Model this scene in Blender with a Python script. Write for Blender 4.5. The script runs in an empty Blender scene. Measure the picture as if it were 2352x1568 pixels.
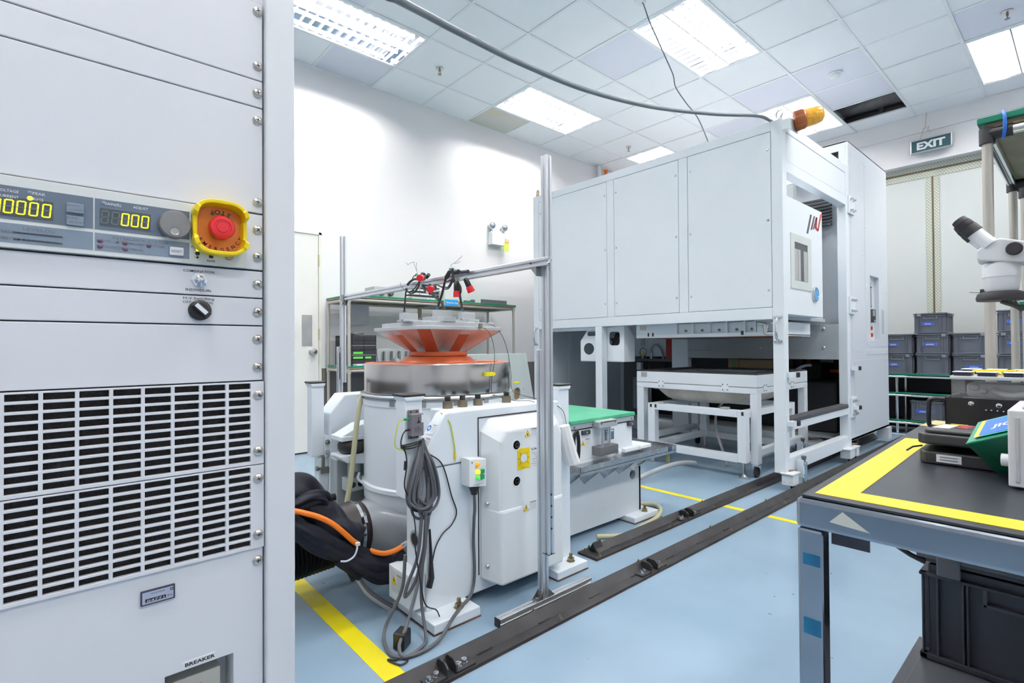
import bpy, bmesh, math, random
from mathutils import Vector, Matrix

# ---------------------------------------------------------------- scene, camera, light level
SC = bpy.context.scene
COL = SC.collection
random.seed(7)

CAM = Vector((0.0, 0.0, 0.975))
YAW, PITCH, ROLL, FPX = math.radians(48.523), math.radians(0.6295), math.radians(-0.3484), 1182.86

def cam_axes():
    f = Vector((math.cos(YAW)*math.cos(PITCH), math.sin(YAW)*math.cos(PITCH), math.sin(PITCH)))
    r = Vector((math.sin(YAW), -math.cos(YAW), 0.0))
    u = r.cross(f)
    c, s = math.cos(ROLL), math.sin(ROLL)
    return c*r + s*u, -s*r + c*u, f
RT, UP, FW = cam_axes()
cd = bpy.data.cameras.new('camera')
cam = bpy.data.objects.new('camera', cd)
COL.objects.link(cam)
m3 = Matrix((RT, UP, -FW)).transposed()
cam.matrix_world = Matrix.Translation(CAM) @ m3.to_4x4()
cd.sensor_width = 36.0
cd.lens = FPX/2352.0*36.0
cd.clip_start = 0.05
cd.clip_end = 60
cd.dof.use_dof = True
cd.dof.focus_distance = 1.5
cd.dof.aperture_fstop = 16.0
SC.camera = cam

w = bpy.data.worlds.new('world')
w.use_nodes = True
w.node_tree.nodes['Background'].inputs[0].default_value = (0.80, 0.88, 1.0, 1)
w.node_tree.nodes['Background'].inputs[1].default_value = 0.3
SC.world = w
vs = SC.view_settings
vs.view_transform = 'Standard'
vs.look = 'None'
vs.exposure = 0.0
vs.gamma = 1.0
vs.use_curve_mapping = False
TUBE = 178.0          # fluorescent tube emission
TUBE_COL = (1.0, 0.955, 0.905)

# where the sight line through a photo pixel meets a real plane of the room (used as a tape measure)
def ray(u, v):
    return RT*((u-1176.0)/FPX) + UP*((784.0-v)/FPX) + FW
def on_x(u, v, x):
    d = ray(u, v); return CAM + d*((x-CAM.x)/d.x)
def on_y(u, v, y):
    d = ray(u, v); return CAM + d*((y-CAM.y)/d.y)
def on_z(u, v, z):
    d = ray(u, v); return CAM + d*((z-CAM.z)/d.z)
def at_d(u, v, d):
    return CAM + ray(u, v)*d

# ---------------------------------------------------------------- materials
MATS = {}
def _new(name):
    m = bpy.data.materials.new(name); m.use_nodes = True
    nt = m.node_tree; b = nt.nodes['Principled BSDF']
    MATS[name] = m
    return m, nt, b
def mat(name, rgb, rough=0.45, metal=0.0, var=0.03, scale=6.0, bump=0.0, bscale=200.0, spec=0.5, coat=0.0):
    if name in MATS: return MATS[name]
    m, nt, b = _new(name)
    tc = nt.nodes.new('ShaderNodeTexCoord')
    n = nt.nodes.new('ShaderNodeTexNoise'); n.inputs['Scale'].default_value = scale; n.inputs['Detail'].default_value = 4
    nt.links.new(tc.outputs['Object'], n.inputs['Vector'])
    r = nt.nodes.new('ShaderNodeValToRGB')
    r.color_ramp.elements[0].position = 0.3; r.color_ramp.elements[1].position = 0.7
    r.color_ramp.elements[0].color = (*[max(0, c*(1-var)) for c in rgb], 1)
    r.color_ramp.elements[1].color = (*[min(1, c*(1+var)) for c in rgb], 1)
    nt.links.new(n.outputs['Fac'], r.inputs['Fac'])
    nt.links.new(r.outputs['Color'], b.inputs['Base Color'])
    b.inputs['Roughness'].default_value = rough
    b.inputs['Metallic'].default_value = metal
    b.inputs['Specular IOR Level'].default_value = spec
    if coat: b.inputs['Coat Weight'].default_value = coat
    if bump:
        n2 = nt.nodes.new('ShaderNodeTexNoise'); n2.inputs['Scale'].default_value = bscale
        nt.links.new(tc.outputs['Object'], n2.inputs['Vector'])
        bp = nt.nodes.new('ShaderNodeBump'); bp.inputs['Strength'].default_value = bump; bp.inputs['Distance'].default_value = 0.002
        nt.links.new(n2.outputs['Fac'], bp.inputs['Height'])
        nt.links.new(bp.outputs['Normal'], b.inputs['Normal'])
    return m
def emit(name, rgb, strength):
    m, nt, b = _new(name)
    b.inputs['Base Color'].default_value = (*rgb, 1)
    b.inputs['Emission Color'].default_value = (*rgb, 1)
    b.inputs['Emission Strength'].default_value = strength
    return m
def brushed(name, rgb, rough, stretch, low=0.80):
    m, nt, b = _new(name)
    tc = nt.nodes.new('ShaderNodeTexCoord')
    mp = nt.nodes.new('ShaderNodeMapping'); mp.inputs['Scale'].default_value = stretch
    n = nt.nodes.new('ShaderNodeTexNoise'); n.inputs['Scale'].default_value = 9; n.inputs['Detail'].default_value = 6
    nt.links.new(tc.outputs['Object'], mp.inputs['Vector']); nt.links.new(mp.outputs['Vector'], n.inputs['Vector'])
    r = nt.nodes.new('ShaderNodeValToRGB')
    r.color_ramp.elements[0].color = (*[c*low for c in rgb], 1); r.color_ramp.elements[1].color = (*rgb, 1)
    r.color_ramp.elements[0].position = 0.3; r.color_ramp.elements[1].position = 0.7
    nt.links.new(n.outputs['Fac'], r.inputs['Fac']); nt.links.new(r.outputs['Color'], b.inputs['Base Color'])
    mr = nt.nodes.new('ShaderNodeMapRange'); mr.inputs['To Min'].default_value = rough*(0.75+0.2*(low > 0.9)); mr.inputs['To Max'].default_value = rough*(1.3-0.24*(low > 0.9))
    nt.links.new(n.outputs['Fac'], mr.inputs['Value']); nt.links.new(mr.outputs['Result'], b.inputs['Roughness'])
    b.inputs['Metallic'].default_value = 1.0
    return m
def glassy(name, rgb, rough=0.03, alpha=0.25):
    m, nt, b = _new(name)
    b.inputs['Base Color'].default_value = (*rgb, 1); b.inputs['Roughness'].default_value = rough
    b.inputs['Alpha'].default_value = alpha
    return m

WHITE = mat('painted_white_steel', (0.76, 0.805, 0.845), 0.38, var=0.02, scale=2.5)
CHAM = mat('chamber_paint', (0.785, 0.835, 0.885), 0.33, var=0.018, scale=1.6)
CHAM_DIM = mat('chamber_paint_dimmed', (0.68, 0.72, 0.775), 0.33, var=0.018, scale=1.6)  # chamber paint in a darker copy, offsetting the strong light on the cabinet
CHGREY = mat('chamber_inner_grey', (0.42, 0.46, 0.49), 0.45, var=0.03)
RACKP = mat('rack_paint', (0.76, 0.775, 0.83), 0.36, var=0.015, scale=3, bump=0.03, bscale=900)
RACKF = mat('rack_frame_paint', (0.76, 0.785, 0.83), 0.36, var=0.015, scale=3)
SHAKER = mat('shaker_paint', (0.80, 0.865, 0.93), 0.32, var=0.025, scale=3)
FRP = mat('moulded_white_cover', (0.83, 0.87, 0.90), 0.35, var=0.015)
WALLM = mat('wall_paint', (0.81, 0.805, 0.82), 0.6, var=0.012, scale=1.2)
TILE = mat('ceiling_tile', (0.90, 0.94, 0.97), 0.75, var=0.02, scale=1.5)
TILE_B = mat('ceiling_tile_bluish', (0.76, 0.79, 0.88), 0.7, var=0.02, scale=1.5)
TBAR = mat('ceiling_bar', (0.84, 0.88, 0.90), 0.5)
DARK = mat('dark_void', (0.02, 0.02, 0.024), 0.7)
BLACK = mat('black_plastic', (0.014, 0.014, 0.017), 0.42, var=0.1)
RUBBER = mat('black_rubber', (0.02, 0.02, 0.024), 0.65, var=0.15, scale=20)
SLEEVE = mat('black_sleeve', (0.006, 0.0075, 0.016), 0.62, var=0.3, scale=30, bump=0.9, bscale=28, spec=0.3)
SLEEVE2 = mat('black_hose', (0.008, 0.008, 0.010), 0.5, var=0.2, scale=20, spec=0.3)
BROWNRUB = mat('brown_rubber', (0.020, 0.013, 0.016), 0.38, var=0.15)
STEEL = mat('steel', (0.62, 0.62, 0.62), 0.28, 1.0, var=0.06)
CHROME = mat('chrome', (0.80, 0.81, 0.83), 0.12, 1.0, var=0.02)
NICKEL = mat('nickel_screw', (0.66, 0.63, 0.58), 0.28, 1.0, var=0.05)
BRASSY = mat('zinc_yellow_bolt', (0.36, 0.30, 0.18), 0.35, 1.0, var=0.1)
ALU = mat('extruded_aluminium', (0.72, 0.74, 0.78), 0.36, 0.85, var=0.03)
ALUF = mat('machined_aluminium', (0.52, 0.55, 0.575), 0.42, 0.5, var=0.03)
RING = brushed('brushed_stainless_ring', (0.52, 0.505, 0.495), 0.20, (0.6, 0.6, 90), 0.93)
def aniso(m, val):
    nt = m.node_tree; b = nt.nodes['Principled BSDF']; t = nt.nodes.new('ShaderNodeTangent'); t.direction_type = 'RADIAL'; t.axis = 'Z'
    nt.links.new(t.outputs['Tangent'], b.inputs['Tangent']); b.inputs['Anisotropic'].default_value = val
aniso(RING, 0.55)
BRUSH = brushed('brushed_stainless', (0.68, 0.69, 0.71), 0.3, (1.5, 1.5, 60))
TRAYM = brushed('tray_stainless', (0.50, 0.51, 0.54), 0.25, (3, 30, 3))
ORANGEP = mat('orange_primer', (0.56, 0.115, 0.035), 0.38, var=0.05)
ORANGE2 = mat('orange_rib', (0.34, 0.095, 0.055), 0.4, var=0.05)
RAILM = mat('rail_steel', (0.034, 0.033, 0.036), 0.5, 0.35, var=0.35, scale=9, bump=0.15, bscale=60)
RUST = mat('rusty_shim', (0.10, 0.045, 0.022), 0.8, var=0.4, scale=40)
YEL = mat('yellow_tape', (0.82, 0.70, 0.010), 0.42, var=0.04)
YEL2 = mat('pale_yellow_tape', (0.70, 0.57, 0.03), 0.4, var=0.03)
YELP = mat('yellow_plastic', (0.90, 0.66, 0.0), 0.35, var=0.02)
REDP = mat('red_plastic', (0.72, 0.015, 0.025), 0.3, var=0.05)
ORLAB = mat('orange_label', (0.75, 0.22, 0.025), 0.45, var=0.03)
GREENB = mat('green_mat', (0.0, 0.19, 0.11), 0.35, var=0.08)
GREENPAD = mat('green_pad', (0.075, 0.42, 0.24), 0.3, var=0.12, scale=12)
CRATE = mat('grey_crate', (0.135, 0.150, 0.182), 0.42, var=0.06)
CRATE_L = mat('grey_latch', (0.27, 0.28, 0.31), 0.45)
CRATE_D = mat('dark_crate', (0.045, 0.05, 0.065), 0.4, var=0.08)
BLUEL = mat('blue_label', (0.008, 0.13, 0.62), 0.4)
SKYL = mat('sky_label', (0.02, 0.30, 0.72), 0.4)
PAPER = mat('white_label', (0.82, 0.84, 0.88), 0.55, var=0.01)
INK = mat('black_ink', (0.015, 0.015, 0.02), 0.55)
GREYINK = mat('grey_ink', (0.16, 0.18, 0.21), 0.55)
GREYCAB = mat('grey_cable', (0.10, 0.105, 0.12), 0.5, var=0.05)
BLKCAB = mat('black_cable', (0.016, 0.016, 0.02), 0.5)
ORCAB = mat('orange_hose', (0.92, 0.21, 0.01), 0.38, var=0.03)
YGCAB = mat('yellow_green_wire', (0.55, 0.62, 0.03), 0.45)
GRCON = mat('green_plastic', (0.01, 0.30, 0.12), 0.35)
CLEARH = mat('yellowed_hose', (0.58, 0.56, 0.36), 0.3, var=0.05)
GREYPL = mat('grey_fibreglass', (0.33, 0.36, 0.39), 0.22, var=0.04)
TAN = mat('tan_plastic', (0.40, 0.33, 0.23), 0.45, var=0.05)
BEIGE = mat('beige_plastic', (0.52, 0.50, 0.45), 0.45, var=0.03)
MODULE = mat('grey_module', (0.215, 0.195, 0.225), 0.45, 0.2, var=0.03)
CREAM = mat('cream_bezel', (0.74, 0.77, 0.77), 0.42, var=0.01)
SLATE = mat('slate_panel', (0.125, 0.165, 0.225), 0.42, var=0.03)
SLATE2 = mat('slate_panel_light', (0.22, 0.28, 0.36), 0.42, var=0.03)
DISP = mat('display_window', (0.065, 0.085, 0.10), 0.25)
SEGOFF = mat('unlit_segment', (0.12, 0.16, 0.18), 0.4)
SEGON = emit('lit_segment', (0.95, 0.86, 0.02), 1.0)
LEDY = emit('lit_yellow_lamp', (0.95, 0.90, 0.05), 1.0)
LEDG = emit('lit_green_lamp', (0.10, 0.62, 0.12), 0.5)
LEDO = emit('lit_orange_lamp', (0.90, 0.42, 0.03), 0.35)
LEDOFF = mat('unlit_red_lamp', (0.13, 0.07, 0.12), 0.3)
WHITEINK = mat('white_ink', (0.75, 0.78, 0.82), 0.5)
KNOBG = mat('grey_knob', (0.23, 0.23, 0.235), 0.4, 0.3)
FOAM = mat('dark_filter_foam', (0.022, 0.020, 0.021), 0.9, var=0.7, scale=420, bump=0.8, bscale=420)
BAND = mat('wall_dado', (0.145, 0.13, 0.125), 0.55, var=0.05)
DOORM = mat('door_paint', (0.78, 0.78, 0.75), 0.5, var=0.015)
DOORG = mat('sliding_door_paint', (0.66, 0.69, 0.68), 0.5, var=0.02, scale=1)
CANVAS = mat('stained_canvas', (0.56, 0.52, 0.46), 0.8, var=0.16, scale=7, bump=0.5, bscale=14)
WOOD = mat('plywood', (0.30, 0.23, 0.15), 0.6, var=0.15, scale=10)
CARD = mat('cardboard', (0.42, 0.30, 0.17), 0.75, var=0.06)
AMBER = mat('amber_dome', (0.95, 0.40, 0.008), 0.10, var=0.18, scale=45, coat=0.8)
AMBERD = mat('amber_base', (0.34, 0.085, 0.015), 0.3, var=0.1)
GREYPLATE = mat('grey_bracket', (0.44, 0.49, 0.50), 0.4, var=0.03)
MATT = mat('slate_table_mat', (0.028, 0.032, 0.042), 0.33, var=0.06, scale=14, spec=0.4)
WINDOWG = mat('dark_window_glass', (0.03, 0.045, 0.06), 0.08)
LOUV = mat('louvre_mirror', (0.84, 0.86, 0.90), 0.22, 0.7, var=0.02)
REFL = mat('lamp_reflector', (0.82, 0.85, 0.90), 0.07, 1.0, var=0.02)
TUBEM = emit('fluorescent_tube', TUBE_COL, TUBE)
ACRYL = glassy('clear_acrylic', (0.75, 0.78, 0.80), 0.05, 0.13)
GLASSL = mat('lens_chrome', (0.45, 0.50, 0.55), 0.15, 0.8, var=0.4, scale=60)
SIGNG = mat('exit_sign_face', (0.02, 0.07, 0.085), 0.3)
SKYB = mat('blue_cap', (0.06, 0.33, 0.68), 0.35)
LOGOK = mat('logo_grey', (0.06, 0.055, 0.065), 0.4)
LOGOR = mat('logo_red', (0.50, 0.025, 0.04), 0.4)
LIME = mat('lime_tag', (0.62, 0.80, 0.12), 0.5)
GREENLAB = mat('bright_green_label', (0.12, 0.68, 0.06), 0.5)
REDBOX = mat('red_box', (0.35, 0.02, 0.02), 0.4)
MICRO = mat('microscope_white', (0.74, 0.76, 0.80), 0.35, var=0.01)
MICROD = mat('microscope_black', (0.02, 0.018, 0.022), 0.5)

def floor_mat():
    m, nt, b = _new('blue_epoxy_floor')
    tc = nt.nodes.new('ShaderNodeTexCoord')
    n = nt.nodes.new('ShaderNodeTexNoise'); n.inputs['Scale'].default_value = 1.6; n.inputs['Detail'].default_value = 8
    nt.links.new(tc.outputs['Object'], n.inputs['Vector'])
    r = nt.nodes.new('ShaderNodeValToRGB')
    r.color_ramp.elements[0].color = (0.235, 0.345, 0.455, 1); r.color_ramp.elements[1].color = (0.275, 0.385, 0.495, 1)
    r.color_ramp.elements[0].position = 0.35; r.color_ramp.elements[1].position = 0.65
    nt.links.new(n.outputs['Fac'], r.inputs['Fac'])
    n2 = nt.nodes.new('ShaderNodeTexNoise'); n2.inputs['Scale'].default_value = 26; n2.inputs['Detail'].default_value = 3
    nt.links.new(tc.outputs['Object'], n2.inputs['Vector'])
    r2 = nt.nodes.new('ShaderNodeValToRGB')
    r2.color_ramp.elements[0].position = 0.245; r2.color_ramp.elements[1].position = 0.275
    r2.color_ramp.elements[0].color = (0.30, 0.33, 0.36, 1); r2.color_ramp.elements[1].color = (1, 1, 1, 1)
    nt.links.new(n2.outputs['Fac'], r2.inputs['Fac'])
    mx = nt.nodes.new('ShaderNodeMix'); mx.data_type = 'RGBA'; mx.blend_type = 'MULTIPLY'; mx.inputs[0].default_value = 1
    nt.links.new(r.outputs['Color'], mx.inputs[6]); nt.links.new(r2.outputs['Color'], mx.inputs[7])
    nt.links.new(mx.outputs[2], b.inputs['Base Color'])
    mr = nt.nodes.new('ShaderNodeMapRange'); mr.inputs['To Min'].default_value = 0.16; mr.inputs['To Max'].default_value = 0.30
    nt.links.new(n.outputs['Fac'], mr.inputs['Value']); nt.links.new(mr.outputs['Result'], b.inputs['Roughness'])
    b.inputs['Specular IOR Level'].default_value = 0.45
    return m
FLOORM = floor_mat()

def hatch_mat():
    m, nt, b = _new('hatched_seal_tape')
    tc = nt.nodes.new('ShaderNodeTexCoord')
    out = []
    for rot in (0.9, -0.9):
        mp = nt.nodes.new('ShaderNodeMapping'); mp.inputs['Rotation'].default_value = (rot, 0, 0)
        nt.links.new(tc.outputs['Object'], mp.inputs['Vector'])
        wv = nt.nodes.new('ShaderNodeTexWave'); wv.bands_direction = 'Z'; wv.inputs['Scale'].default_value = 14
        nt.links.new(mp.outputs['Vector'], wv.inputs['Vector']); out.append(wv)
    mx = nt.nodes.new('ShaderNodeMath'); mx.operation = 'MINIMUM'
    nt.links.new(out[0].outputs['Fac'], mx.inputs[0]); nt.links.new(out[1].outputs['Fac'], mx.inputs[1])
    r = nt.nodes.new('ShaderNodeValToRGB')
    r.color_ramp.elements[0].color = (0.34, 0.36, 0.24, 1); r.color_ramp.elements[1].color = (0.66, 0.69, 0.63, 1)
    r.color_ramp.elements[0].position = 0.05; r.color_ramp.elements[1].position = 0.25
    nt.links.new(mx.outputs[0], r.inputs['Fac']); nt.links.new(r.outputs['Color'], b.inputs['Base Color'])
    b.inputs['Roughness'].default_value = 0.6
    return m
HATCH = hatch_mat()

def stain_mat():
    m, nt, b = _new('stained_ceiling_tile')
    tc = nt.nodes.new('ShaderNodeTexCoord')
    n = nt.nodes.new('ShaderNodeTexNoise'); n.inputs['Scale'].default_value = 3.2; n.inputs['Detail'].default_value = 6
    nt.links.new(tc.outputs['Object'], n.inputs['Vector'])
    r = nt.nodes.new('ShaderNodeValToRGB')
    r.color_ramp.elements[0].color = (0.60, 0.62, 0.58, 1); r.color_ramp.elements[1].color = (0.66, 0.55, 0.34, 1)
    r.color_ramp.elements[0].position = 0.48; r.color_ramp.elements[1].position = 0.75
    nt.links.new(n.outputs['Fac'], r.inputs['Fac']); nt.links.new(r.outputs['Color'], b.inputs['Base Color'])
    b.inputs['Roughness'].default_value = 0.8
    return m
STAIN = stain_mat()

# ---------------------------------------------------------------- mesh helpers
def perp(a):
    a = a.normalized()
    h = Vector((0, 0, 1)) if abs(a.z) < 0.9 else Vector((1, 0, 0))
    x = h.cross(a).normalized()
    return x, a.cross(x).normalized()

_TXT = {}
def text_mesh(s, bold=0.0):
    key = (s, bold)
    if key in _TXT: return _TXT[key]
    cu = bpy.data.curves.new('lettering', 'FONT'); cu.body = s; cu.size = 1.0; cu.resolution_u = 2
    cu.offset = bold
    o = bpy.data.objects.new('lettering', cu); COL.objects.link(o)
    me = o.to_mesh()
    vs_ = [v.co.copy() for v in me.vertices]; fs = [tuple(p.vertices) for p in me.polygons]
    o.to_mesh_clear(); bpy.data.objects.remove(o); bpy.data.curves.remove(cu)
    if vs_:
        x0 = min(v.x for v in vs_); x1 = max(v.x for v in vs_)
    else: x0 = x1 = 0
    _TXT[key] = (vs_, fs, x0, x1)
    return _TXT[key]

class MB:
    """collects shapes; build() links them as one mesh object"""
    def __init__(self): self.v = []; self.f = []; self.m = []; self.s = []
    def add(self, vs, fs, m=0, smooth=False):
        o = len(self.v); self.v += [Vector(x) for x in vs]
        for f in fs:
            self.f.append(tuple(i+o for i in f)); self.m.append(m); self.s.append(smooth)
        return self
    def box(self, x0, x1, y0, y1, z0, z1, m=0):
        if x0 > x1: x0, x1 = x1, x0
        if y0 > y1: y0, y1 = y1, y0
        if z0 > z1: z0, z1 = z1, z0
        return self.add([(x0,y0,z0),(x1,y0,z0),(x1,y1,z0),(x0,y1,z0),(x0,y0,z1),(x1,y0,z1),(x1,y1,z1),(x0,y1,z1)],
                 [(0,3,2,1),(4,5,6,7),(0,1,5,4),(1,2,6,5),(2,3,7,6),(3,0,4,7)], m)
    def obox(self, c, ax, ay, az, m=0):
        """box from centre and three half-axis vectors"""
        c, ax, ay, az = Vector(c), Vector(ax), Vector(ay), Vector(az)
        if ax.cross(ay).dot(az) < 0: az = -az
        vs_ = [c+sx*ax+sy*ay+sz*az for sz in (-1,1) for sx, sy in ((-1,-1),(1,-1),(1,1),(-1,1))]
        return self.add(vs_, [(0,3,2,1),(4,5,6,7),(0,1,5,4),(1,2,6,5),(2,3,7,6),(3,0,4,7)], m)
    def bar(self, p0, p1, w, h=None, m=0, up=(0,0,1)):
        p0, p1 = Vector(p0), Vector(p1); h = h or w
        a = (p1-p0); L = a.length; a.normalize()
        up = Vector(up)
        if abs(a.dot(up)) > 0.95: up = Vector((1,0,0))
        s = a.cross(up).normalized(); t = s.cross(a).normalized()
        return self.obox((p0+p1)/2, a*(L/2), s*(w/2), t*(h/2), m)
    def cyl(self, p0, p1, r0, r1=None, seg=24, m=0, caps=True, smooth=True):
        p0, p1 = Vector(p0), Vector(p1); r1 = r0 if r1 is None else r1
        x, y = perp(p1-p0)
        vs_ = []
        for p, r in ((p0, r0), (p1, r1)):
            for i in range(seg):
                a = 2*math.pi*i/seg; vs_.append(p + x*(r*math.cos(a)) + y*(r*math.sin(a)))
        fs = [(i, (i+1) % seg, seg+(i+1) % seg, seg+i) for i in range(seg)]
        self.add(vs_, fs, m, smooth)
        if caps:
            o = len(self.v)-2*seg
            if r0 > 1e-6: self.f.append(tuple(o+i for i in reversed(range(seg)))); self.m.append(m); self.s.append(False)
            if r1 > 1e-6: self.f.append(tuple(o+seg+i for i in range(seg))); self.m.append(m); self.s.append(False)
        return self
    def lathe(self, c, axis, prof, seg=48, m=0, smooth=True):
        """prof: (radius, height along axis) pairs"""
        c, axis = Vector(c), Vector(axis).normalized(); x, y = perp(axis)
        n = len(prof); vs_ = []
        for r, h in prof:
            for i in range(seg):
                a = 2*math.pi*i/seg; vs_.append(c + axis*h + x*(r*math.cos(a)) + y*(r*math.sin(a)))
        fs = [(j*seg+i, j*seg+(i+1) % seg, (j+1)*seg+(i+1) % seg, (j+1)*seg+i) for j in range(n-1) for i in range(seg)]
        self.add(vs_, fs, m, smooth)
        o = len(self.v)-n*seg
        if prof[0][0] > 1e-5: self.f.append(tuple(o+i for i in reversed(range(seg)))); self.m.append(m); self.s.append(False)
        if prof[-1][0] > 1e-5: self.f.append(tuple(o+(n-1)*seg+i for i in range(seg))); self.m.append(m); self.s.append(False)
        return self
    def tube(self, pts, r, seg=8, m=0, closed=False, rs=None):
        pts = [Vector(p) for p in pts]; n = len(pts); vs_ = []
        t0 = (pts[1]-pts[0]).normalized(); x, y = perp(t0)
        for k, p in enumerate(pts):
            a = pts[min(k+1, n-1)]-pts[max(k-1, 0)]
            if closed: a = pts[(k+1) % n]-pts[k-1]
            if a.length < 1e-9: a = t0.copy()
            a.normalize()
            x = (x-a*x.dot(a))
            if x.length < 1e-6: x, _ = perp(a)
            x.normalize(); y = a.cross(x)
            rr = rs[k] if rs else r
            for i in range(seg):
                b = 2*math.pi*i/seg; vs_.append(p + x*(rr*math.cos(b)) + y*(rr*math.sin(b)))
        fs = [(k*seg+i, k*seg+(i+1) % seg, (k+1)*seg+(i+1) % seg, (k+1)*seg+i) for k in range(n-1) for i in range(seg)]
        if closed: fs += [((n-1)*seg+i, (n-1)*seg+(i+1) % seg, (i+1) % seg, i) for i in range(seg)]
        self.add(vs_, fs, m, True)
        if not closed:
            o = len(self.v)-n*seg
            self.f.append(tuple(o+i for i in reversed(range(seg)))); self.m.append(m); self.s.append(False)
            self.f.append(tuple(o+(n-1)*seg+i for i in range(seg))); self.m.append(m); self.s.append(False)
        return self
    def prism(self, poly, plane, a0, a1, m=0, smooth=False):
        """poly in the given plane ('xy','xz','yz'), extruded along the third axis"""
        def P(p, a):
            if plane == 'xy': return (p[0], p[1], a)
            if plane == 'xz': return (p[0], a, p[1])
            return (a, p[0], p[1])
        n = len(poly)
        vs_ = [P(p, a0) for p in poly]+[P(p, a1) for p in poly]
        fs = [(i, (i+1) % n, n+(i+1) % n, n+i) for i in range(n)]
        self.add(vs_, fs, m, smooth)
        o = len(self.v)-2*n
        for idx in (tuple(o+i for i in range(n)), tuple(o+n+i for i in range(n))):
            self.f.append(idx); self.m.append(m); self.s.append(False)
        return self
    def holed(self, outer, holes, plane, a0, a1, m=0):
        """plate with holes, outlines in the given plane"""
        bm = bmesh.new(); loops = []
        for loop in [outer]+list(holes):
            vv = [bm.verts.new((p[0], p[1], 0)) for p in loop]; loops.append(vv)
            for i in range(len(vv)): bm.edges.new((vv[i], vv[(i+1) % len(vv)]))
        bmesh.ops.triangle_fill(bm, use_beauty=True, use_dissolve=False, edges=bm.edges[:])
        bm.verts.index_update()
        pts = [(v.co.x, v.co.y) for v in bm.verts]; fs = [tuple(v.index for v in f.verts) for f in bm.faces]
        lp = [[v.index for v in l] for l in loops]; bm.free()
        def P(p, a):
            if plane == 'xy': return (p[0], p[1], a)
            if plane == 'xz': return (p[0], a, p[1])
            return (a, p[0], p[1])
        n = len(pts)
        allf = list(fs)+[tuple(i+n for i in reversed(f)) for f in fs]
        for l in lp:
            allf += [(l[i], l[(i+1) % len(l)], n+l[(i+1) % len(l)], n+l[i]) for i in range(len(l))]
        return self.add([P(p, a0) for p in pts]+[P(p, a1) for p in pts], allf, m)
    def quad(self, a, b, c, d, m=0): return self.add([a, b, c, d], [(0,1,2,3)], m)
    def text(self, s, o, xd, yd, size, m=0, align='c', bold=0.0, fit=None):
        """lettering with its baseline at o"""
        vs_, fs, x0, x1 = text_mesh(s, bold)
        o, xd, yd = Vector(o), Vector(xd).normalized(), Vector(yd).normalized()
        sx = size
        if fit: sx = fit/max(x1-x0, 1e-6)
        off = {'c': -(x0+x1)/2, 'l': -x0, 'r': -x1}[align]
        return self.add([o + xd*((v.x+off)*sx) + yd*(v.y*size) for v in vs_], fs, m)
    def xform(self, M, start=0):
        for i in range(start, len(self.v)): self.v[i] = M @ self.v[i]
        return self
    def build(self, name, mats, parent=None, bevel=0.0, seg=2, sharp=35, kind=None, label=None):
        me = bpy.data.meshes.new(name)
        org = Vector((0, 0, 0))
        if parent is not None:
            q = parent
            while q is not None: org += q.location; q = q.parent
        me.from_pydata([tuple(v-org) for v in self.v], [], self.f)
        for mm in (mats if isinstance(mats, (list, tuple)) else [mats]): me.materials.append(mm)
        for p, mi, sm in zip(me.polygons, self.m, self.s):
            p.material_index = mi; p.use_smooth = sm
        bm = bmesh.new(); bm.from_mesh(me)
        bmesh.ops.recalc_face_normals(bm, faces=bm.faces[:]); bm.to_mesh(me); bm.free()
        if any(self.s): me.set_sharp_from_angle(angle=math.radians(sharp))
        o = bpy.data.objects.new(name, me); COL.objects.link(o)
        if parent is not None: o.parent = parent
        if bevel:
            b = o.modifiers.new('edge', 'BEVEL'); b.width = bevel; b.segments = seg; b.limit_method = 'ANGLE'
            b.angle_limit = math.radians(40); b.harden_normals = False
        if kind: o['kind'] = kind
        if label: o['label'] = label
        return o

def thing(name, label, cat, loc=(0, 0, 0), group=None):
    o = bpy.data.objects.new(name, None); COL.objects.link(o)
    o.location = loc; o.empty_display_size = 0.05
    o['label'] = label; o['category'] = cat
    if group: o['group'] = group
    return o
def tag(o, label, cat, group=None, kind=None):
    o['label'] = label; o['category'] = cat
    if group: o['group'] = group
    if kind: o['kind'] = kind
    return o
def copy_tree(o, parent=None):
    c = o.copy(); COL.objects.link(c)
    if parent is not None: c.parent = parent
    for ch in list(o.children): copy_tree(ch, c)
    return c
def B(x0, x1, y0, y1, z0, z1): return MB().box(x0, x1, y0, y1, z0, z1)
def smooth_path(pts, n=8):
    """Catmull-Rom through the points"""
    P = [Vector(p) for p in pts]; P = [2*P[0]-P[1]]+P+[2*P[-1]-P[-2]]; out = []
    for i in range(1, len(P)-2):
        for k in range(n):
            t = k/n; a, b, c, d = P[i-1], P[i], P[i+1], P[i+2]
            out.append(0.5*((2*b)+(c-a)*t+(2*a-5*b+4*c-d)*t*t+(3*b-3*c+d-a)*t**3))
    out.append(P[-2]); return out
def circle(cx, cy, rx, ry=None, n=24):
    ry = ry or rx
    return [(cx+rx*math.cos(2*math.pi*i/n), cy+ry*math.sin(2*math.pi*i/n)) for i in range(n)]
def rrect(x0, x1, y0, y1, r, n=5):
    out = []
    for cx, cy, a in ((x1-r, y0+r, -90), (x1-r, y1-r, 0), (x0+r, y1-r, 90), (x0+r, y0+r, 180)):
        for k in range(n+1):
            t = math.radians(a+90*k/n); out.append((cx+r*math.cos(t), cy+r*math.sin(t)))
    return out
def rect(x0, x1, y0, y1): return [(x0, y0), (x1, y0), (x1, y1), (x0, y1)]
X, Y, Z = Vector((1, 0, 0)), Vector((0, 1, 0)), Vector((0, 0, 1))
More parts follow.
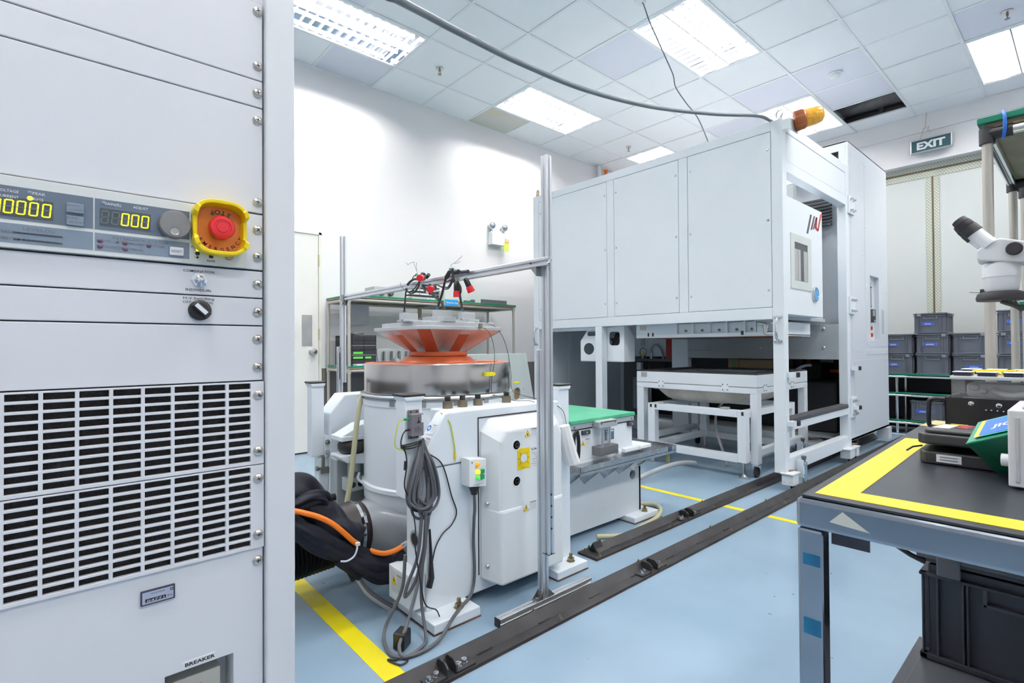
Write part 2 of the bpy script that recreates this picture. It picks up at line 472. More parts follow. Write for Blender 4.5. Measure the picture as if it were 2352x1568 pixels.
# ================================================================= THE ROOM
H = 3.63
XW0, XW1, YW0, YW1 = -2.6, 7.5, -2.9, 4.86
def struct(name, mb, mats, bevel=0.0):
    return mb.build(name, mats, None, bevel, kind='structure')
struct('floor', B(XW0-0.1, XW1+0.25, YW0-0.1, YW1+0.1, -0.1, 0.0), FLOORM)
# ceiling tiles: every tile but those taken by lamps and the one that is missing
gx = [-2.6] + [1.8+0.597*i for i in range(-7, 10)][0:0] + [-2.38, -1.782, -1.185, -0.588, 0.009, 0.606, 1.203, 1.80, 2.397, 2.994, 3.591, 4.188, 4.785, 5.382, 5.979, 6.576, 7.13, 7.5]
gy = [-2.9, -2.89, -2.285, -1.68, -1.075, -0.47, 0.135, 0.74, 1.345, 1.95, 2.555, 3.155, 3.76, 4.36, 4.86]
gy = gy[1:]; gy[0] = -2.9
LX = [(-1.185, 0.009), (1.203, 2.397), (3.591, 4.785), (5.979, 7.13)]
LY = [(3.76, 4.36), (1.95, 2.555), (0.135, 0.74), (-1.68, -1.075)]
HOLE = (6.576, 7.13, 1.345, 1.95)
cl = MB()
blu = {(5, 8), (6, 7), (7, 8), (9, 10), (9, 11), (10, 11), (10, 10), (13, 7), (14, 7), (8, 11), (10, 9), (10, 8), (15, 7), (9, 8), (15, 6)}
for i in range(len(gx)-1):
    for j in range(len(gy)-1):
        cx, cy = (gx[i]+gx[i+1])/2, (gy[j]+gy[j+1])/2
        if any(a < cx < b for a, b in LX) and any(a < cy < b for a, b in LY): continue
        if HOLE[0] < cx < HOLE[1] and HOLE[2] < cy < HOLE[3]: continue
        mi = 1 if random.random() < 0.12 else 0
        if 3.591 < cx < 4.188 and 4.36 < cy: mi = 2
        dz = random.uniform(0, 0.004)
        cl.box(gx[i]+0.004, gx[i+1]-0.004, gy[j]+0.004, gy[j+1]-0.004, H+0.004+dz, H+0.016+dz, mi)
struct('ceiling', cl, [TILE, TILE_B, STAIN])
g = MB()
for x in gx[1:-1]:
    segs = [(YW0, YW1)]
    for a, b in LX:
        if a+0.01 < x < b-0.01:
            new = []
            for s, e in segs:
                cuts = sorted(LY); cur = s
                for c0, c1 in cuts: new.append((cur, c0)); cur = c1
                new.append((cur, e))
            segs = new
    for s, e in segs: g.box(x-0.012, x+0.012, s, e, H, H+0.006)
for y in gy[1:-1]: g.box(XW0, XW1, y-0.012, y+0.012, H-0.0005, H+0.005)
g.box(XW0, XW1, YW1-0.02, YW1, H-0.001, H+0.006); g.box(XW1-0.02, XW1, YW0, YW1, H-0.001, H+0.006)
struct('trim_1', g, TBAR)
# plenum above the ceiling
pl = MB()
pl.box(XW0-0.1, XW1+0.3, YW0-0.1, YW1+0.1, H+0.62, H+0.66)
struct('trim_2', pl, DARK)
# walls
wb = MB()
DX0, DX1, DZ = 0.93, 1.862, 2.055
wb.holed([(XW0-0.1, 0), (DX0, 0), (DX0, DZ), (DX1, DZ), (DX1, 0), (XW1+0.25, 0), (XW1+0.25, H+0.62), (XW0-0.1, H+0.62)], [], 'xz', YW1, YW1+0.12)
struct('wall_back', wb, WALLM)
struct('wall_left', B(XW0-0.12, XW0, YW0, YW1, 0, H+0.62), WALLM)
struct('wall_front', B(XW0-0.1, XW1+0.25, YW0-0.12, YW0, 0, H+0.62), WALLM)
we = MB()
SOF = 3.085
we.box(XW1, XW1+0.25, YW0, YW1, SOF, H+0.62)
we.box(XW1, XW1+0.25, 2.6, YW1, 0, SOF)
we.box(XW1-0.02, XW1, YW0, YW1, 3.43, H)
struct('wall_right', we, WALLM)
struct('trim_3', B(1.884, XW1, YW1-0.012, YW1, 0, 0.785), BAND)
struct('trim_10', MB().box(XW0, XW0+0.012, YW0, YW1, 0, 0.785).box(XW0, DX0-0.022, YW1-0.012, YW1, 0, 0.785).box(XW0, XW1, YW0, YW0+0.012, 0, 0.785), BAND)  # dado on unseen walls, added to darken what the bench steel reflects
# sliding doors under the soffit
d1 = MB().box(XW1+0.12, XW1+0.17, 1.232, 2.6, 0, SOF)
o = struct('door_1', d1, DOORG)
d2 = MB().box(XW1+0.12, XW1+0.17, YW0, 1.218, 0, SOF)
o = struct('door_2', d2, DOORG)
struct('trim_4', MB().box(XW1+0.113, XW1+0.119, 1.165, 1.215, 0, 2.925).box(XW1+0.113, XW1+0.119, 1.236, 1.285, 0, 2.925)
       .box(XW1+0.113, XW1+0.119, YW0, 2.6, 2.93, 2.997).box(XW1+0.113, XW1+0.119, YW0, 2.6, 3.02, 3.075), HATCH)
struct('trim_5', B(XW1+0.118, XW1+0.2, YW0, 2.6, 2.997, 3.022), mat('brown_gap', (0.16, 0.12, 0.08), 0.6))
struct('trim_6', B(XW1+0.12, XW1+0.18, 1.217, 1.233, 0, 3.02), mat('brown_gap', (0.16, 0.12, 0.08), 0.6))
# hinged door in the back wall
dr = struct('door_3', MB().holed(rect(DX0+0.006, DX1-0.006, 0.012, DZ-0.006), [rect(1.20, 1.634, 1.09, 1.84)], 'xz', YW1+0.004, YW1+0.045), DOORM, 0.002)
fr = MB().box(1.19, 1.205, YW1-0.004, YW1+0.02, 1.075, 1.855).box(1.630, 1.646, YW1-0.004, YW1+0.02, 1.075, 1.855).box(1.19, 1.638, YW1-0.004, YW1+0.02, 1.075, 1.092).box(1.19, 1.638, YW1-0.004, YW1+0.02, 1.838, 1.855)
fr.build('window_frame', WHITE, dr, 0.002)
B(1.205, 1.632, YW1+0.018, YW1+0.024, 1.092, 1.838).build('window_pane', WINDOWG, dr)
pp = B(1.70, 1.795, YW1-0.001, YW1+0.004, 0.998, 1.287)
for sx in (1.708, 1.787):
    for sz in (1.006, 1.279): pp.cyl((sx, YW1-0.003, sz), (sx, YW1, sz), 0.004, seg=10)
pp.build('push_plate', STEEL, dr, 0.0005)
kb = MB().lathe((1.795, YW1+0.002, 0.945), (0, -1, 0), [(0.034, 0), (0.034, 0.006), (0.014, 0.01), (0.014, 0.03), (0.026, 0.038), (0.031, 0.052), (0.026, 0.064), (0.0, 0.068)], 28)
kb.build('door_knob', STEEL, dr)
for hz in (0.25, 1.05, 1.75): MB().cyl((DX1-0.004, YW1-0.004, hz), (DX1-0.004, YW1-0.004, hz+0.11), 0.007, seg=10).build('hinge', mat('hinge_brass', (0.55, 0.52, 0.32), 0.5, 0.4), dr)
jm = MB().box(DX1-0.004, DX1+0.02, YW1-0.006, YW1+0.05, 0, DZ+0.016).box(DX0-0.02, DX0+0.004, YW1-0.006, YW1+0.05, 0, DZ+0.016).box(DX0-0.02, DX1+0.02, YW1-0.006, YW1+0.05, DZ-0.006, DZ+0.016)
struct('trim_7', jm, mat('door_frame_paint', (0.76, 0.78, 0.68), 0.5))
struct('trim_8', B(DX0, DX1, YW1+0.0, YW1+0.1, 0.0, 0.012), DARK)
struct('trim_9', B(DX0-0.05, DX1+0.05, YW1+0.09, YW1+0.12, 0.0, DZ+0.05), DARK)

# ---------------------------------------------------------------- fluorescent troffers
def make_troffer(wx, wy):
    t = thing('ceiling_light', '', 'ceiling light', (0, 0, H))
    hx, hy, d = wx/2-0.014, wy/2-0.014, 0.095
    h = MB()
    h.box(-hx, hx, -hy, hy, H+d, H+d+0.01)
    h.box(-hx, -hx+0.004, -hy, hy, H, H+d); h.box(hx-0.004, hx, -hy, hy, H, H+d)
    h.box(-hx, hx, -hy, -hy+0.004, H, H+d); h.box(-hx, hx, hy-0.004, hy, H, H+d)
    h.build('housing', REFL, t)
    f = MB()
    for s in (-1, 1):
        f.box(-hx-0.008, hx+0.008, s*hy-0.01, s*hy+0.01, H-0.004, H+0.003)
        f.box(s*hx-0.01, s*hx+0.01, -hy, hy, H-0.004, H+0.003)
    f.build('frame', TBAR, t)
    for s in (-1, 1):
        ty = s*wy*0.25
        r = MB()
        r.tube([(-hx+0.05, ty, H+0.060), (hx-0.05, ty, H+0.060)], 0.014, 10)
        tb = r.build('lamp_tube', TUBEM, t)
    lv = MB()
    n = 14
    for i in range(n+1):
        x = -hx+0.03 + (2*hx-0.06)*i/n
        for s in (-1, 1): lv.box(x-0.0012, x+0.0012, s*wy*0.25-0.147, s*wy*0.25+0.147, H+0.002, H+0.036)
    for s in (-1, 1):
        for k in (-1, 1):
            yv = s*wy*0.25+k*(0.1475 if k == -s else 0.1335)
            lv.add([(-hx+0.01, yv-0.001, H+0.0), (hx-0.01, yv-0.001, H+0.0), (hx-0.01, yv+k*(0.0005 if k == -s else 0.006), H+0.075), (-hx+0.01, yv+k*(0.0005 if k == -s else 0.006), H+0.075),
                    (-hx+0.01, yv+0.002, H+0.0), (hx-0.01, yv+0.002, H+0.0), (hx-0.01, yv+k*(0.0005 if k == -s else 0.006)+0.003, H+0.075), (-hx+0.01, yv+k*(0.0005 if k == -s else 0.006)+0.003, H+0.075)],
                   [(0,1,2,3),(7,6,5,4),(0,4,5,1),(2,6,7,3)])
    lv.build('louvre', LOUV, t)
    return t
LL = {(1, 0): 'twin-tube louvred ceiling light nearest the door wall, partly hidden by the tall rack',
      (2, 0): 'twin-tube louvred ceiling light beside the yellow-stained ceiling tile',
      (3, 0): 'small distant twin-tube ceiling light above the top edge of the white chamber panels',
      (2, 1): 'large twin-tube ceiling light crossed by the thin hanging wire',
      (3, 1): 'twin-tube ceiling light behind the amber beacon, next to the missing ceiling tile',
      (3, 2): 'twin-tube ceiling light at the right edge near the exit sign wall'}
proto = make_troffer(1.194, 0.602)
first = True
for i, (a, b) in enumerate(LX):
    for j, (c, d) in enumerate(LY):
        t = proto if first else copy_tree(proto); first = False
        t.location = ((a+b)/2, (c+d)/2, H)
        if i == 3: t.scale = ((b-a)/1.194, 1, 1)
        t['label'] = LL.get((i, j), 'twin-tube louvred ceiling light outside the photo, overhead beside or behind the camera')
        t['group'] = 'louvred fluorescent ceiling lights'
# ducts above the missing tile
tag(MB().tube([(7.24, 0.4, H+0.235), (7.24, 3.2, H+0.235)], 0.10, 24).build('air_duct', mat('duct_grey', (0.20, 0.20, 0.215), 0.5, var=0.2, scale=12)), 'thick dark pipe running above the missing ceiling tile', 'pipe')
dk = MB().tube([(7.34, 0.4, H+0.10), (7.34, 3.2, H+0.10)], 0.05, 20); dk.box(7.27, 7.41, 1.60, 1.66, H+0.04, H+0.055); dk.box(7.27, 7.285, 1.61, 1.65, H+0.04, H+0.6)
tag(dk.build('pipe', mat('pipe_grey', (0.16, 0.16, 0.175), 0.45)), 'thinner grey pipe on a bracket in front of the thick pipe above the missing tile', 'pipe')
# sprinklers and smoke detector
def sprinkler(x, y, label):
    t = thing('sprinkler', label, 'sprinkler', (x, y, H), 'ceiling sprinkler heads')
    MB().lathe((x, y, H+0.001), (0, 0, -1), [(0.036, 0), (0.034, 0.006), (0.018, 0.010), (0.0, 0.011)], 24).build('escutcheon', STEEL, t)
    b = MB().cyl((x, y, H-0.008), (x, y, H-0.03), 0.009, seg=12)
    for s in (-1, 1): b.tube([(x+s*0.008, y, H-0.028), (x+s*0.014, y, H-0.04), (x, y, H-0.053)], 0.003, 6)
    b.cyl((x, y, H-0.053), (x, y, H-0.057), 0.017, seg=16)
    b.build('head', mat('sprinkler_bronze', (0.28, 0.25, 0.21), 0.35, 0.9), t)
sprinkler(2.726, 4.10, 'metal ceiling sprinkler in the tile just right of the nearest light on the left')
sprinkler(5.70, 4.08, 'small metal ceiling sprinkler near the far light above the white chamber')
sprinkler(5.69, 0.43, 'metal ceiling sprinkler at the upper right, above the right-edge light')
t = thing('smoke_detector', 'round white smoke detector on the ceiling above the amber beacon', 'smoke detector', (5.70, 1.65, H))
MB().lathe((5.70, 1.65, H+0.004), (0, 0, -1), [(0.062, 0), (0.062, 0.012), (0.05, 0.016)], 32).build('base', FRP, t)
MB().lathe((5.70, 1.65, H-0.012), (0, 0, -1), [(0.046, 0), (0.048, 0.014), (0.04, 0.026), (0.022, 0.034), (0.0, 0.036)], 32).build('dome', FRP, t)
# floor tape
tag(B(0.720, 0.786, 1.372, 3.4, 0.0002, 0.0012).build('floor_tape', YEL), 'wide yellow floor tape line running from the near rail beside the tall rack', 'floor tape', 'yellow floor tape lines')
tag(MB().box(3.03, 3.075, 1.63, 2.4, 0.0002, 0.0012).box(3.03, 3.075, 1.39, 1.505, 0.0002, 0.0012).box(3.03, 3.075, -0.4, 1.245, 0.0002, 0.0012).build('floor_tape', YEL), 'narrow yellow floor tape line crossing under both rails toward the workbench', 'floor tape', 'yellow floor tape lines')
tag(B(6.9, 6.93, -0.2, 2.6, 0.0002, 0.0012).build('floor_tape', PAPER), 'thin white floor line beyond the far end of the rails', 'floor tape')
# ================================================================= TALL AMPLIFIER RACK (left)
YF = 1.008
rk = thing('equipment_rack', 'tall pale blue-grey amplifier rack with filter grilles and yellow emergency stop filling the left side', 'equipment rack', (0.04, 1.3, 0))
def rp(u, v, y=YF):
    p = on_y(u, v, y); return p.x, p.z
RX0, RX1 = -0.200, 0.2822
fb = MB()
fb.box(0.285, 0.336, YF-0.012, YF+0.62, 0.0, 2.05)
fb.box(-0.258, -0.205, YF-0.012, YF+0.62, 0.0, 2.05)
fb.build('side_panel', RACKF, rk, 0.004, 3)
B(-0.258, 0.336, YF+0.01, YF+0.62, 1.612, 2.05).build('top_panel', RACKF, rk, 0.003)
B(-0.21, 0.29, YF+0.60, YF+0.61, 0.02, 1.65).build('rear_panel', RACKF, rk)
def panel(name, z0, z1, dy=0.0, m=RACKP, label=None, x1=RX1):
    return B(RX0, x1, YF-dy, YF+0.012, z0+0.0011, z1-0.0011).build(name, m, rk, 0.0012, 2, label=label)
p_top = panel('blank_panel', 1.4655, 1.609)
panel('blank_panel', 1.4155, 1.4655)
panel('blank_panel', 1.2215, 1.4155)
panel('blank_panel', 0.917, 1.0166)
BKX0, BKX1, BKZ = rp(379, 1555)[0], rp(536, 1500)[0], rp(536, 1499)[1]
low = MB().holed(rect(RX0, RX1, 0.10, 0.6155), [rect(BKX0, BKX1, 0.16, BKZ)], 'xz', YF, YF+0.012)
MB().holed(rect(-0.206, 0.286, 0.02, 1.612), [rect(BKX0-0.005, BKX1+0.005, 0.15, BKZ+0.005)], 'xz', YF+0.0125, YF+0.03).build('mounting_rail', mat('rack_gap', (0.12, 0.14, 0.18), 0.6), rk)
lowp = low.build('lower_panel', RACKP, rk, 0.001)
B(RX0, RX1, YF, YF+0.012, 0.0, 0.098).build('plinth', RACKF, rk)
def screw(z, parent, x=0.2735, y=YF):
    s = MB().lathe((x, y, z), (0, -1, 0), [(0.0085, 0), (0.0085, 0.0015), (0.0075, 0.0035), (0.0045, 0.0052), (0.0, 0.0056)], 20, 0)
    a = random.uniform(0, 1.5)
    for k in (0, 1):
        d = Vector((math.cos(a+k*math.pi/2), 0, math.sin(a+k*math.pi/2)))
        s.obox(Vector((x, y-0.0052, z)), d*0.0035, Vector((0, 0.0006, 0)), d.cross(Y)*0.0007, 1)
    return s.build('screw', [NICKEL, INK], parent)
# switch panels
sw = panel('combination_panel', 1.0666, 1.1166)
def ptext(mb, s, u, v, h, m=0, y=YF, align='c', bold=0.0, flip=False, fit=None):
    x, z = rp(u, v, y)
    mb.text(s, (x, y-0.0004, z), -X if flip else X, -Z if flip else Z, h, m, align, bold, fit)
t = MB(); ptext(t, 'COMBINATION', 457, 626, 0.0062, bold=0.01, fit=0.046); ptext(t, 'INDIVIDUAL', 457, 669, 0.0062, bold=0.01, fit=0.039)
t.build('lettering', INK, sw)
x, z = rp(457, 643)
tg = MB().lathe((x, YF, z), (0, -1, 0), [(0.0125, 0), (0.0125, 0.002), (0.011, 0.002), (0.011, 0.0045), (0.0075, 0.0045), (0.0075, 0.009), (0.0, 0.009)], 6, 0, False)
tg.lathe((x, YF-0.004, z), (0, -1, 0), [(0.0065, 0), (0.0065, 0.007), (0.004, 0.009)], 20)
tg.cyl((x, YF-0.008, z), (x+0.003, YF-0.024, z-0.010), 0.0022, 0.0034, 14)
tg.build('toggle_switch', mat('toggle_chrome', (0.6, 0.64, 0.72), 0.2, 1.0, var=0.1), sw)
hv = panel('switching_panel', 1.0166, 1.0666)
t = MB(); ptext(t, 'H-V Switching', 457, 688, 0.0062, fit=0.046); ptext(t, 'OFF', 429.5, 696, 0.006, fit=0.0125); ptext(t, 'ON', 481.5, 698.5, 0.006, fit=0.0085)
t.build('lettering', INK, hv)
x, z = rp(458.5, 712.5)
kn = MB().lathe((x, YF, z), (0, -1, 0), [(0.0172, 0), (0.0172, 0.005), (0.0158, 0.007), (0.0134, 0.007), (0.0134, 0.010), (0.0, 0.010)], 36)
d = Vector((0.72, 0, -0.69)).normalized(); e = d.cross(Y)
kn.obox(Vector((x, YF-0.016, z)), d*0.0148, Vector((0, 0.006, 0)), e*0.0050, 0)
kk = kn.build('rotary_knob', BLACK, hv, 0.001)
MB().obox(Vector((x, YF-0.0224, z))-d*0.0016, d*0.0108, Vector((0, 0.0004, 0)), e*0.0032).build('pointer', PAPER, kk)
# filter grilles
def grille(z0, z1, label):
    cols = [(20,195),(217,380),(402,553),(574,716),(735,868),(886,1010),(1030,1144),(1162,1272)]
    xe = [rp(c/2.2147, 900)[0] for pr in cols for c in pr]
    pitch = (xe[-1]-xe[1])/7; wd = sum(xe[2*i+1]-xe[2*i] for i in range(8))/8
    holes = []
    n = 10; rp_ = (z1-z0-0.006)/n
    for i in range(10):
        x1 = xe[-1]-i*pitch; x0 = max(x1-wd, RX0+0.006)
        if x1-x0 < 0.01: continue
        for j in range(n):
            zc = z0+0.0045+rp_*(j+0.5)
            holes.append(rect(x0, x1, zc-rp_*0.355, zc+rp_*0.355))
    gp = MB().holed(rect(RX0, RX1+0.001, z0+0.0008, z1-0.0008), holes, 'xz', YF-0.004, YF+0.004).build('filter_grille', RACKP, rk, 0.0006, 2)
    B(RX0+0.004, 0.268, YF+0.005, YF+0.011, z0+0.002, z1-0.002).build('filter_foam', FOAM, gp)
    return gp
g1 = grille(0.766, 0.9165, '')
g2 = grille(0.6155, 0.766, '')
# screws down the right edge
own = {}
for v, par in ((27, p_top), (152, p_top), (214, rk), (277, rk), (465, rk), (590, rk), (653, sw), (716, hv), (779, rk), (843, rk), (906, g1), (1034, g1), (1097, g2), (1225, g2), (1286, lowp)):
    screw(rp(590, v)[1], par, rp(591.5, v)[0], YF-(0.004 if par in (g1, g2) else 0))
# hour meter
def quadrect(u0, v0, u1, v1, y=YF):
    a = rp(u0, v0, y); b = rp(u1, v1, y); return a[0], b[0], b[1], a[1]
hx0, hz1 = rp(322, 1357); hx1, hz0 = rp(401, 1374)
hz1 = rp(401, 1338)[1]; hz0 = rp(322, 1392)[1]
hm = B(hx0, hx1, YF-0.004, YF, hz0, hz1).build('hour_meter', mat('meter_bezel', (0.03, 0.03, 0.06), 0.4), lowp, 0.0006)
f = MB().box(hx0+0.0022, hx1-0.0022, YF-0.0046, YF-0.004, hz0+0.0022, hz1-0.0022, 0)
hw, hh = hx1-hx0, hz1-hz0
f.box(hx0+hw*0.13, hx0+hw*0.73, YF-0.0050, YF-0.0046, hz0+hh*0.22, hz0+hh*0.44, 1)
f.text('04771', (hx0+hw*0.43, YF-0.0054, hz0+hh*0.245), X, Z, hh*0.2, 2, fit=hw*0.50)
f.text('8', (hx0+hw*0.80, YF-0.0050, hz0+hh*0.245), X, Z, hh*0.24, 3)
f.text('h', (hx0+hw*0.89, YF-0.0050, hz0+hh*0.245), X, Z, hh*0.25, 1)
f.text('HOUR METER', (hx0+hw*0.50, YF-0.0050, hz0+hh*0.70), X, Z, hh*0.15, 1, fit=hw*0.40)
f.tube([(hx0+hw*0.90+hh*0.08*math.cos(a), YF-0.0048, hz0+hh*0.74+hh*0.08*math.sin(a)) for a in [k*math.pi/8 for k in range(16)]], 0.0006, 6, 1, True)
f.build('dial', [mat('meter_face', (0.42, 0.47, 0.62), 0.4), INK, WHITEINK, LOGOR], hm)
# breaker recess
bx0, bx1, bz0, bz1 = BKX0, BKX1, 0.16, BKZ
rc = MB()
rc.box(bx0-0.004, bx0, YF+0.012, YF+0.062, bz0, bz1); rc.box(bx1, bx1+0.004, YF+0.012, YF+0.062, bz0, bz1)
rc.box(bx0-0.004, bx1+0.004, YF+0.012, YF+0.062, bz1, bz1+0.004); rc.box(bx0-0.004, bx1+0.004, YF+0.012, YF+0.062, bz0-0.004, bz0)
rc.box(bx0-0.004, bx1+0.004, YF+0.058, YF+0.062, bz0, bz1)
rc.build('breaker_recess', RACKF, lowp)
bk = MB().box(bx0+0.006, 0.119, YF+0.016, YF+0.058, bz0, bz1-0.022, 0).box(0.121, bx1-0.017, YF+0.016, YF+0.058, bz0, bz1-0.022, 0)
bko = bk.build('circuit_breaker', BEIGE, lowp, 0.001)
MB().box(0.1225, 0.155, YF+0.010, YF+0.016, bz0+0.02, bz1-0.027).build('toggle_plate', mat('breaker_plate', (0.60, 0.57, 0.50), 0.5), bko, 0.0006)
MB().box(0.129, 0.149, YF+0.000, YF+0.012, bz1-0.085, bz1-0.050).build('lever', BLACK, bko, 0.002)
t = MB(); t.text('CIRCUIT BREAKER', (0.176, YF+0.0155, bz1-0.040), X, Z, 0.003, fit=0.026)
for xx in (0.160, 0.170): t.box(xx, xx+0.006, YF+0.0156, YF+0.016, bz1-0.058, bz1-0.046)
t.box(0.176, 0.190, YF+0.0156, YF+0.016, bz1-0.062, bz1-0.0605).box(0.180, 0.190, YF+0.0156, YF+0.016, bz1-0.069, bz1-0.0675)
t.text('ON', (0.098, YF+0.0155, bz1-0.045), X, Z, 0.005)
t.build('lettering', GREYINK, bko)
x0 = rp(418, 1530)[0]; x1 = rp(494, 1512)[0]; zb = bz1+0.0012
lb = MB().box(x0, x1, YF-0.0006, YF, zb, zb+0.0125, 0); lb.text('BREAKER', ((x0+x1)/2+0.002, YF-0.001, zb+0.0042), X, Z, 0.0080, 1, bold=0.03, fit=0.044)
lb.build('breaker_label', [PAPER, INK], lowp)
# ---- controller unit
CY = YF-0.006
czt, czb = 1.2205, 1.1175
cx1 = rp(567, 540, CY)[0]
ctl = B(RX0, cx1, CY, YF+0.012, czb+0.001, czt-0.001).build('controller', CREAM, rk, 0.001)
B(cx1+0.0008, RX1, YF, YF+0.012, czb+0.0012, czt-0.0012).build('mounting_ear', RACKP, rk, 0.001)
screw(rp(590, 528)[1], rk, rp(591.5, 528)[0])
def cp(u, v): return rp(u, v, CY)
def cz(v_right, u=437): return cp(u, v_right)[1]
# dark areas: heights read at their right edges
zA1 = cp(212, 454)[1]; zA0 = cp(212, 525)[1]; zB1 = cp(212, 533)[1]; zB0 = cp(212, 574)[1]
xs = cp(214, 500)[0]; xs2 = cp(217.5, 500)[0]; xr = cp(435, 500)[0]
ds = MB()
ds.box(RX0+0.01, xs, CY-0.0005, CY, zA0, zA1, 0); ds.box(RX0+0.01, xs, CY-0.0005, CY, zB0, zB1, 1)
ds.box(xs2, xr, CY-0.0005, CY, zA0, zA1, 0); ds.box(xs2, xr, CY-0.0005, CY, zB0, zB1, 1)
x438 = cp(438.5, 500)[0]
ds.box(x438, cp(552, 500)[0], CY-0.0005, CY, zA0, zA1, 0)
ds.build('display_panel', [SLATE, SLATE2], ctl)
# seven segment displays
SEG = {0: 'abcdef', 8: 'abcdefg'}
def digit(mb, cx, cz_, wd, ht, y, on):
    th = wd*0.17; sl = 0.08
    def hb(zz, k):
        mb.obox((cx+(zz-cz_)*sl, y, zz), ((wd-th)/2*0.86, 0, 0), (0, 0.0002, 0), (0, 0, th/2), k)
    def vb(xx, z0, z1, k):
        a = Vector((cx+xx+((z0+z1)/2-cz_)*sl, y, (z0+z1)/2)); d_ = Vector((sl, 0, 1))*((z1-z0)/2*0.90)
        mb.obox(a, (th/2, 0, 0), (0, 0.0002, 0), d_, k)
    hh_ = ht/2; ww = (wd-th)/2
    k = 1 if on else 0
    hb(cz_+hh_-th/2, k); hb(cz_-hh_+th/2, k); hb(cz_, 0)
    for xx in (-ww, ww):
        vb(xx, cz_, cz_+hh_-th*0.3, k); vb(xx, cz_-hh_+th*0.3, cz_, k)
a = cp(-60, 500)[0]; b = cp(122, 500)[0]; dz0 = cp(121, 502)[1]; dz1 = cp(121, 471)[1]
dz0, dz1 = (dz0+dz1)/2-0.0135, (dz0+dz1)/2+0.0135
dv = MB().box(a, b, CY-0.0010, CY-0.0004, dz0, dz1, 0); dd = dv.build('display_window', DISP, ctl)
sg = MB()
for u in (107, 77.5, 48.5, 19.5, -10, -40):
    c = cp(u, 490)[0]; digit(sg, c, (dz0+dz1)/2, 0.0100, 0.0198, CY-0.0014, True)
sg.build('digits', [SEGOFF, SEGON], dd)
a = cp(229, 500)[0]; b = cp(346, 500)[0]; dz0 = cp(344, 526)[1]; dz1 = cp(344, 498)[1]
dz0, dz1 = (dz0+dz1)/2-0.0135, (dz0+dz1)/2+0.0135
dd2 = MB().box(a, b, CY-0.0010, CY-0.0004, dz0, dz1, 0).build('display_window', DISP, ctl)
sg = MB()
for u, on in ((241, 0), (265, 0), (287.5, 1), (310, 1), (333, 1)):
    c = cp(u, 508)[0]; digit(sg, c, (dz0+dz1)/2, 0.0100, 0.0198, CY-0.0014, bool(on))
sg.build('digits', [SEGOFF, SEGON], dd2)
# text on the controller
t = MB()
def ct(s, u, v, h, m=0, fit=None, align='c'):
    x, z = cp(u, v); t.text(s, (x, CY-0.0012, z), X, Z, h, m, align, 0.008, fit)
ct('VOLTAGE', 18, 441, 0.0055, fit=0.022); ct('CURRENT', 18, 454, 0.0055, fit=0.022); ct('PEAK', 90, 449, 0.0055, fit=0.0135); ct('RMS', 88, 461.5, 0.0055, fit=0.011)
ct('GAIN(%)', 258, 472.5, 0.0055, fit=0.021); ct('ADJUST', 323, 481, 0.0055, fit=0.0195)
ct('LEVEL(%)', 90, 532, 0.006, 1, fit=0.034); ct('VOLTAGE', 4, 533, 0.0052, 1, fit=0.026); ct('CURRENT', 4, 548, 0.0052, 1, fit=0.026)
ct('INTERLOCK STATUS', 324, 555.5, 0.006, 1, fit=0.072)
ct('OVER LIMIT', 257, 557.5, 0.0046, 1, fit=0.026); ct('SUB SYSTEM', 259, 570, 0.0046, 1, fit=0.028); ct('AMPLIFIER', 311, 563, 0.0046, 1, fit=0.023)
ct('EXTERNAL', 311, 575.5, 0.0046, 1, fit=0.022); ct('SYSTEM', 361, 568, 0.0046, 1, fit=0.019)
ct('POSI', 448, 569, 0.0042, 2, fit=0.0115); ct('H', 448, 574.5, 0.0035, 2); ct('L', 448, 592, 0.0035, 2); ct('REAR', 484.5, 601.5, 0.0046, 2, fit=0.0125)
for r_, v0 in enumerate((534, 549)):
    for k in range(10):
        x, z = cp(38+k*11.0, v0+k*1.1); t.box(x-0.0032, x+0.0032, CY-0.0012, CY-0.0006, z-0.001, z+0.001, 3)
t.build('lettering', [WHITEINK, GREYINK, INK, mat('bar_segments', (0.06, 0.075, 0.09), 0.4)], ctl)
def lamp(u, v, r, m, name='indicator_lamp', lab=None):
    x, z = cp(u, v)
    return MB().lathe((x, CY-0.0004, z), (0, -1, 0), [(r, 0), (r, 0.0006), (r*0.7, 0.0012), (0.0, 0.0015)], 18).build(name, m, ctl, label=lab)
lamp(69, 455.5, 0.0032, LEDY, lab='lit yellow lamp'); lamp(69, 443, 0.0030, SLATE2)
lamp(238, 466.5, 0.0030, SLATE2)
for u, v in ((230.5, 552.5), (230.5, 566), (288, 558.5), (288.5, 572), (342.5, 564)): lamp(u-1, v, 0.0036, LEDOFF)
lamp(453.5, 574, 0.0026, LEDY, lab='small lit yellow lamp')
x, z = cp(453.5, 582); MB().cyl((x, CY-0.001, z), (x, CY, z), 0.0034, seg=16).build('jack_hole', INK, ctl)
x, z = cp(453.5, 591); MB().cyl((x, CY-0.001, z), (x, CY, z), 0.0018, seg=12).build('jack_hole', INK, ctl)
x, z = cp(484.5, 586); B(x-0.003, x+0.003, CY-0.002, CY, z-0.005, z+0.004).build('slide_switch', INK, ctl)
x, z = cp(526, 588)
MB().lathe((x, CY, z), (0, -1, 0), [(0.0075, 0), (0.0075, 0.003), (0.006, 0.007), (0.0042, 0.007), (0.0042, 0.004), (0.002, 0.004), (0.002, 0.006), (0, 0.006)], 20).build('socket', mat('socket_metal', (0.45, 0.40, 0.33), 0.25, 1.0), ctl)
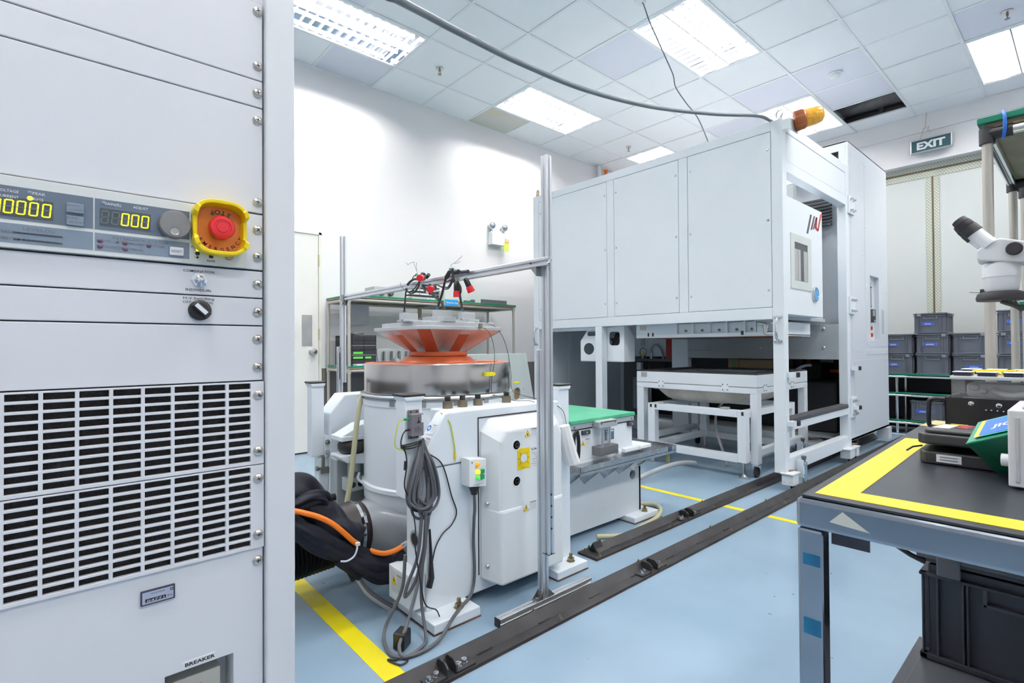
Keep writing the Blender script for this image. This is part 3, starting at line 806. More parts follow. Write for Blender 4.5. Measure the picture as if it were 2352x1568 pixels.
# buttons
x0, x1 = cp(389, 577)[0], cp(421, 577)[0]; z1_, z0_ = cp(405, 568.5)[1], cp(405, 587)[1]
rb = B(x0, x1, CY-0.005, CY, z0_, z1_).build('reset_button', PAPER, ctl, 0.001)
x, z = cp(405, 580.5); MB().text('RESET', (x, CY-0.0055, z), X, Z, 0.005, 0, fit=0.015).build('lettering', GREYINK, rb)
for v0, v1 in ((468, 490), (497, 519)):
    x0, x1 = cp(152, 480)[0], cp(192, 480)[0]; z1_, z0_ = cp(172, v0)[1], cp(172, v1)[1]
    sb = B(x0, x1, CY-0.004, CY, z0_, z1_).build('selector_button', SLATE2, ctl, 0.0008)
    q = MB().text('VOLTAGE' if v0 < 480 else 'PEAK', ((x0+x1)/2-0.004, CY-0.0045, z0_+0.0095), X, Z, 0.0045, 0, fit=0.017)
    q.text('CURRENT' if v0 < 480 else 'RMS', ((x0+x1)/2+0.003, CY-0.0045, z0_+0.003), X, Z, 0.0045, 0, fit=0.017); q.build('lettering', GREYINK, sb)
x, z = cp(400, 518)
jk = MB().lathe((x, CY, z), (0, -1, 0), [(0.0225, 0), (0.0225, 0.010), (0.0208, 0.0135), (0.0, 0.0142)], 48)
jko = jk.build('jog_dial', KNOBG, ctl)
MB().lathe((x-0.001, CY-0.0140, z-0.0115), (0, -1, 0), [(0.0072, 0), (0.0068, 0.001), (0.005, 0.0), (0, -0.0008)], 24).build('finger_dimple', mat('knob_dimple', (0.42, 0.41, 0.40), 0.35, 0.4), jko)
# emergency stop
x, z = cp(503, 528)
es = MB().lathe((x, CY, z), (0, -1, 0), [(0.0415, 0), (0.0415, 0.003), (0.0, 0.003)], 40).build('emergency_stop', ORLAB, ctl)
gd = MB()
def rg(a):
    # rounded, slightly squared guard outline
    q = (abs(math.cos(a)/0.0425)**3.2+abs(math.sin(a)/0.0465)**3.2)**(-1/3.2)
    return q
prof = [(0.0, 0.004), (0.0, 0.020), (-0.0065, 0.020), (-0.0065, 0.004)]
N = 96; vs_ = []; fs = []
for i in range(N):
    a = 2*math.pi*i/N
    notch = abs(((a-0.02+math.pi/2) % math.pi)-math.pi/2) < 0.42        # low at left and right
    top = 0.026 if not notch else 0.014
    lug = any(abs(((a-b+math.pi) % (2*math.pi))-math.pi) < 0.15 for b in (0.62, 2.52, 3.76, 5.66))
    if lug: top = 0.028
    r = rg(a)*(0.97 if notch else 1.0)
    for rr, hh_ in ((r+(0.0015 if lug else 0), 0.0), (r+(0.0015 if lug else 0), top), (r-0.0065, top), (r-0.0085, 0.0035), (r-0.0085, 0.0)):
        vs_.append((x+rr*math.cos(a), CY-hh_, z+rr*math.sin(a)))
for i in range(N):
    for k in range(5): fs.append((i*5+k, ((i+1) % N)*5+k, ((i+1) % N)*5+(k+1) % 5, i*5+(k+1) % 5))
gd.add(vs_, fs, 0, False); gd.build('guard_ring', YELP, es, 0.0015)
bt = MB().lathe((x, CY-0.003, z), (0, -1, 0), [(0.017, 0), (0.017, 0.008)], 28, 1)
bt.lathe((x, CY-0.011, z), (0, -1, 0), [(0.0175, 0), (0.0195, 0.003), (0.0195, 0.014), (0.0175, 0.017), (0.013, 0.0178), (0.0125, 0.0166), (0.0095, 0.0166), (0.009, 0.0178), (0.0, 0.018)], 36, 0)
bt.build('push_button', [REDP, INK], es)
lt = MB()
def arc_text(s, r, a_mid, step, size):
    n = len(s)
    for i, ch in enumerate(s):
        a = a_mid + (i-(n-1)/2)*step
        p = Vector((x+r*math.cos(a), CY-0.0034, z+r*math.sin(a)))
        yd = -Vector((math.cos(a), 0, math.sin(a))); xd = Vector((-math.sin(a), 0, math.cos(a)))
        lt.text(ch, p, xd, yd, size, 0, bold=0.02)
arc_text('STOP', 0.0335, math.pi/2-0.04, 0.30, 0.0115)
arc_text('EMERGENCY', 0.0375, -math.pi/2+0.12, 0.27, 0.0085)
lt.build('lettering', INK, es)
# ================================================================= ENVIRONMENT CHAMBER ON RAILS
CX, CYR, CYL, CT = 3.66, 1.38, 3.80, 2.51
ch = thing('test_chamber', 'huge white steel test chamber with three screwed front panels, standing on rails', 'test chamber', (4.4, 2.6, 0))
# frame: posts and beams
def fpart(name, x0, x1, y0, y1, z0, z1, m=CHAM, bev=0.004): return B(x0, x1, y0, y1, z0, z1).build(name, m, ch, bev)
post_r = fpart('post', CX, CX+0.075, CYR, CYR+0.073, 0.112, CT)
post_l = fpart('post', CX, CX+0.075, CYL-0.075, CYL, 0.05, CT)
post_m = fpart('post', CX, CX+0.075, 2.925, 3.0, 0.05, 1.155)
post_rr = fpart('post', 5.0, 5.075, CYR, CYR+0.068, 0.112, CT)
fpart('post', 5.0, 5.075, 2.85, 3.04, 0.05, 1.155)
fpart('post', 5.0, 5.075, CYL-0.075, CYL, 0.05, CT)
fpart('top_beam', CX, CX+0.075, CYR+0.073, CYL-0.075, 2.443, CT)
fpart('bottom_beam', CX, CX+0.075, CYR+0.073, CYL-0.075, 1.155, 1.236)
fpart('mullion', CX, CX+0.07, 2.0785, 2.1545, 1.236, 2.443); fpart('mullion', CX, CX+0.07, 2.783, 2.859, 1.236, 2.443)
fpart('top_beam', CX+0.075, 5.0, CYR, CYR+0.07, 2.434, CT)
fpart('cross_beam', CX+0.075, 5.0, CYR, CYR+0.07, 2.16, 2.238)
fpart('top_beam', CX+0.075, 5.0, CYL-0.07, CYL, 2.44, CT)
fpart('top_beam', 5.0, 5.075, CYR+0.068, CYL-0.075, 2.44, CT)
fpart('floor_beam', CX+0.075, 5.0, CYR, CYR+0.065, 0.112, 0.21)
fpart('floor_beam', CX+0.075, 5.0, CYL-0.065, CYL, 0.112, 0.21)
bb = fpart('bumper_beam', CX+0.075, 5.0, CYR+0.002, CYR+0.062, 0.392, 0.448)
B(CX+0.072, 4.995, CYR-0.004, CYR+0.066, 0.446, 0.478).build('rubber_strip', mat('bumper_rubber', (0.055, 0.055, 0.062), 0.7, var=0.15, scale=20), ch, 0.006)
# screwed front panels
for y0, y1 in ((1.4545, 2.077), (2.156, 2.7815), (2.8605, 3.7235)):
    p = B(CX+0.0015, CX+0.022, y0+0.002, y1-0.002, 1.239, 2.440).build('access_panel', CHAM, ch, 0.002)
    for yy in (y0+0.022, y1-0.022):
        for zz in (1.355, 1.837, 2.322):
            MB().lathe((CX+0.002, yy, zz), (-1, 0, 0), [(0.009, 0), (0.009, 0.002), (0.006, 0.0055), (0.0, 0.006)], 14).build('screw', STEEL, p)
    MB().box(CX+0.0185, CX+0.022, y0, y1, 1.2365, 2.4425).build('gap_shadow', mat('panel_gap_shade', (0.10, 0.11, 0.13), 0.7), p)  # dark sheet behind the panel, painting the shade in its edge gap
# upper side panel
p = B(3.744, 4.992, CYR+0.0025, CYR+0.02, 2.2405, 2.4315).build('side_panel', CHAM, ch, 0.002)
# inner test box with its door
ib = MB()
ib.box(3.76, 4.99, 1.56, 3.70, 1.19, 2.01)
inner = ib.build('inner_box', CHAM, ch, 0.004)
for zz in (1.30, 1.56, 1.82, 2.0): MB().lathe((4.93, 1.56, zz-0.03), (0, -1, 0), [(0.008, 0), (0.006, 0.004), (0, 0.005)], 12).build('screw', STEEL, inner)
door = B(3.738, 4.433, CYR+0.006, CYR+0.16, 1.188, 2.003).build('chamber_door', CHAM, ch, 0.003)
wf = MB().holed(rect(3.799, 4.188, 1.372, 1.758), [rect(3.866, 4.116, 1.432, 1.702)], 'xz', CYR+0.001, CYR+0.006).build('window_frame', mat('window_frame_pale', (0.62, 0.66, 0.64), 0.4), door, 0.001)
B(3.866, 4.116, CYR+0.004, CYR+0.0056, 1.432, 1.702).build('window_pane', WINDOWG, door)
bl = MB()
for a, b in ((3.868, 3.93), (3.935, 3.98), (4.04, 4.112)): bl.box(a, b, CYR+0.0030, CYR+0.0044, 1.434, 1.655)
bl.build('glass_reflection', mat('pane_reflection_metal', (0.50, 0.49, 0.48), 0.35, 0.4, var=0.05), door)  # pale bars in front of the pane, painting a reflection in the glass
dk = MB().lathe((4.256, CYR+0.006, 1.356), (0, -1, 0), [(0.056, 0), (0.056, 0.012), (0.048, 0.016), (0.047, 0.012)], 36, 0)
dk.lathe((4.256, CYR+0.006, 1.356), (0, -1, 0), [(0.047, 0.008), (0.047, 0.0125), (0.0, 0.013)], 36, 1)
dk.build('cable_port', [STEEL, SKYB], door)
def para(mb, pts, m): mb.prism(pts, 'xz', CYR+0.0045, CYR+0.0062, m)
lg = MB()
para(lg, [(4.105, 1.795), (4.137, 1.795), (4.217, 1.946), (4.185, 1.946)], 0)
para(lg, [(4.190, 1.835), (4.216, 1.835), (4.282, 1.945), (4.256, 1.945)], 0)
para(lg, [(4.234, 1.845), (4.262, 1.845), (4.332, 1.945), (4.304, 1.945)], 1)
para(lg, [(4.286, 1.857), (4.312, 1.857), (4.332, 1.945), (4.310, 1.945)], 1)
para(lg, [(4.325, 1.845), (4.353, 1.845), (4.430, 1.985), (4.400, 1.985)], 2)
para(lg, [(4.280, 1.870), (4.300, 1.845), (4.346, 1.842), (4.352, 1.855), (4.318, 1.864)], 2)
lg.build('emblem', [LOGOK, mat('logo_dark_red', (0.20, 0.03, 0.045), 0.4), LOGOR], door)
# machinery seen in the slot above the inner box
mo = MB()
mo.cyl((4.40, 1.80, 2.10), (4.62, 1.80, 2.10), 0.075, seg=24); mo.box(4.36, 4.66, 1.72, 1.88, 2.01, 2.04)
for k in range(8): mo.cyl((4.42+k*0.025, 1.80, 2.10), (4.43+k*0.025, 1.80, 2.10), 0.083, seg=24)
mo.build('fan_motor', BLACK, inner)
fn = MB()
for k in range(9): fn.box(5.02, 5.06, 1.50+0.0, 2.05, 2.02+k*0.028, 2.035+k*0.028)
fn.build('vent_fins', mat('dark_fins', (0.05, 0.055, 0.065), 0.4, 0.3), ch)
B(4.62, 4.80, 1.86, 1.98, 2.01, 2.4).build('duct_box', CHAM, inner, 0.003)
B(4.88, 4.95, 1.75, 1.85, 2.01, 2.4).build('duct_box', GREYPLATE, inner, 0.003)
B(CX+0.02, 5.0, CYL-0.03, CYL-0.02, 1.236, 2.44).build('rear_panel', CHGREY, ch)
# left inner side wall below, rear panel
sp = MB()
for a, b in ((3.735, 4.09), (4.15, 4.545), (4.62, 5.0)): sp.box(a, b, 3.72, 3.735, 0.05, 1.15)
sp.box(4.09, 4.15, 3.715, 3.725, 0.05, 1.15); sp.box(4.545, 4.62, 3.715, 3.725, 0.05, 1.15)
sp.build('side_lining', CHGREY, ch, 0.002)
bk = B(5.0, 5.02, CYR+0.068, 2.85, 0.852, 1.155).build('back_panel', CHGREY, ch, 0.002)
B(4.992, 5.0, CYR+0.075, 2.84, 0.852, 0.93).build('fold', CHGREY, bk, 0.002)
for yy in (1.56, 2.1, 2.62): MB().lathe((4.999, yy, 0.955), (-1, 0, 0), [(0.012, 0), (0.012, 0.004), (0.006, 0.01), (0, 0.011)], 12).build('bolt', STEEL, bk)
MB().lathe((4.999, 1.56, 1.12), (-1, 0, 0), [(0.012, 0), (0.012, 0.004), (0.006, 0.01), (0, 0.011)], 12).build('bolt', STEEL, bk)
# bottom plate carrier hanging under the box
tr = MB()
tx, ty0, ty1 = 3.80, 1.50, 2.655
tr.box(tx, 4.5, ty0, ty1, 1.05, 1.06); tr.box(tx+0.02, tx+0.03, ty0, ty1, 1.05, 1.155); tr.box(tx, 4.5, ty0, ty0+0.006, 1.045, 1.15)
tr.box(tx, tx+0.03, 2.27, ty1, 1.05, 1.16)
tr.box(tx, tx+0.03, ty0, 1.62, 1.05, 1.16); tr.box(tx-0.001, tx+0.028, ty0, ty1, 1.045, 1.075)
car = tr.build('bottom_carrier', CHAM, ch, 0.002)
for yy in (2.265, 2.12, 1.98, 1.845, 1.71, 1.63):
    B(tx-0.002, tx+0.024, yy-0.006, yy+0.006, 1.07, 1.158).build('rib', CHAM, car)
for k, yy in enumerate((2.19, 2.05, 1.91, 1.775, 1.665)):
    MB().lathe((tx+0.02, yy, 1.098), (-1, 0, 0), [(0.010, 0), (0.010, 0.010), (0.005, 0.010), (0.005, 0.022), (0, 0.022)], 10).build('bolt', mat('dark_bolt', (0.25, 0.24, 0.22), 0.35, 0.9), car)
B(tx-0.004, tx, 2.555, 2.615, 1.115, 1.15).build('hinge_plate', mat('plate_warm', (0.52, 0.50, 0.47), 0.35, 0.6), car)
for yy in (2.48, 2.525): B(tx-0.003, tx, yy, yy+0.014, 1.058, 1.088).build('rubber_stop', BLACK, car)
B(tx-0.003, tx, 1.715, 1.735, 1.055, 1.085).build('rubber_stop', BLACK, car)
B(tx+0.05, 4.45, ty0+0.05, ty1-0.05, 1.04, 1.05).build('copper_edge', mat('copper_edge', (0.30, 0.14, 0.07), 0.4, 0.6), car)
B(3.80, 4.75, 1.47, 2.75, 1.165, 1.19).build('base_plate', CHGREY, ch, 0.002)
pv = MB()
pv.tube(smooth_path([(3.77, 1.60, 1.135), (3.77, 1.56, 1.13), (3.77, 1.545, 1.115), (3.77, 1.545, 1.07), (3.77, 1.53, 1.06), (3.77, 1.48, 1.06)], 5), 0.014, 12)
pv.cyl((3.77, 1.545, 1.125), (3.77, 1.545, 1.10), 0.019, seg=14); pv.cyl((3.77, 1.52, 1.06), (3.77, 1.49, 1.06), 0.018, seg=14)
pv.cyl((3.765, 1.50, 1.135), (3.765, 1.47, 1.135), 0.017, seg=14)
pv.build('drain_pipe', STEEL, ch)
# perforated connection box behind the middle post
jb = MB()
jx = 3.742
jb.holed([(2.745, 0.84), (3.245, 0.84), (3.245, 1.03), (3.155, 1.135), (2.745, 1.155)],
         [rrect(3.06, 3.16, 1.075, 1.115, 0.015), circle(3.145, 0.955, 0.062, 0.055, 20), rrect(2.79, 2.905, 0.985, 1.11, 0.03)], 'yz', jx, jx+0.006)
jb.prism([(3.742, 0.84), (3.90, 0.84), (3.90, 1.06), (3.80, 1.155), (3.742, 1.155)], 'xz', 2.742, 2.748)
jb.box(jx, 3.90, 2.745, 3.245, 0.838, 0.844)
jo = jb.build('connection_bracket', CHAM, ch, 0.001)
wi = MB()
for k in range(7): wi.tube(smooth_path([(3.80+0.01*k, 2.80+0.02*k, 1.10), (3.79, 2.83+0.015*k, 1.02-0.01*k), (3.80, 2.88, 0.99+0.008*k), (3.82, 2.95, 1.05)], 5), 0.005, 6)
wi.build('wiring', BLKCAB, jo)
B(3.70, 3.735, 3.03, 3.72, 1.125, 1.155).build('guide_rail', CHAM, ch, 0.002)
# grab handles
def handle(y, x=CX):
    h = MB()
    h.tube(smooth_path([(x, y, 1.165), (x-0.022, y, 1.155), (x-0.032, y, 1.125), (x-0.034, y, 1.088), (x-0.032, y, 1.05), (x-0.022, y, 1.02), (x, y, 1.01)], 6), 0.009, 12)
    for zz in (1.17, 1.004):
        h.box(x-0.008, x, y-0.028, y+0.028, zz-0.01, zz+0.01); h.cyl((x-0.011, y-0.018, zz), (x, y-0.018, zz), 0.005, seg=10); h.cyl((x-0.011, y+0.018, zz), (x, y+0.018, zz), 0.005, seg=10)
    h.build('grab_handle', CHROME, ch, 0.003)
handle(1.418); handle(3.765)
# limit brackets with black tips, brass pins, eye bolts
def limit(x, z):
    b = MB().box(x-0.01, x+0.006, CYR-0.002, CYR, z-0.05, z+0.05, 0).box(x-0.006, x+0.075, CYR-0.04, CYR, z-0.017, z+0.017, 0)
    o = b.build('limit_bracket', CHAM, ch, 0.002)
    B(x+0.05, x+0.09, CYR-0.052, CYR-0.008, z-0.017, z+0.017).build('rubber_tip', BLACK, o, 0.003)
limit(3.70, 0.775); limit(3.70, 0.447); limit(5.09, 0.776); limit(5.09, 0.44)
for x, z in ((3.71, 0.128), (5.07, 0.138)):
    MB().cyl((x, CYR, z), (x+0.09, CYR-0.012, z-0.012), 0.008, seg=12).build('pin', mat('brass_pin', (0.45, 0.28, 0.17), 0.35, 0.9), ch)
def hinge_plate(z0, z1):
    o = B(5.04, 5.19, CYR-0.014, CYR, z0, z1).build('joint_plate', CHAM, ch, 0.002)
    for zz in (z0+0.028, z1-0.028):
        for xx in (5.075, 5.15):
            MB().lathe((xx, CYR-0.014, zz), (0, -1, 0), [(0.013, 0), (0.013, 0.010), (0.008, 0.010), (0.007, 0.024), (0, 0.025)], 10).build('bolt', STEEL, o)
hinge_plate(2.10, 2.25); hinge_plate(1.24, 1.39); hinge_plate(0.36, 0.53)
for yy, nm in ((1.411, 'lifting_eye'), (3.769, 'lifting_eye')):
    e = MB(); e.cyl((3.70, yy, CT), (3.70, yy, CT+0.02), 0.02, seg=16)
    e.tube([(3.70+0.024*math.cos(a)*0.55, yy+0.026*math.cos(a), CT+0.046+0.028*math.sin(a)) for a in [k*math.pi/10 for k in range(20)]], 0.008, 8, 0, True)
    e.build(nm, STEEL if yy < 2 else BRASSY, ch)
# wheel blocks
def foot(x0, x1, y0=1.333, y1=1.405):
    f = MB().box(x0, x1, y0, y1, 0.042, 0.116).box(x0-0.012, x1+0.012, y0-0.006, y1+0.006, 0.112, 0.122)
    o = f.build('wheel_block', CHAM, ch, 0.002)
    MB().cyl(((x0+x1)/2, y0+0.015, 0.0315), ((x0+x1)/2, y0+0.03, 0.0315), 0.02, seg=16).build('wheel', mat('dark_wheel', (0.05, 0.05, 0.05), 0.4, 0.8), o)
    MB().cyl((x0-0.002, (y0+y1)/2-0.015, 0.062), (x0, (y0+y1)/2-0.015, 0.062), 0.004, seg=8).cyl((x0-0.002, (y0+y1)/2+0.02, 0.062), (x0, (y0+y1)/2+0.02, 0.062), 0.004, seg=8).build('screw', STEEL, o)
foot(3.655, 3.755); foot(4.86, 4.985); foot(5.03, 5.105)
# amber beacon bracket stays on the chamber
bc = thing('warning_beacon', 'amber rotating warning beacon on the upper front corner of the white chamber', 'beacon', (3.72, 1.36, 2.47))
MB().box(3.665, 3.67, 1.33, CYR+0.05, 2.43, 2.50).box(3.665, 3.80, 1.328, 1.334, 2.42, 2.50).build('bracket', CHAM, bc, 0.002)
bm_ = MB().lathe((3.735, 1.328, 2.487), (0.45, -0.86, 0.18), [(0.048, 0.0), (0.062, 0.004), (0.064, 0.03), (0.064, 0.058), (0.058, 0.066), (0.0, 0.068)], 40)
bm_.build('base', AMBERD, bc)
rb_ = MB()
ax = Vector((0.45, -0.86, 0.18)).normalized(); px_, py_ = perp(ax)
for k in range(36):
    a = 2*math.pi*k/36; p = Vector((3.735, 1.328, 2.487))+(px_*math.cos(a)+py_*math.sin(a))*0.064
    rb_.bar(p+ax*0.006, p+ax*0.056, 0.004, 0.004)
rb_.build('rib_ring', AMBERD, bc)
MB().lathe(Vector((3.735, 1.328, 2.487))+ax*0.066, ax, [(0.059, 0), (0.059, 0.04), (0.057, 0.070), (0.050, 0.094), (0.034, 0.110), (0.0, 0.117)], 40).build('dome', AMBER, bc)
# ---------------------------------------------------------------- control tower behind
tw = thing('control_tower', 'tall white control cabinet with recessed controller, behind the chamber toward the exit wall', 'control cabinet', (5.7, 2.6, 0))
TY, TX0, TX1, TT = 1.385, 5.09, 6.31, 2.735
sd = MB()
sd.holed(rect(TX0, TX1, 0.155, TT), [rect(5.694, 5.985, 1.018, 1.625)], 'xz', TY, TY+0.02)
sdo = sd.build('side_wall', CHAM_DIM, tw, 0.002)
MB().holed([(TY+0.02, 0.86), (3.8, 0.86), (3.8, TT), (TY+0.02, TT)], [rect(1.456, 1.60, 2.56, 2.662)], 'yz', TX0, TX0+0.02).build('front_wall', CHAM_DIM, tw)
B(TX0+0.03, TX0+0.04, 1.44, 1.62, 2.55, 2.67).build('vent_back', DARK, tw)
B(TX1-0.02, TX1, TY+0.02, 3.8, 0.155, TT).build('rear_wall', CHAM_DIM, tw)
B(TX0, TX1, 3.78, 3.8, 0.155, TT).build('side_wall', CHGREY, tw)
B(TX0, TX1, TY, 3.8, TT-0.01, TT+0.002).build('roof', CHAM_DIM, tw)
B(TX0, TX1, TY, 3.8, 0.155, 0.175).build('base_pan', CHGREY, tw)
for x0, x1, y0, y1 in ((6.17, 6.29, 1.36, 1.46), (6.17, 6.29, 3.6, 3.7), (5.15, 5.25, 3.6, 3.7)): B(x0, x1, y0, y1, 0.0 if y0 > 2 else 0.042, 0.156).build('foot_block', CHAM_DIM, tw, 0.002)
def sheet(x0, x1, z0, z1, nm='cover_panel'):
    o = B(x0, x1, TY-0.0022, TY, z0, z1).build(nm, CHAM_DIM, tw, 0.001)
    for xx in (x0+0.02, x1-0.02):
        for zz in (z0+0.03, (z0+z1)/2, z1-0.03): MB().lathe((xx, TY-0.002, zz), (0, -1, 0), [(0.005, 0), (0.004, 0.002), (0, 0.003)], 8).build('screw', STEEL, o)
sheet(5.137, 5.495, 0.915, 2.655)
o = MB().holed(rect(5.545, 6.285, 0.955, 2.655), [rect(5.694, 5.985, 1.018, 1.625)], 'xz', TY-0.0022, TY).build('cover_panel', CHAM_DIM, tw, 0.001)
for xx in (5.575, 6.265):
    for zz in (0.985, 1.5, 2.05, 2.62): MB().lathe((xx, TY-0.002, zz), (0, -1, 0), [(0.006, 0), (0.005, 0.002), (0, 0.003)], 8).build('screw', STEEL, o)
sheet(5.19, 6.27, 0.20, 0.843); sheet(5.55, 6.285, 0.885, 0.925, 'strip_panel')
B(6.075, 6.15, TY-0.004, TY-0.002, 1.085, 1.32).build('flush_handle', GREYPLATE, tw, 0.001)
RD = 0.036
rc = MB().box(5.69, 5.99, TY+RD, TY+RD+0.004, 1.01, 1.63).box(5.686, 5.694, TY+0.02, TY+RD, 1.01, 1.63).box(5.985, 5.993, TY+0.02, TY+RD, 1.01, 1.63).box(5.69, 5.99, TY+0.02, TY+RD, 1.625, 1.632).box(5.69, 5.99, TY+0.02, TY+RD, 1.01, 1.018)
rco = rc.build('controller_recess', CHAM_DIM, tw)
B(5.70, 5.86, TY+RD-0.004, TY+RD, 1.535, 1.58).build('nameplate', mat('screen_grey', (0.40, 0.45, 0.45), 0.25), rco, 0.001)
B(5.70, 5.86, TY+RD-0.010, TY+RD, 1.345, 1.52).build('touch_screen', mat('screen_slate', (0.25, 0.29, 0.30), 0.25), rco, 0.003)
B(5.695, 5.86, TY+RD-0.012, TY+RD, 1.522, 1.532).build('screen_bar', INK, rco); B(5.695, 5.85, TY+RD-0.012, TY+RD, 1.333, 1.342).build('screen_bar', INK, rco)
q = B(5.70, 5.895, TY+0.004, TY+RD, 1.19, 1.315).build('recorder', BLACK, rco, 0.002)
B(5.79, 5.86, TY+0.002, TY+0.004, 1.25, 1.305).build('readout', mat('readout_grey', (0.30, 0.34, 0.36), 0.3), q); B(5.83, 5.885, TY+0.002, TY+0.004, 1.195, 1.215).build('readout', mat('readout_grey', (0.30, 0.34, 0.36), 0.3), q)
for x, z, m, nm in ((5.72, 1.135, BLACK, 'selector_knob'), (5.80, 1.135, mat('orange_knob', (0.45, 0.12, 0.04), 0.4), 'selector_knob'), (5.735, 1.065, YELP, 'push_button'), (5.81, 1.07, REDP, 'push_button')):
    MB().lathe((x, TY+RD, z), (0, -1, 0), [(0.022, 0), (0.022, 0.010), (0.019, 0.012), (0.019, 0.026), (0, 0.028)], 18).build(nm, m, rco)
# castor under the tower
MB().cyl((5.36, 1.42, 0.06), (5.36, 1.46, 0.06), 0.055, seg=20).box(5.33, 5.39, 1.41, 1.415, 0.06, 0.156).build('castor', RUBBER, tw)
# ---------------------------------------------------------------- machinery standing in the dark bay of the tower
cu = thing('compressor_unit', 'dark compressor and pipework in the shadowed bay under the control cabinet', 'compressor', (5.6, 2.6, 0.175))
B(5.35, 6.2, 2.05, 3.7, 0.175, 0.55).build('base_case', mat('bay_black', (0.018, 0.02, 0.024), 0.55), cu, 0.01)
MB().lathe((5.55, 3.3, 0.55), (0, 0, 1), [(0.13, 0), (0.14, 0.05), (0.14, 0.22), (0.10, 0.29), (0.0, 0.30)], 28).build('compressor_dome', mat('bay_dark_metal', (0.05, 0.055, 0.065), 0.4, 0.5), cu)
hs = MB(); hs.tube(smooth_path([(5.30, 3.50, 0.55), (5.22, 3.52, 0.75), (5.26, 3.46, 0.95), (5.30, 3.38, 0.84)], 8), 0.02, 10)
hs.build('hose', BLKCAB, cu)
fg = MB()
for k in range(12): fg.tube([(5.10, 3.45+0.16*math.cos(a), 0.42+0.16*math.sin(a)) for a in [j*math.pi/12 for j in range(24)]][k:k+2] if False else [(5.10, 3.40+k*0.018, 0.25), (5.10, 3.40+k*0.018, 0.60)], 0.0018, 5)
for k in range(18): fg.tube([(5.10, 3.39, 0.26+k*0.019), (5.10, 3.62, 0.26+k*0.019)], 0.0018, 5)
fg.build('fan_guard', STEEL, cu)
B(5.12, 5.13, 3.38, 3.63, 0.24, 0.61).build('condenser_face', mat('fin_pale', (0.35, 0.38, 0.42), 0.5), cu)
ps = MB().box(5.05, 5.10, 3.04, 3.72, 0.805, 0.835)
pso = ps.build('pipe_shelf', mat('shelf_grey', (0.10, 0.115, 0.115), 0.5), cu)
rdb = MB().box(5.06, 5.16, 3.06, 3.15, 0.835, 1.06)
rdb.build('red_control_valve', REDBOX, cu, 0.004)
B(5.05, 5.16, 3.05, 3.16, 1.06, 1.09).build('valve_cap', GREYPLATE, cu, 0.003)
MB().tube(smooth_path([(5.06, 3.33, 0.835), (5.06, 3.34, 0.93), (5.06, 3.30, 0.985), (5.06, 3.25, 0.985), (5.06, 3.20, 0.92), (5.06, 3.18, 0.835)], 8), 0.011, 10).build('grey_hose', mat('grey_flex', (0.27, 0.27, 0.29), 0.5), cu)
MB().cyl((5.055, 3.335, 0.835), (5.055, 3.335, 0.90), 0.013, seg=12).build('hose_fitting', STEEL, cu)
v = MB().box(5.05, 5.075, 3.44, 3.465, 0.885, 0.91).build('valve_head', YELP, cu, 0.002)
MB().tube([(5.07, 3.452+0.045*math.cos(a), 0.905+0.05*math.sin(a)) for a in [k*math.pi/10 for k in range(20)]], 0.004, 6, 0, True).build('blue_tube', mat('blue_tube', (0.05, 0.08, 0.25), 0.4), cu)
MB().cyl((5.06, 3.452, 0.835), (5.06, 3.452, 0.885), 0.010, seg=12).cyl((5.06, 3.45, 0.98), (5.06, 3.45, 1.12), 0.018, 0.030, seg=14).build('nozzle', GREYPLATE, cu)
B(5.09, 5.14, 3.5, 3.56, 0.70, 0.79).build('filter_cup', PAPER, cu, 0.008)
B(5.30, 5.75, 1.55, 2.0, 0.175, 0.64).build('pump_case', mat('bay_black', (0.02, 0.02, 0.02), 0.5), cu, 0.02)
MB().prism([(5.45, 0.64), (5.75, 0.64), (5.75, 0.72), (5.64, 0.80), (5.5, 0.80)], 'xz', 1.74, 1.92).build('belt_guard', mat('bay_black', (0.02, 0.02, 0.02), 0.5), cu, 0.01)
ag = MB(); ag.tube([(5.42, 1.93-0.12+0.17*math.cos(a), 0.62+0.165*math.sin(a)) for a in [0.35+k*0.16 for k in range(9)]], 0.014, 8); ag.build('white_hose', PAPER, cu)
bxs = []
bx1 = tag(B(5.42, 5.72, 2.50, 2.62, 0.551, 0.835).build('cardboard_box', CARD, None, 0.003), 'narrow cardboard box with green print behind the white cart', 'cardboard box', 'cardboard boxes behind the cart')
MB().prism([(2.52, 0.74), (2.56, 0.72), (2.585, 0.79), (2.57, 0.82), (2.53, 0.80)], 'yz', 5.417, 5.4195).build('green_print', mat('print_green', (0.16, 0.30, 0.08), 0.5), bx1)
bx2 = tag(B(5.40, 5.72, 2.07, 2.49, 0.551, 0.832).build('cardboard_box', CARD, None, 0.003), 'wide plain cardboard box behind the white cart, right of the printed one', 'cardboard box', 'cardboard boxes behind the cart')
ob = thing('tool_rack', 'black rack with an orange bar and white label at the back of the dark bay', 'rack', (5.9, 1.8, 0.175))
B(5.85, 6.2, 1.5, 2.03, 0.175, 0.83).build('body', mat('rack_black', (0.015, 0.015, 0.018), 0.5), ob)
B(5.84, 5.85, 1.55, 2.02, 0.70, 0.73).build('orange_bar', ORCAB, ob); B(5.84, 5.85, 1.95, 1.985, 0.77, 0.83).build('orange_post', ORCAB, ob)
B(5.84, 5.85, 1.74, 1.86, 0.80, 0.832).build('label', PAPER, ob)
fc = thing('metal_canister', 'brushed metal canister lying on the floor under the chamber', 'canister', (5.2, 1.75, 0))
a0, a1 = on_z(1487, 1012, 0.06), on_z(1880, 1010, 0.06)
MB().cyl((4.95, 1.80, 0.075), (5.16, 1.60, 0.075), 0.075, seg=32).build('body', BRUSH, fc)
MB().cyl((5.16, 1.60, 0.075), (5.175, 1.585, 0.075), 0.069, seg=32).build('cap', BLACK, fc)
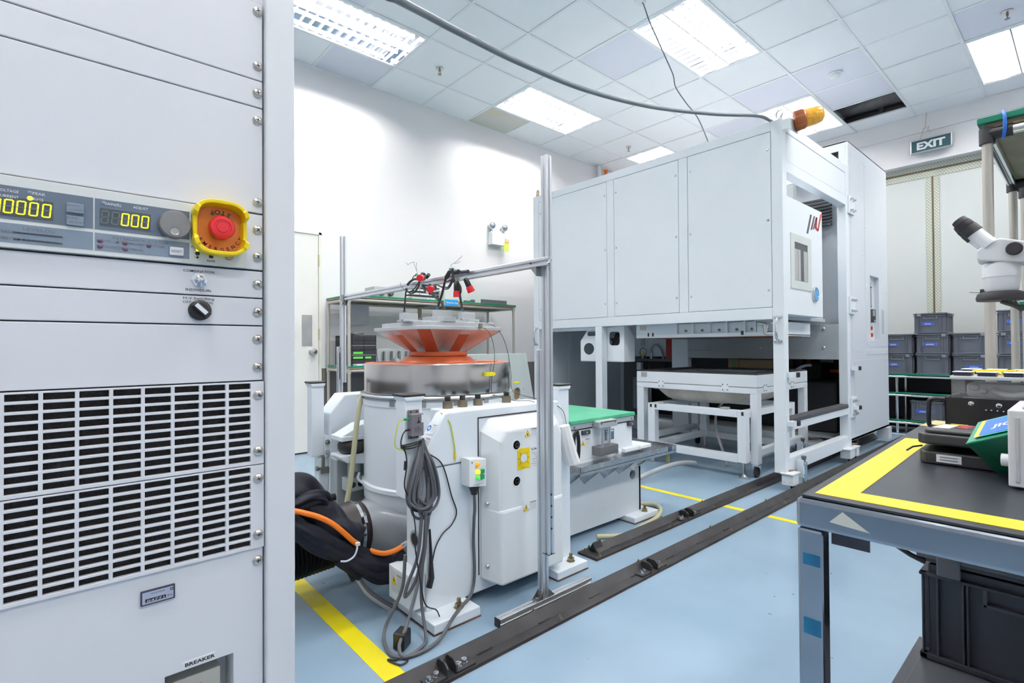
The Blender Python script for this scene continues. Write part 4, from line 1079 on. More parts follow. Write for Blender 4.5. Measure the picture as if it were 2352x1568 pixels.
# ================================================================= FLOOR RAILS
def make_rail(x0, x1, yc, label):
    r = thing('floor_rail', label, 'rail', (x0, yc, 0), 'steel floor rails')
    b = B(x0, x1, yc-0.058, yc+0.058, 0.0015, 0.0105).build('base_plate', RAILM, r, 0.001)
    B(x0-0.002, x1+0.002, yc-0.0595, yc+0.0595, 0.0003, 0.0014).build('shim', RUST, r)
    wl = MB().prism([(yc-0.018, 0.0106), (yc+0.012, 0.040), (yc+0.042, 0.0106), (yc+0.035, 0.0106), (yc+0.012, 0.033), (yc-0.011, 0.0106)], 'yz', x0+(0.06 if x0 > 1 else 0), x1-0.03)
    x = x0+0.15
    while x < x1-0.1:
        for s in (-0.019,):
            pts = [(x+k*0.012, yc+s+random.uniform(-0.001, 0.001), 0.0125) for k in range(6)]
            wl.tube(pts, 0.003, 6, 0, rs=[random.uniform(0.002, 0.0038) for _ in range(6)])
        x += 0.27
    wl.build('angle_bar', RAILM, r)
    return r
rail_near = make_rail(0.30, 6.55, 1.313, 'dark steel floor rail nearest the camera, running the whole length past the workbench')
rail_far = make_rail(1.842, 6.55, 1.567, 'second dark steel floor rail, starting beside the shaker foot')
def rbolt(x, y, par):
    b = MB().lathe((x, y, 0.0105), (0, 0, 1), [(0.009, 0), (0.009, 0.002), (0.0065, 0.002), (0.0065, 0.008), (0.0035, 0.008), (0.0035, 0.014), (0, 0.0145)], 6, 0, False)
    b.build('anchor_bolt', BRASSY, par)
for x in (1.30, 1.95, 2.6, 3.3, 4.0): rbolt(x+0.04, 1.268, rail_near); rbolt(x, 1.362, rail_near)
for x in (1.875, 2.5, 2.95, 3.4): rbolt(x, 1.522, rail_far); rbolt(x+0.04, 1.617, rail_far)
rbolt(1.868, 1.605, rail_far)
def stop_clip(x, y, flip, label, group='bolted rail stops'):
    t = thing('rail_stop', label, 'rail stop', (x, y, 0.0105), group)
    s = -1 if flip else 1
    b = MB().box(x-0.035, x+0.035, y-0.028, y+0.028, 0.0107, 0.017)
    b.prism([(y-0.028, 0.017), (y+0.028, 0.017), (y+0.028, 0.040), (y+0.020, 0.048), (y-0.012, 0.048), (y-0.028, 0.036)], 'yz', x+s*0.035-0.003, x+s*0.035+0.003)
    b.build('bracket', RAILM, t, 0.001)
    for dx in (-0.018, 0.008):
        MB().lathe((x+dx, y-0.006+dx*0.2, 0.017), (0, 0, 1), [(0.0105, 0), (0.0105, 0.002), (0.0085, 0.002), (0.0085, 0.012), (0.0045, 0.012), (0.0045, 0.008), (0, 0.008)], 16).build('cap_screw', CHROME, t)
p = on_z(1000, 1552, 0.02); stop_clip(p.x-0.005, 1.288, False, 'rail stop bracket on the near rail, closest to the bottom edge')
p = on_z(1067, 1525, 0.02); stop_clip(p.x, 1.288, True, 'rail stop bracket on the near rail, just behind the closest one')
p = on_z(1478, 1312, 0.02); stop_clip(p.x, 1.288, False, 'rail stop bracket halfway along the near rail, left one of the pair')
p = on_z(1508, 1298, 0.02); stop_clip(p.x+0.02, 1.288, True, 'rail stop bracket halfway along the near rail, right one of the pair')
p = on_z(1560, 1186, 0.02); stop_clip(p.x, 1.545, False, 'rail stop bracket on the far rail, left one of the pair')
p = on_z(1590, 1178, 0.02); stop_clip(p.x+0.02, 1.545, True, 'rail stop bracket on the far rail, right one of the pair')
# end buffer of the far rail
b = MB().prism([(1.555, 0.0106), (1.579, 0.052), (1.603, 0.0106)], 'yz', 1.895, 1.955)
b.build('end_buffer', BLACK, rail_far, 0.002)
# spring locks standing on the rails
def spring_lock(x, y, label):
    t = thing('rail_lock', label, 'rail lock', (x, y, 0.02), 'zinc rail locks')
    MB().box(x-0.03, x+0.03, y-0.035, y+0.03, 0.011, 0.019).cyl((x, y, 0.019), (x, y, 0.085), 0.0095, seg=14).build('foot_rod', STEEL, t)
    MB().lathe((x, y, 0.078), (0, 0, 1), [(0.020, 0), (0.021, 0.004), (0.021, 0.09), (0.018, 0.096), (0.0, 0.096)], 24).build('spring_housing', mat('zinc_blue', (0.42, 0.55, 0.66), 0.25, 0.9, var=0.08), t)
    MB().lathe((x, y, 0.174), (0, 0, 1), [(0.010, 0), (0.010, 0.012), (0.013, 0.012), (0.017, 0.038), (0, 0.038)], 18).build('release_knob', mat('grey_knob_plastic', (0.12, 0.135, 0.15), 0.5), t)
    MB().box(x-0.045, x-0.036, y-0.012, y+0.03, 0.07, 0.19).bar((x-0.036, y, 0.12), (x-0.018, y, 0.12), 0.02, 0.06).bar((x-0.02, y, 0.175), (x+0.045, y-0.02, 0.178), 0.004).build('mount_plate', CHAM, t, 0.001)
spring_lock(3.868, 1.340, 'zinc spring lock standing on the near rail at the chamber corner post')
spring_lock(4.60, 1.60, 'zinc spring lock seen through the chamber frame, behind the floor beam')

# ================================================================= VIBRATION SHAKER
SX, SY = 1.365, 2.076
sh = thing('vibration_shaker', 'electrodynamic vibration shaker with brushed steel drum between white pedestals', 'vibration shaker', (SX, SY, 0))
def spart(mb, name, m, bev=0.004, par=None, label=None): return mb.build(name, m, par or sh, bev, label=label)
PX0, PX1 = 0.985, 1.745
# near pedestal
ped = MB().prism([(PX0, 0.543), (PX1, 0.543), (PX1, 0.612), (PX1-0.075, 0.737), (1.09, 0.737), (1.067, 0.732), (PX0, 0.612)], 'xz', 1.58, 1.645)
ped.box(PX0, PX1, 1.58, 1.72, 0.034, 0.5415)
pedo = spart(ped, 'pedestal', SHAKER, 0.006)
sm = MB().box(PX0-0.0006, 1.20, 1.5792, 1.58, 0.541, 0.5425).box(PX0-0.0008, PX0, 1.58, 1.72, 0.541, 0.5425)
spart(sm, 'panel_seam', GREYINK, 0, pedo)
for (x0, x1) in ((0.957, 1.155), (1.562, 1.752)):
    for (y0, y1) in ((1.488, 1.74), (2.41, 2.66)):
        pl_ = spart(B(x0, x1, y0, y1, 0.004, 0.036), 'base_plate', SHAKER, 0.003)
        spart(B(x0-0.002, x1+0.002, y0-0.002, y1+0.002, 0.0002, 0.0038), 'shim', RUST, 0, pl_)
        yb = y0+0.045 if y0 < 2 else y1-0.045
        nb = MB().lathe(((x0+x1)/2+0.035, yb, 0.036), (0, 0, 1), [(0.019, 0), (0.019, 0.003), (0.015, 0.003), (0.015, 0.016), (0.008, 0.016), (0.008, 0.034), (0, 0.035)], 6, 0, False)
        spart(nb, 'anchor_bolt', BRASSY, 0, pl_)
# far pedestal
fp = MB().prism([(PX0, 0.036), (PX1, 0.036), (PX1, 0.65), (PX1-0.10, 0.748), (1.06, 0.748), (PX0, 0.66)], 'xz', 2.44, 2.57)
fpo = spart(fp, 'pedestal', SHAKER, 0.006)
spart(MB().box(PX0+0.005, 1.25, 2.4392, 2.44, 0.556, 0.559), 'panel_seam', GREYINK, 0, fpo)
for bx in (1.05, 1.15): spart(MB().cyl((bx, 2.436, 0.566), (bx, 2.44, 0.566), 0.009, seg=10), 'bolt', STEEL, 0, fpo)
# stop posts with rubber pads
def spost(x0, x1, y0, y1, z0, z1):
    p = MB().box(x0, x1, y0, y1, z0, z1)
    p.prism([(x0-0.008, z1), (x1+0.008, z1), (x1, z1-0.016), (x0, z1-0.016)], 'xz', y0-0.008, y1+0.008)
    o = spart(p, 'stop_post', SHAKER, 0.004)
    spart(B(x0-0.009, x1+0.009, y0-0.009, y1+0.009, z1, z1+0.008), 'rubber_pad', BLACK, 0.002, o)
    return o
po = spost(0.912, 0.983, 1.60, 1.665, 0.445, 0.803)
spost(1.678, 1.744, 1.585, 1.65, 0.60, 0.80)
pf = spost(0.905, 0.965, 2.46, 2.52, 0.46, 0.808)
pb = spart(B(0.965, 0.986, 2.45, 2.53, 0.45, 0.555), 'mount_bracket', SHAKER, 0.003)
for zz in (0.475, 0.525): spart(MB().lathe((0.975, 2.45, zz), (0, -1, 0), [(0.012, 0), (0.012, 0.008), (0.007, 0.008), (0.007, 0.022), (0, 0.022)], 10), 'bolt', STEEL, 0, pb)
# drum
bd = MB().lathe((SX, SY, 0), (0, 0, 1), [(0.31, 0.285), (0.335, 0.29), (0.343, 0.31), (0.343, 0.355), (0.352, 0.362), (0.352, 0.378), (0.343, 0.385), (0.343, 0.72), (0.348, 0.725), (0.348, 0.748), (0.332, 0.758), (0.332, 0.766)], 96)
bdo = spart(bd, 'drum_body', SHAKER, 0)
spart(MB().lathe((SX, SY, 0.762), (0, 0, 1), [(0.335, 0), (0.358, 0.001), (0.360, 0.006), (0.356, 0.012), (0.335, 0.013)], 96), 'drip_flange', STEEL, 0)
rn = MB().lathe((SX, SY, 0), (0, 0, 1), [(0.330, 0.774), (0.3395, 0.776), (0.3405, 0.782), (0.3405, 0.900), (0.338, 0.906)], 128)
spart(rn, 'drum_ring', RING, 0)
tp = MB().lathe((SX, SY, 0), (0, 0, 1), [(0.338, 0.9055), (0.335, 0.908), (0.176, 0.908), (0.172, 0.914), (0.160, 0.928), (0.152, 0.934), (0.10, 0.934)], 96)
tpo = spart(tp, 'top_plate', ORANGEP, 0)
for a in (0.35, 2.4, 3.9, 5.2):
    pat = MB(); cx, cy = SX+0.255*math.cos(a), SY+0.255*math.sin(a)
    pat.tube([(cx+0.05*math.cos(b)*1.2, cy+0.012*math.sin(b)*1.2, 0.9085) for b in [k*math.pi/8 for k in range(16)]], 0.0015, 4, 0, True)
    spart(pat, 'access_plate', mat('dark_orange_line', (0.22, 0.045, 0.02), 0.5), 0, tpo)
spart(MB().lathe((SX, SY, 0), (0, 0, 1), [(0.10, 0.934), (0.1375, 0.936), (0.1385, 0.938), (0.1385, 0.953), (0.136, 0.957), (0.05, 0.957)], 72), 'armature_disc', ORANGEP, 0)
for a in (3.55, 3.95, 4.35, 4.75):
    bx = MB(); d = Vector((math.cos(a), math.sin(a), 0)); c = Vector((SX, SY, 0.742))+d*0.337
    bx.obox(c, d*0.014, Vector((-d.y, d.x, 0))*0.013, Z*0.012)
    spart(bx, 'flange_lug', mat('lug_grey', (0.30, 0.32, 0.33), 0.4, 0.5), 0.002)
for bxp in (1.150, 1.222, 1.300, 1.455):
    b = MB().cyl((bxp, 1.685, 0.737), (bxp, 1.685, 0.765), 0.020, seg=20, m=0); b.cyl((bxp, 1.685, 0.765), (bxp, 1.685, 0.782), 0.012, seg=16, m=1)
    spart(b, 'cap_bolt', [mat('bolt_bronze', (0.24, 0.20, 0.15), 0.35, 0.8), BLACK], 0, pedo)
tl = MB().box(1.10, 1.62, 1.648, 1.735, 0.54, 0.737)
spart(tl, 'trunnion_clamp', SHAKER, 0.006)
# holes on the drum
spart(MB().lathe(Vector((SX, SY, 0.60))+Vector((math.cos(3.84), math.sin(3.84), 0))*0.3425, (math.cos(3.84), math.sin(3.84), 0), [(0.009, 0), (0.009, 0.0015), (0.006, 0.0015), (0, 0.0016)], 14), 'plug_hole', GREYINK, 0)
spart(MB().lathe(Vector((SX, SY, 0.655))+Vector((math.cos(3.92), math.sin(3.92), 0))*0.3425, (math.cos(3.92), math.sin(3.92), 0), [(0.006, 0), (0.006, 0.002), (0, 0.0022)], 10), 'rust_spot', mat('rust_brown', (0.25, 0.15, 0.08), 0.7), 0)
# head expander: square top plates, tapered body with eight orange ribs and scooped brushed faces
def octo(a, c): return [(SX-a+c, SY-a), (SX+a-c, SY-a), (SX+a, SY-a+c), (SX+a, SY+a-c), (SX+a-c, SY+a), (SX-a+c, SY+a), (SX-a, SY+a-c), (SX-a, SY-a+c)]
spart(MB().prism(octo(0.236, 0.045), 'xy', 1.0525, 1.068), 'expander_plate', ALUF, 0.0015)
spart(MB().prism(octo(0.203, 0.028), 'xy', 1.068, 1.089), 'fixture_plate', ALUF, 0.0015)
EXPM = brushed('brushed_expander', (0.56, 0.57, 0.59), 0.34, (1.5, 1.5, 40), 0.9); EXPM.node_tree.nodes['Principled BSDF'].inputs['Metallic'].default_value = 0.6
def sqr(th, a=0.229):
    c, s = abs(math.cos(th)), abs(math.sin(th)); return min(a/max(c, s), a*1.30)
ZB, ZT_, RH = 0.957, 1.0525, 0.029
def rib_edge(k, side, t):
    th = k*math.pi/4; d = Vector((math.cos(th), math.sin(th), 0)); e = Vector((-d.y, d.x, 0))
    return Vector((SX, SY, ZB+(ZT_-ZB)*t))+d*(0.131+(sqr(th)-0.131)*t)+e*(RH*side)
NS, NR = 14, 12
ex = MB()
for k in range(8):
    vs_ = []; fs = []
    for i in range(NS+1):
        s_ = i/NS
        for j in range(NR+1):
            t = j/NR; A, B_ = rib_edge(k, 1, t), rib_edge(k+1, -1, t)
            p = A.lerp(B_, s_); q = Vector((p.x-SX, p.y-SY, 0))
            dep = 0.040*math.sin(math.pi*s_)**0.7*math.sin(math.pi*(t**0.75))**0.9 + 0.012*math.sin(math.pi*s_)**0.7*(1-t)
            vs_.append(p-q.normalized()*dep)
    for i in range(NS):
        for j in range(NR): fs.append((i*(NR+1)+j, (i+1)*(NR+1)+j, (i+1)*(NR+1)+j+1, i*(NR+1)+j+1))
    ex.add(vs_, fs, 0, True)
ex.cyl((SX, SY, ZB), (SX, SY, ZT_), 0.075, seg=32)
exo = spart(ex, 'expander_body', EXPM, 0)
for k in range(8):
    a = [rib_edge(k, -1, 0), rib_edge(k, 1, 0), rib_edge(k, 1, 1), rib_edge(k, -1, 1)]
    th = k*math.pi/4; d = Vector((math.cos(th), math.sin(th), 0))
    rb_ = MB().add(a+[a[0]-d*0.06, a[1]-d*0.06, a[2]-d*0.12, a[3]-d*0.12], [(0,1,2,3), (7,6,5,4), (0,4,5,1), (1,5,6,2), (2,6,7,3), (3,7,4,0)])
    o = spart(rb_, 'rib', ORANGE2, 0, label='orange painted rib')
    if k % 2 == 0:
        u0, u1, u2, u3 = [rib_edge(k, sd_, t_)+d*0.0012 for sd_, t_ in ((-1, 0.80), (1, 0.80), (1, 1.0), (-1, 1.0))]
        spart(MB().add([u0, u1, u2, u3], [(0,1,2,3)]), 'bare_edge', ALUF, 0, o)
# sensor blocks on the fixture plate
def sblock(cx, cy, w_, z0, label=None):
    b = spart(MB().box(cx-0.034, cx+w_-0.034, cy-0.016, cy+0.016, z0, z0+0.031), 'fixture_block', ALUF, 0.0015)
    q = MB().prism(octo(0.05, 0.02), 'xy', 1.089, z0).xform(Matrix.Translation((cx+0.012-SX, cy-SY, 0)))
    spart(q, 'block_base', ALUF, 0.001, b)
    for sx in (-0.03, 0.05): spart(MB().cyl((cx+sx-0.01, cy-0.02, z0-0.004), (cx+sx-0.01, cy-0.02, z0), 0.004, seg=10), 'screw', GREYINK, 0, b)
    return b
sblock(1.166, 2.016, 0.077, 1.097); sblock(1.274, 1.916, 0.083, 1.109); sblock(1.482, 2.016, 0.082, 1.110)
spart(B(1.20, 1.30, 1.885, 1.95, 1.089, 1.108), 'block_spacer', ALUF, 0.001)
# accelerometer on the plate edge
ac = spart(MB().box(1.425, 1.441, 1.828, 1.842, 1.062, 1.084), 'accelerometer', mat('sensor_steel', (0.30, 0.30, 0.29), 0.35, 0.9), 0.0015)
spart(MB().cyl((1.441, 1.832, 1.066), (1.450, 1.826, 1.063), 0.004, seg=10), 'connector', mat('gold_connector', (0.55, 0.38, 0.12), 0.3, 1.0), 0, ac)
spart(MB().prism([(1.372, 0.868), (1.416, 0.868), (1.428, 0.861), (1.416, 0.852), (1.372, 0.852)], 'xz', 1.72, 1.7365), 'tape_marker', YEL, 0)
# moulded front cover
def loft(a, ya, b, yb):
    n_ = len(a); mb = MB()
    return mb.add([(x, ya, z) for x, z in a]+[(x, yb, z) for x, z in b], [tuple(range(n_)), tuple(n_+i for i in reversed(range(n_)))]+[(i, (i+1) % n_, n_+(i+1) % n_, n_+i) for i in range(n_)])
cv = loft([(1.266, 0.072), (1.605, 0.072), (1.605, 0.612), (1.575, 0.655), (1.297, 0.655), (1.266, 0.612)], 1.5015,
          [(1.222, 0.088), (1.662, 0.088), (1.662, 0.655), (1.626, 0.702), (1.262, 0.702), (1.222, 0.655)], 1.581)
cvo = cv.build('front_cover', FRP, sh, 0.013, 4)
lw_ = loft([(1.266, 0.066), (1.605, 0.066), (1.605, 0.352), (1.266, 0.352)], 1.4955, [(1.222, 0.082), (1.662, 0.082), (1.662, 0.372), (1.222, 0.372)], 1.581)
spart(lw_, 'lower_cover', FRP, 0.011, cvo)
spart(MB().box(1.218, 1.60, 1.5775, 1.5795, 0.7005, 0.705).box(1.2165, 1.2205, 1.5775, 1.5795, 0.10, 0.705), 'cover_gap', INK, 0, cvo)
spart(MB().box(1.56, 1.605, 1.5765, 1.5795, 0.702, 0.709), 'black_marker', INK, 0, pedo)
for zz in (0.592, 0.451):
    h = MB().lathe((1.348, 1.5012, zz), (0, -1, 0), [(0.022, -0.004), (0.0225, 0.0), (0.0205, 0.0015), (0.0175, 0.0), (0.017, -0.001)], 28, 0)
    h.lathe((1.348, 1.502, zz), (0, -1, 0), [(0.0172, 0.0006), (0.0, 0.0006)], 28, 1)
    h.lathe((1.350, 1.5012, zz), (0, -1, 0), [(0.0125, 0), (0.0125, 0.001), (0.007, 0.001), (0.006, 0.0), (0, 0.0)], 6, 2, False)
    spart(h, 'bolt_recess', [FRP, INK, mat('black_bolt', (0.06, 0.058, 0.055), 0.35, 0.7)], 0, cvo)
for zz in (0.375, 0.138):
    spart(MB().lathe((1.235, 1.545, zz), (-0.3, -1, 0), [(0.008, -0.004), (0.008, 0.003), (0.005, 0.006), (0, 0.0065)], 14), 'screw', STEEL, 0, cvo)
# stickers
def tri(mb, x, z, s, y, m=1, mi=2):
    h_ = s*0.87
    mb.prism([(x-s/2, z), (x+s/2, z), (x, z+h_)], 'xz', y-0.0006, y-0.0002, mi)
    mb.prism([(x-s/2*0.86, z+h_*0.05), (x+s/2*0.86, z+h_*0.05), (x, z+h_*0.90)], 'xz', y-0.0010, y-0.0005, m)
def bolt_sym(mb, x, z, s, y, mi=2):
    mb.prism([(x+0.02*s, z+0.70*s), (x-0.14*s, z+0.36*s), (x-0.02*s, z+0.38*s), (x-0.06*s, z+0.10*s), (x+0.13*s, z+0.44*s), (x+0.01*s, z+0.42*s)], 'xz', y-0.0014, y-0.0009, mi)
def warn(x0, x1, z0, z1, y, word, lines, sym, par, sub):
    mb = MB().box(x0, x1, y-0.0003, y+0.0006, z0, z1, 0)
    w_, h_ = x1-x0, z1-z0; s = min(w_*0.38, h_*0.78)
    tri(mb, x0+w_*0.22, z0+h_*0.16, s, y-0.0002)
    if sym == 'bolt': bolt_sym(mb, x0+w_*0.22, z0+h_*0.16, s, y)
    else:
        mb.prism(circle(x0+w_*0.22, z0+h_*0.16+s*0.26, s*0.14, s*0.13, 8), 'xz', y-0.0014, y-0.0009, 2)
        mb.prism([(x0+w_*0.22-s*0.03, z0+h_*0.16+s*0.3), (x0+w_*0.22+s*0.08, z0+h_*0.16+s*0.3), (x0+w_*0.22+s*0.04, z0+h_*0.16+s*0.55)], 'xz', y-0.0014, y-0.0009, 2)
    mb.text(word, (x0+w_*0.73, y-0.0008, z1-h_*0.20), X, Z, h_*0.16, 2, bold=0.02, fit=w_*0.42)
    tri(mb, x0+w_*0.49, z1-h_*0.19, h_*0.14, y-0.0003)
    for k, ln in enumerate(lines): mb.text(ln, (x0+w_*0.70, y-0.0008, z1-h_*(0.36+0.145*k)), X, Z, h_*0.10, 3, fit=w_*0.46)
    return mb.build('warning_label', [PAPER, YELP, INK, GREYINK], par, label=sub)
CY1 = 1.5015
warn(1.389, 1.468, 0.612, 0.652, CY1-0.0005, 'WARNING', ['HOT SURFACE', 'To avoid burns', 'do not touch', 'the surface'], 'hand', cvo, 'upper warning sticker with hand symbol')
warn(1.374, 1.450, 0.322, 0.364, CY1-0.0065, 'WARNING', ['ELECTRIC SHOCK', 'To avoid shock', 'do not open', 'this cover'], 'bolt', cvo, 'lower warning sticker with lightning symbol')
y = CY1-0.001
cs = MB().box(1.351, 1.419, y-0.0003, y+0.0006, 0.494, 0.576, 1).box(1.419, 1.530, y-0.0003, y+0.0006, 0.494, 0.576, 0)
cs.prism(circle(1.385, 0.537, 0.018, 0.018, 28), 'xz', y-0.0008, y-0.0003, 0)
cs.tube([(1.385+0.018*math.cos(a), y-0.0008, 0.537+0.018*math.sin(a)) for a in [k*math.pi/14 for k in range(28)]], 0.0005, 4, 2, True)
for i, (dx, dz) in enumerate(((-1, 1), (1, 1), (-1, -1), (1, -1))):
    cs.tube([(1.385+dx*0.0185+0.0028*math.cos(a), y-0.0008, 0.537+dz*0.0185+0.0028*math.sin(a)) for a in [k*math.pi/5 for k in range(10)]], 0.0004, 4, 2, True)
    cs.text('1 5 8 4'.split()[i], (1.385+dx*0.0245, y-0.0008, 0.537+dz*0.024-0.003), X, Z, 0.007, 2)
cs.box(1.353, 1.366, y-0.0008, y-0.0003, 0.5365, 0.5375, 2).box(1.404, 1.417, y-0.0008, y-0.0003, 0.5365, 0.5375, 2)
cs.text('M 1789-1-2', (1.385, y-0.0008, 0.498), X, Z, 0.0045, 2, fit=0.03)
cs.text('CAUTION', (1.474, y-0.0008, 0.562), X, Z, 0.0115, 2, bold=0.02, fit=0.098)
for k, s_ in enumerate(('Securely tighten', 'TRUNNION LOCK', 'BOLTS in', 'NUMERICAL ORDER', 'to prevent any', 'rotation and damage', 'to system.')):
    cs.text(s_, (1.474, y-0.0008, 0.549-k*0.0086), X, Z, 0.0062, 3, fit=min(0.1, 0.0058*len(s_)))
cs.build('caution_label', [PAPER, YELP, INK, GREYINK], cvo, label='yellow and white CAUTION sticker with a white circle')
# slanted bracket label at the left top corner (faces -x/up)
sl = Vector((0.08, 0, 0.12)).normalized(); nn = Vector((-0.12, 0, 0.08)).normalized()
def slabel(t0, t1, y0, y1):
    mb = MB(); base = Vector((PX0, 0, 0.612))
    P = lambda t, y_, e: base+sl*t+nn*(0.0008+e)+Vector((0, y_, 0))
    mb.add([P(t0, y0, 0), P(t0, y1, 0), P(t1, y1, 0), P(t1, y0, 0)], [(0, 1, 2, 3)], 0)
    c = P((t0+t1)/2, y1-0.015, 0.0004); r = 0.012
    mb.add([c+sl*(r*math.cos(k*0.35))+Y*(r*math.sin(k*0.35)) for k in range(18)], [tuple(range(18))], 1)
    mb.add([c+nn*0.0003+sl*(r*0.5*math.cos(k*0.7))+Y*(r*0.5*math.sin(k*0.7)) for k in range(9)], [tuple(range(9))], 0)
    mb.text('WARNING', P(t1-0.010, (y0+y1)/2-0.013, 0.0006), -Y, sl, 0.007, 2, fit=0.026)
    for k in range(3): mb.text(('Wear ear', 'protection', 'near unit') [k], P(t1-0.019-0.008*k, (y0+y1)/2-0.013, 0.0006), -Y, sl, 0.005, 3, fit=0.022)
    return mb.build('mandatory_label', [PAPER, mat('sign_blue', (0.01, 0.16, 0.5), 0.4), INK, GREYINK], pedo, label='white sticker with a blue round symbol')
slabel(0.058, 0.102, 1.584, 1.642); slabel(0.004, 0.048, 1.584, 1.642)
# foam wrapped arm on the right of the cover
fo = MB().tube([(1.665, 1.545, 0.63), (1.675, 1.54, 0.57), (1.69, 1.535, 0.51), (1.705, 1.53, 0.465)], 0.03, 10, rs=[0.026, 0.031, 0.033, 0.034])
spart(fo, 'padded_arm', mat('white_padding', (0.85, 0.86, 0.87), 0.7, bump=0.3, bscale=40), 0)
# left side fittings of the near pedestal
lf = spart(MB().lathe((PX0-0.001, 1.655, 0.275), (-1, 0, 0), [(0.034, 0), (0.034, 0.002), (0.027, 0.002), (0.026, -0.002), (0, -0.002)], 28), 'cable_hole', [GREYPLATE], 0, pedo)
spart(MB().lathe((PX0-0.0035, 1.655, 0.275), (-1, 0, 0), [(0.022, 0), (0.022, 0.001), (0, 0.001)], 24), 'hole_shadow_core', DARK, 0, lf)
spart(MB().lathe((PX0, 1.63, 0.405), (-1, 0, 0), [(0.018, 0), (0.018, 0.012), (0.010, 0.012), (0.010, 0.03), (0, 0.03)], 6, 0, False), 'bolt', STEEL, 0, pedo)
jb = spart(B(0.925, 0.984, 1.585, 1.745, 0.055, 0.176), 'junction_box', SHAKER, 0.004)
lb = MB(); lx = 0.9245
lb.add([(lx, 1.725, 0.085), (lx, 1.645, 0.085), (lx, 1.645, 0.165), (lx, 1.725, 0.165)], [(0, 1, 2, 3)], 0)
lb.prism([(1.72, 0.115), (1.685, 0.115), (1.7025, 0.147)], 'yz', lx-0.001, lx-0.0004, 1)
lb.prism([(1.7025, 0.138), (1.708, 0.128), (1.703, 0.128), (1.705, 0.119), (1.698, 0.131), (1.703, 0.131)], 'yz', lx-0.0016, lx-0.0008, 2)
lb.text('WARNING', (lx-0.0008, 1.665, 0.150), -Y, Z, 0.009, 2, fit=0.034)
for k in range(5): lb.text(('Electric', 'shock', 'To avoid', 'any shock', 'turn off')[k], (lx-0.0008, 1.665, 0.139-k*0.010), -Y, Z, 0.006, 3, fit=0.027)
lb.build('warning_label', [mat('label_grey_white', (0.66, 0.69, 0.72), 0.5), YELP, INK, GREYINK], jb)
# air spring, valve block between far pedestal and drum
asx, asy = 1.035, 2.30
a_ = spart(MB().lathe((asx, asy, 0.49), (0, 0, 1), [(0.04, 0), (0.058, 0.006), (0.066, 0.02), (0.066, 0.042), (0.058, 0.056), (0.04, 0.062)], 32), 'air_spring', mat('bellows_rubber', (0.03, 0.028, 0.028), 0.5), 0)
spart(MB().prism([(asx-0.075, asy-0.05), (asx+0.09, asy-0.05), (asx+0.09, asy+0.07), (asx-0.075, asy+0.07)], 'xy', 0.552, 0.575).prism([(asx-0.07, 0.575), (asx+0.09, 0.575), (asx+0.09, 0.63), (asx+0.02, 0.62)], 'xz', asy-0.045, asy+0.06), 'spring_cap', SHAKER, 0.004, a_)
spart(MB().prism([(asx-0.08, 0.478), (asx-0.05, 0.455), (asx+0.1, 0.43), (asx+0.1, 0.49), (asx-0.08, 0.49)], 'xz', asy-0.06, asy+0.06), 'spring_seat', SHAKER, 0.004, a_)
spart(MB().cyl((asx+0.02, asy, 0.40), (asx+0.02, asy, 0.45), 0.018, seg=14).cyl((asx-0.01, asy, 0.37), (asx-0.01, asy, 0.44), 0.014, seg=14), 'spring_stem', GREYPLATE, 0, a_)
vb = spart(B(1.0, 1.09, 2.27, 2.34, 0.315, 0.375), 'valve_block', GREYPLATE, 0.003)
for dx in (0.025, 0.06): spart(MB().cyl((1.0+dx, 2.268, 0.345), (1.0+dx, 2.272, 0.345), 0.013, seg=16), 'port_hole', BLACK, 0, vb)
spart(MB().tube(smooth_path([(1.05, 2.26, 0.40), (1.04, 2.25, 0.375), (1.055, 2.22, 0.355), (1.085, 2.17, 0.335)], 6), 0.006, 8), 'air_line', SHAKER, 0, vb)
spart(MB().box(0.985, 1.12, 2.36, 2.44, 0.0, 0.45), 'valve_column', CHGREY, 0.004)
for zz in (0.235, 0.275): spart(MB().lathe((0.985, 2.38, zz), (-1, 0, 0), [(0.016, 0), (0.016, 0.02), (0.011, 0.02), (0, 0.02)], 14), 'port', BLACK, 0)
lk = spart(MB().cyl((0.93, 2.47, 0.40), (0.99, 2.47, 0.40), 0.012, seg=12).cyl((0.96, 2.46, 0.38), (0.96, 2.46, 0.46), 0.008, seg=12).obox((0.965, 2.46, 0.39), (0.02, 0, 0), (0, 0.014, 0), (0, 0, 0.014)), 'locking_screw', mat('lock_steel', (0.30, 0.29, 0.27), 0.35, 0.9), 0.001)
spart(B(0.94, 0.985, 2.46, 2.52, 0.036, 0.45), 'post_column', SHAKER, 0.004)
# grey fibreglass air duct and rubber coupling
def sec(x, hy, hz, zc, k, n=28):
    out = []
    for i in range(n):
        a = 2*math.pi*i/n; c, s = math.cos(a), math.sin(a)
        q = (abs(c)**k+abs(s)**k)**(-1/k)
        out.append((x, SY+hy*q*c, zc+hz*q*s))
    return out
dk = MB(); S_ = [(0.955, 0.098, 0.098, 0.215, 2), (0.985, 0.104, 0.104, 0.215, 2.1), (1.03, 0.15, 0.115, 0.20, 2.6), (1.08, 0.24, 0.128, 0.18, 3.2), (1.16, 0.30, 0.135, 0.165, 4), (1.40, 0.31, 0.135, 0.16, 4)]
vs_ = [p for s in S_ for p in sec(*s)]; n = 28
fs = [(k*n+i, k*n+(i+1) % n, (k+1)*n+(i+1) % n, (k+1)*n+i) for k in range(len(S_)-1) for i in range(n)]
dk.add(vs_, fs, 0, True); dko = spart(dk, 'air_duct', GREYPL, 0)
spart(MB().lathe((SX, SY, 0.0), (0, 0, 1), [(0.30, 0.03), (0.30, 0.286)], 48), 'drum_base', mat('dark_base', (0.12, 0.13, 0.14), 0.5), 0)
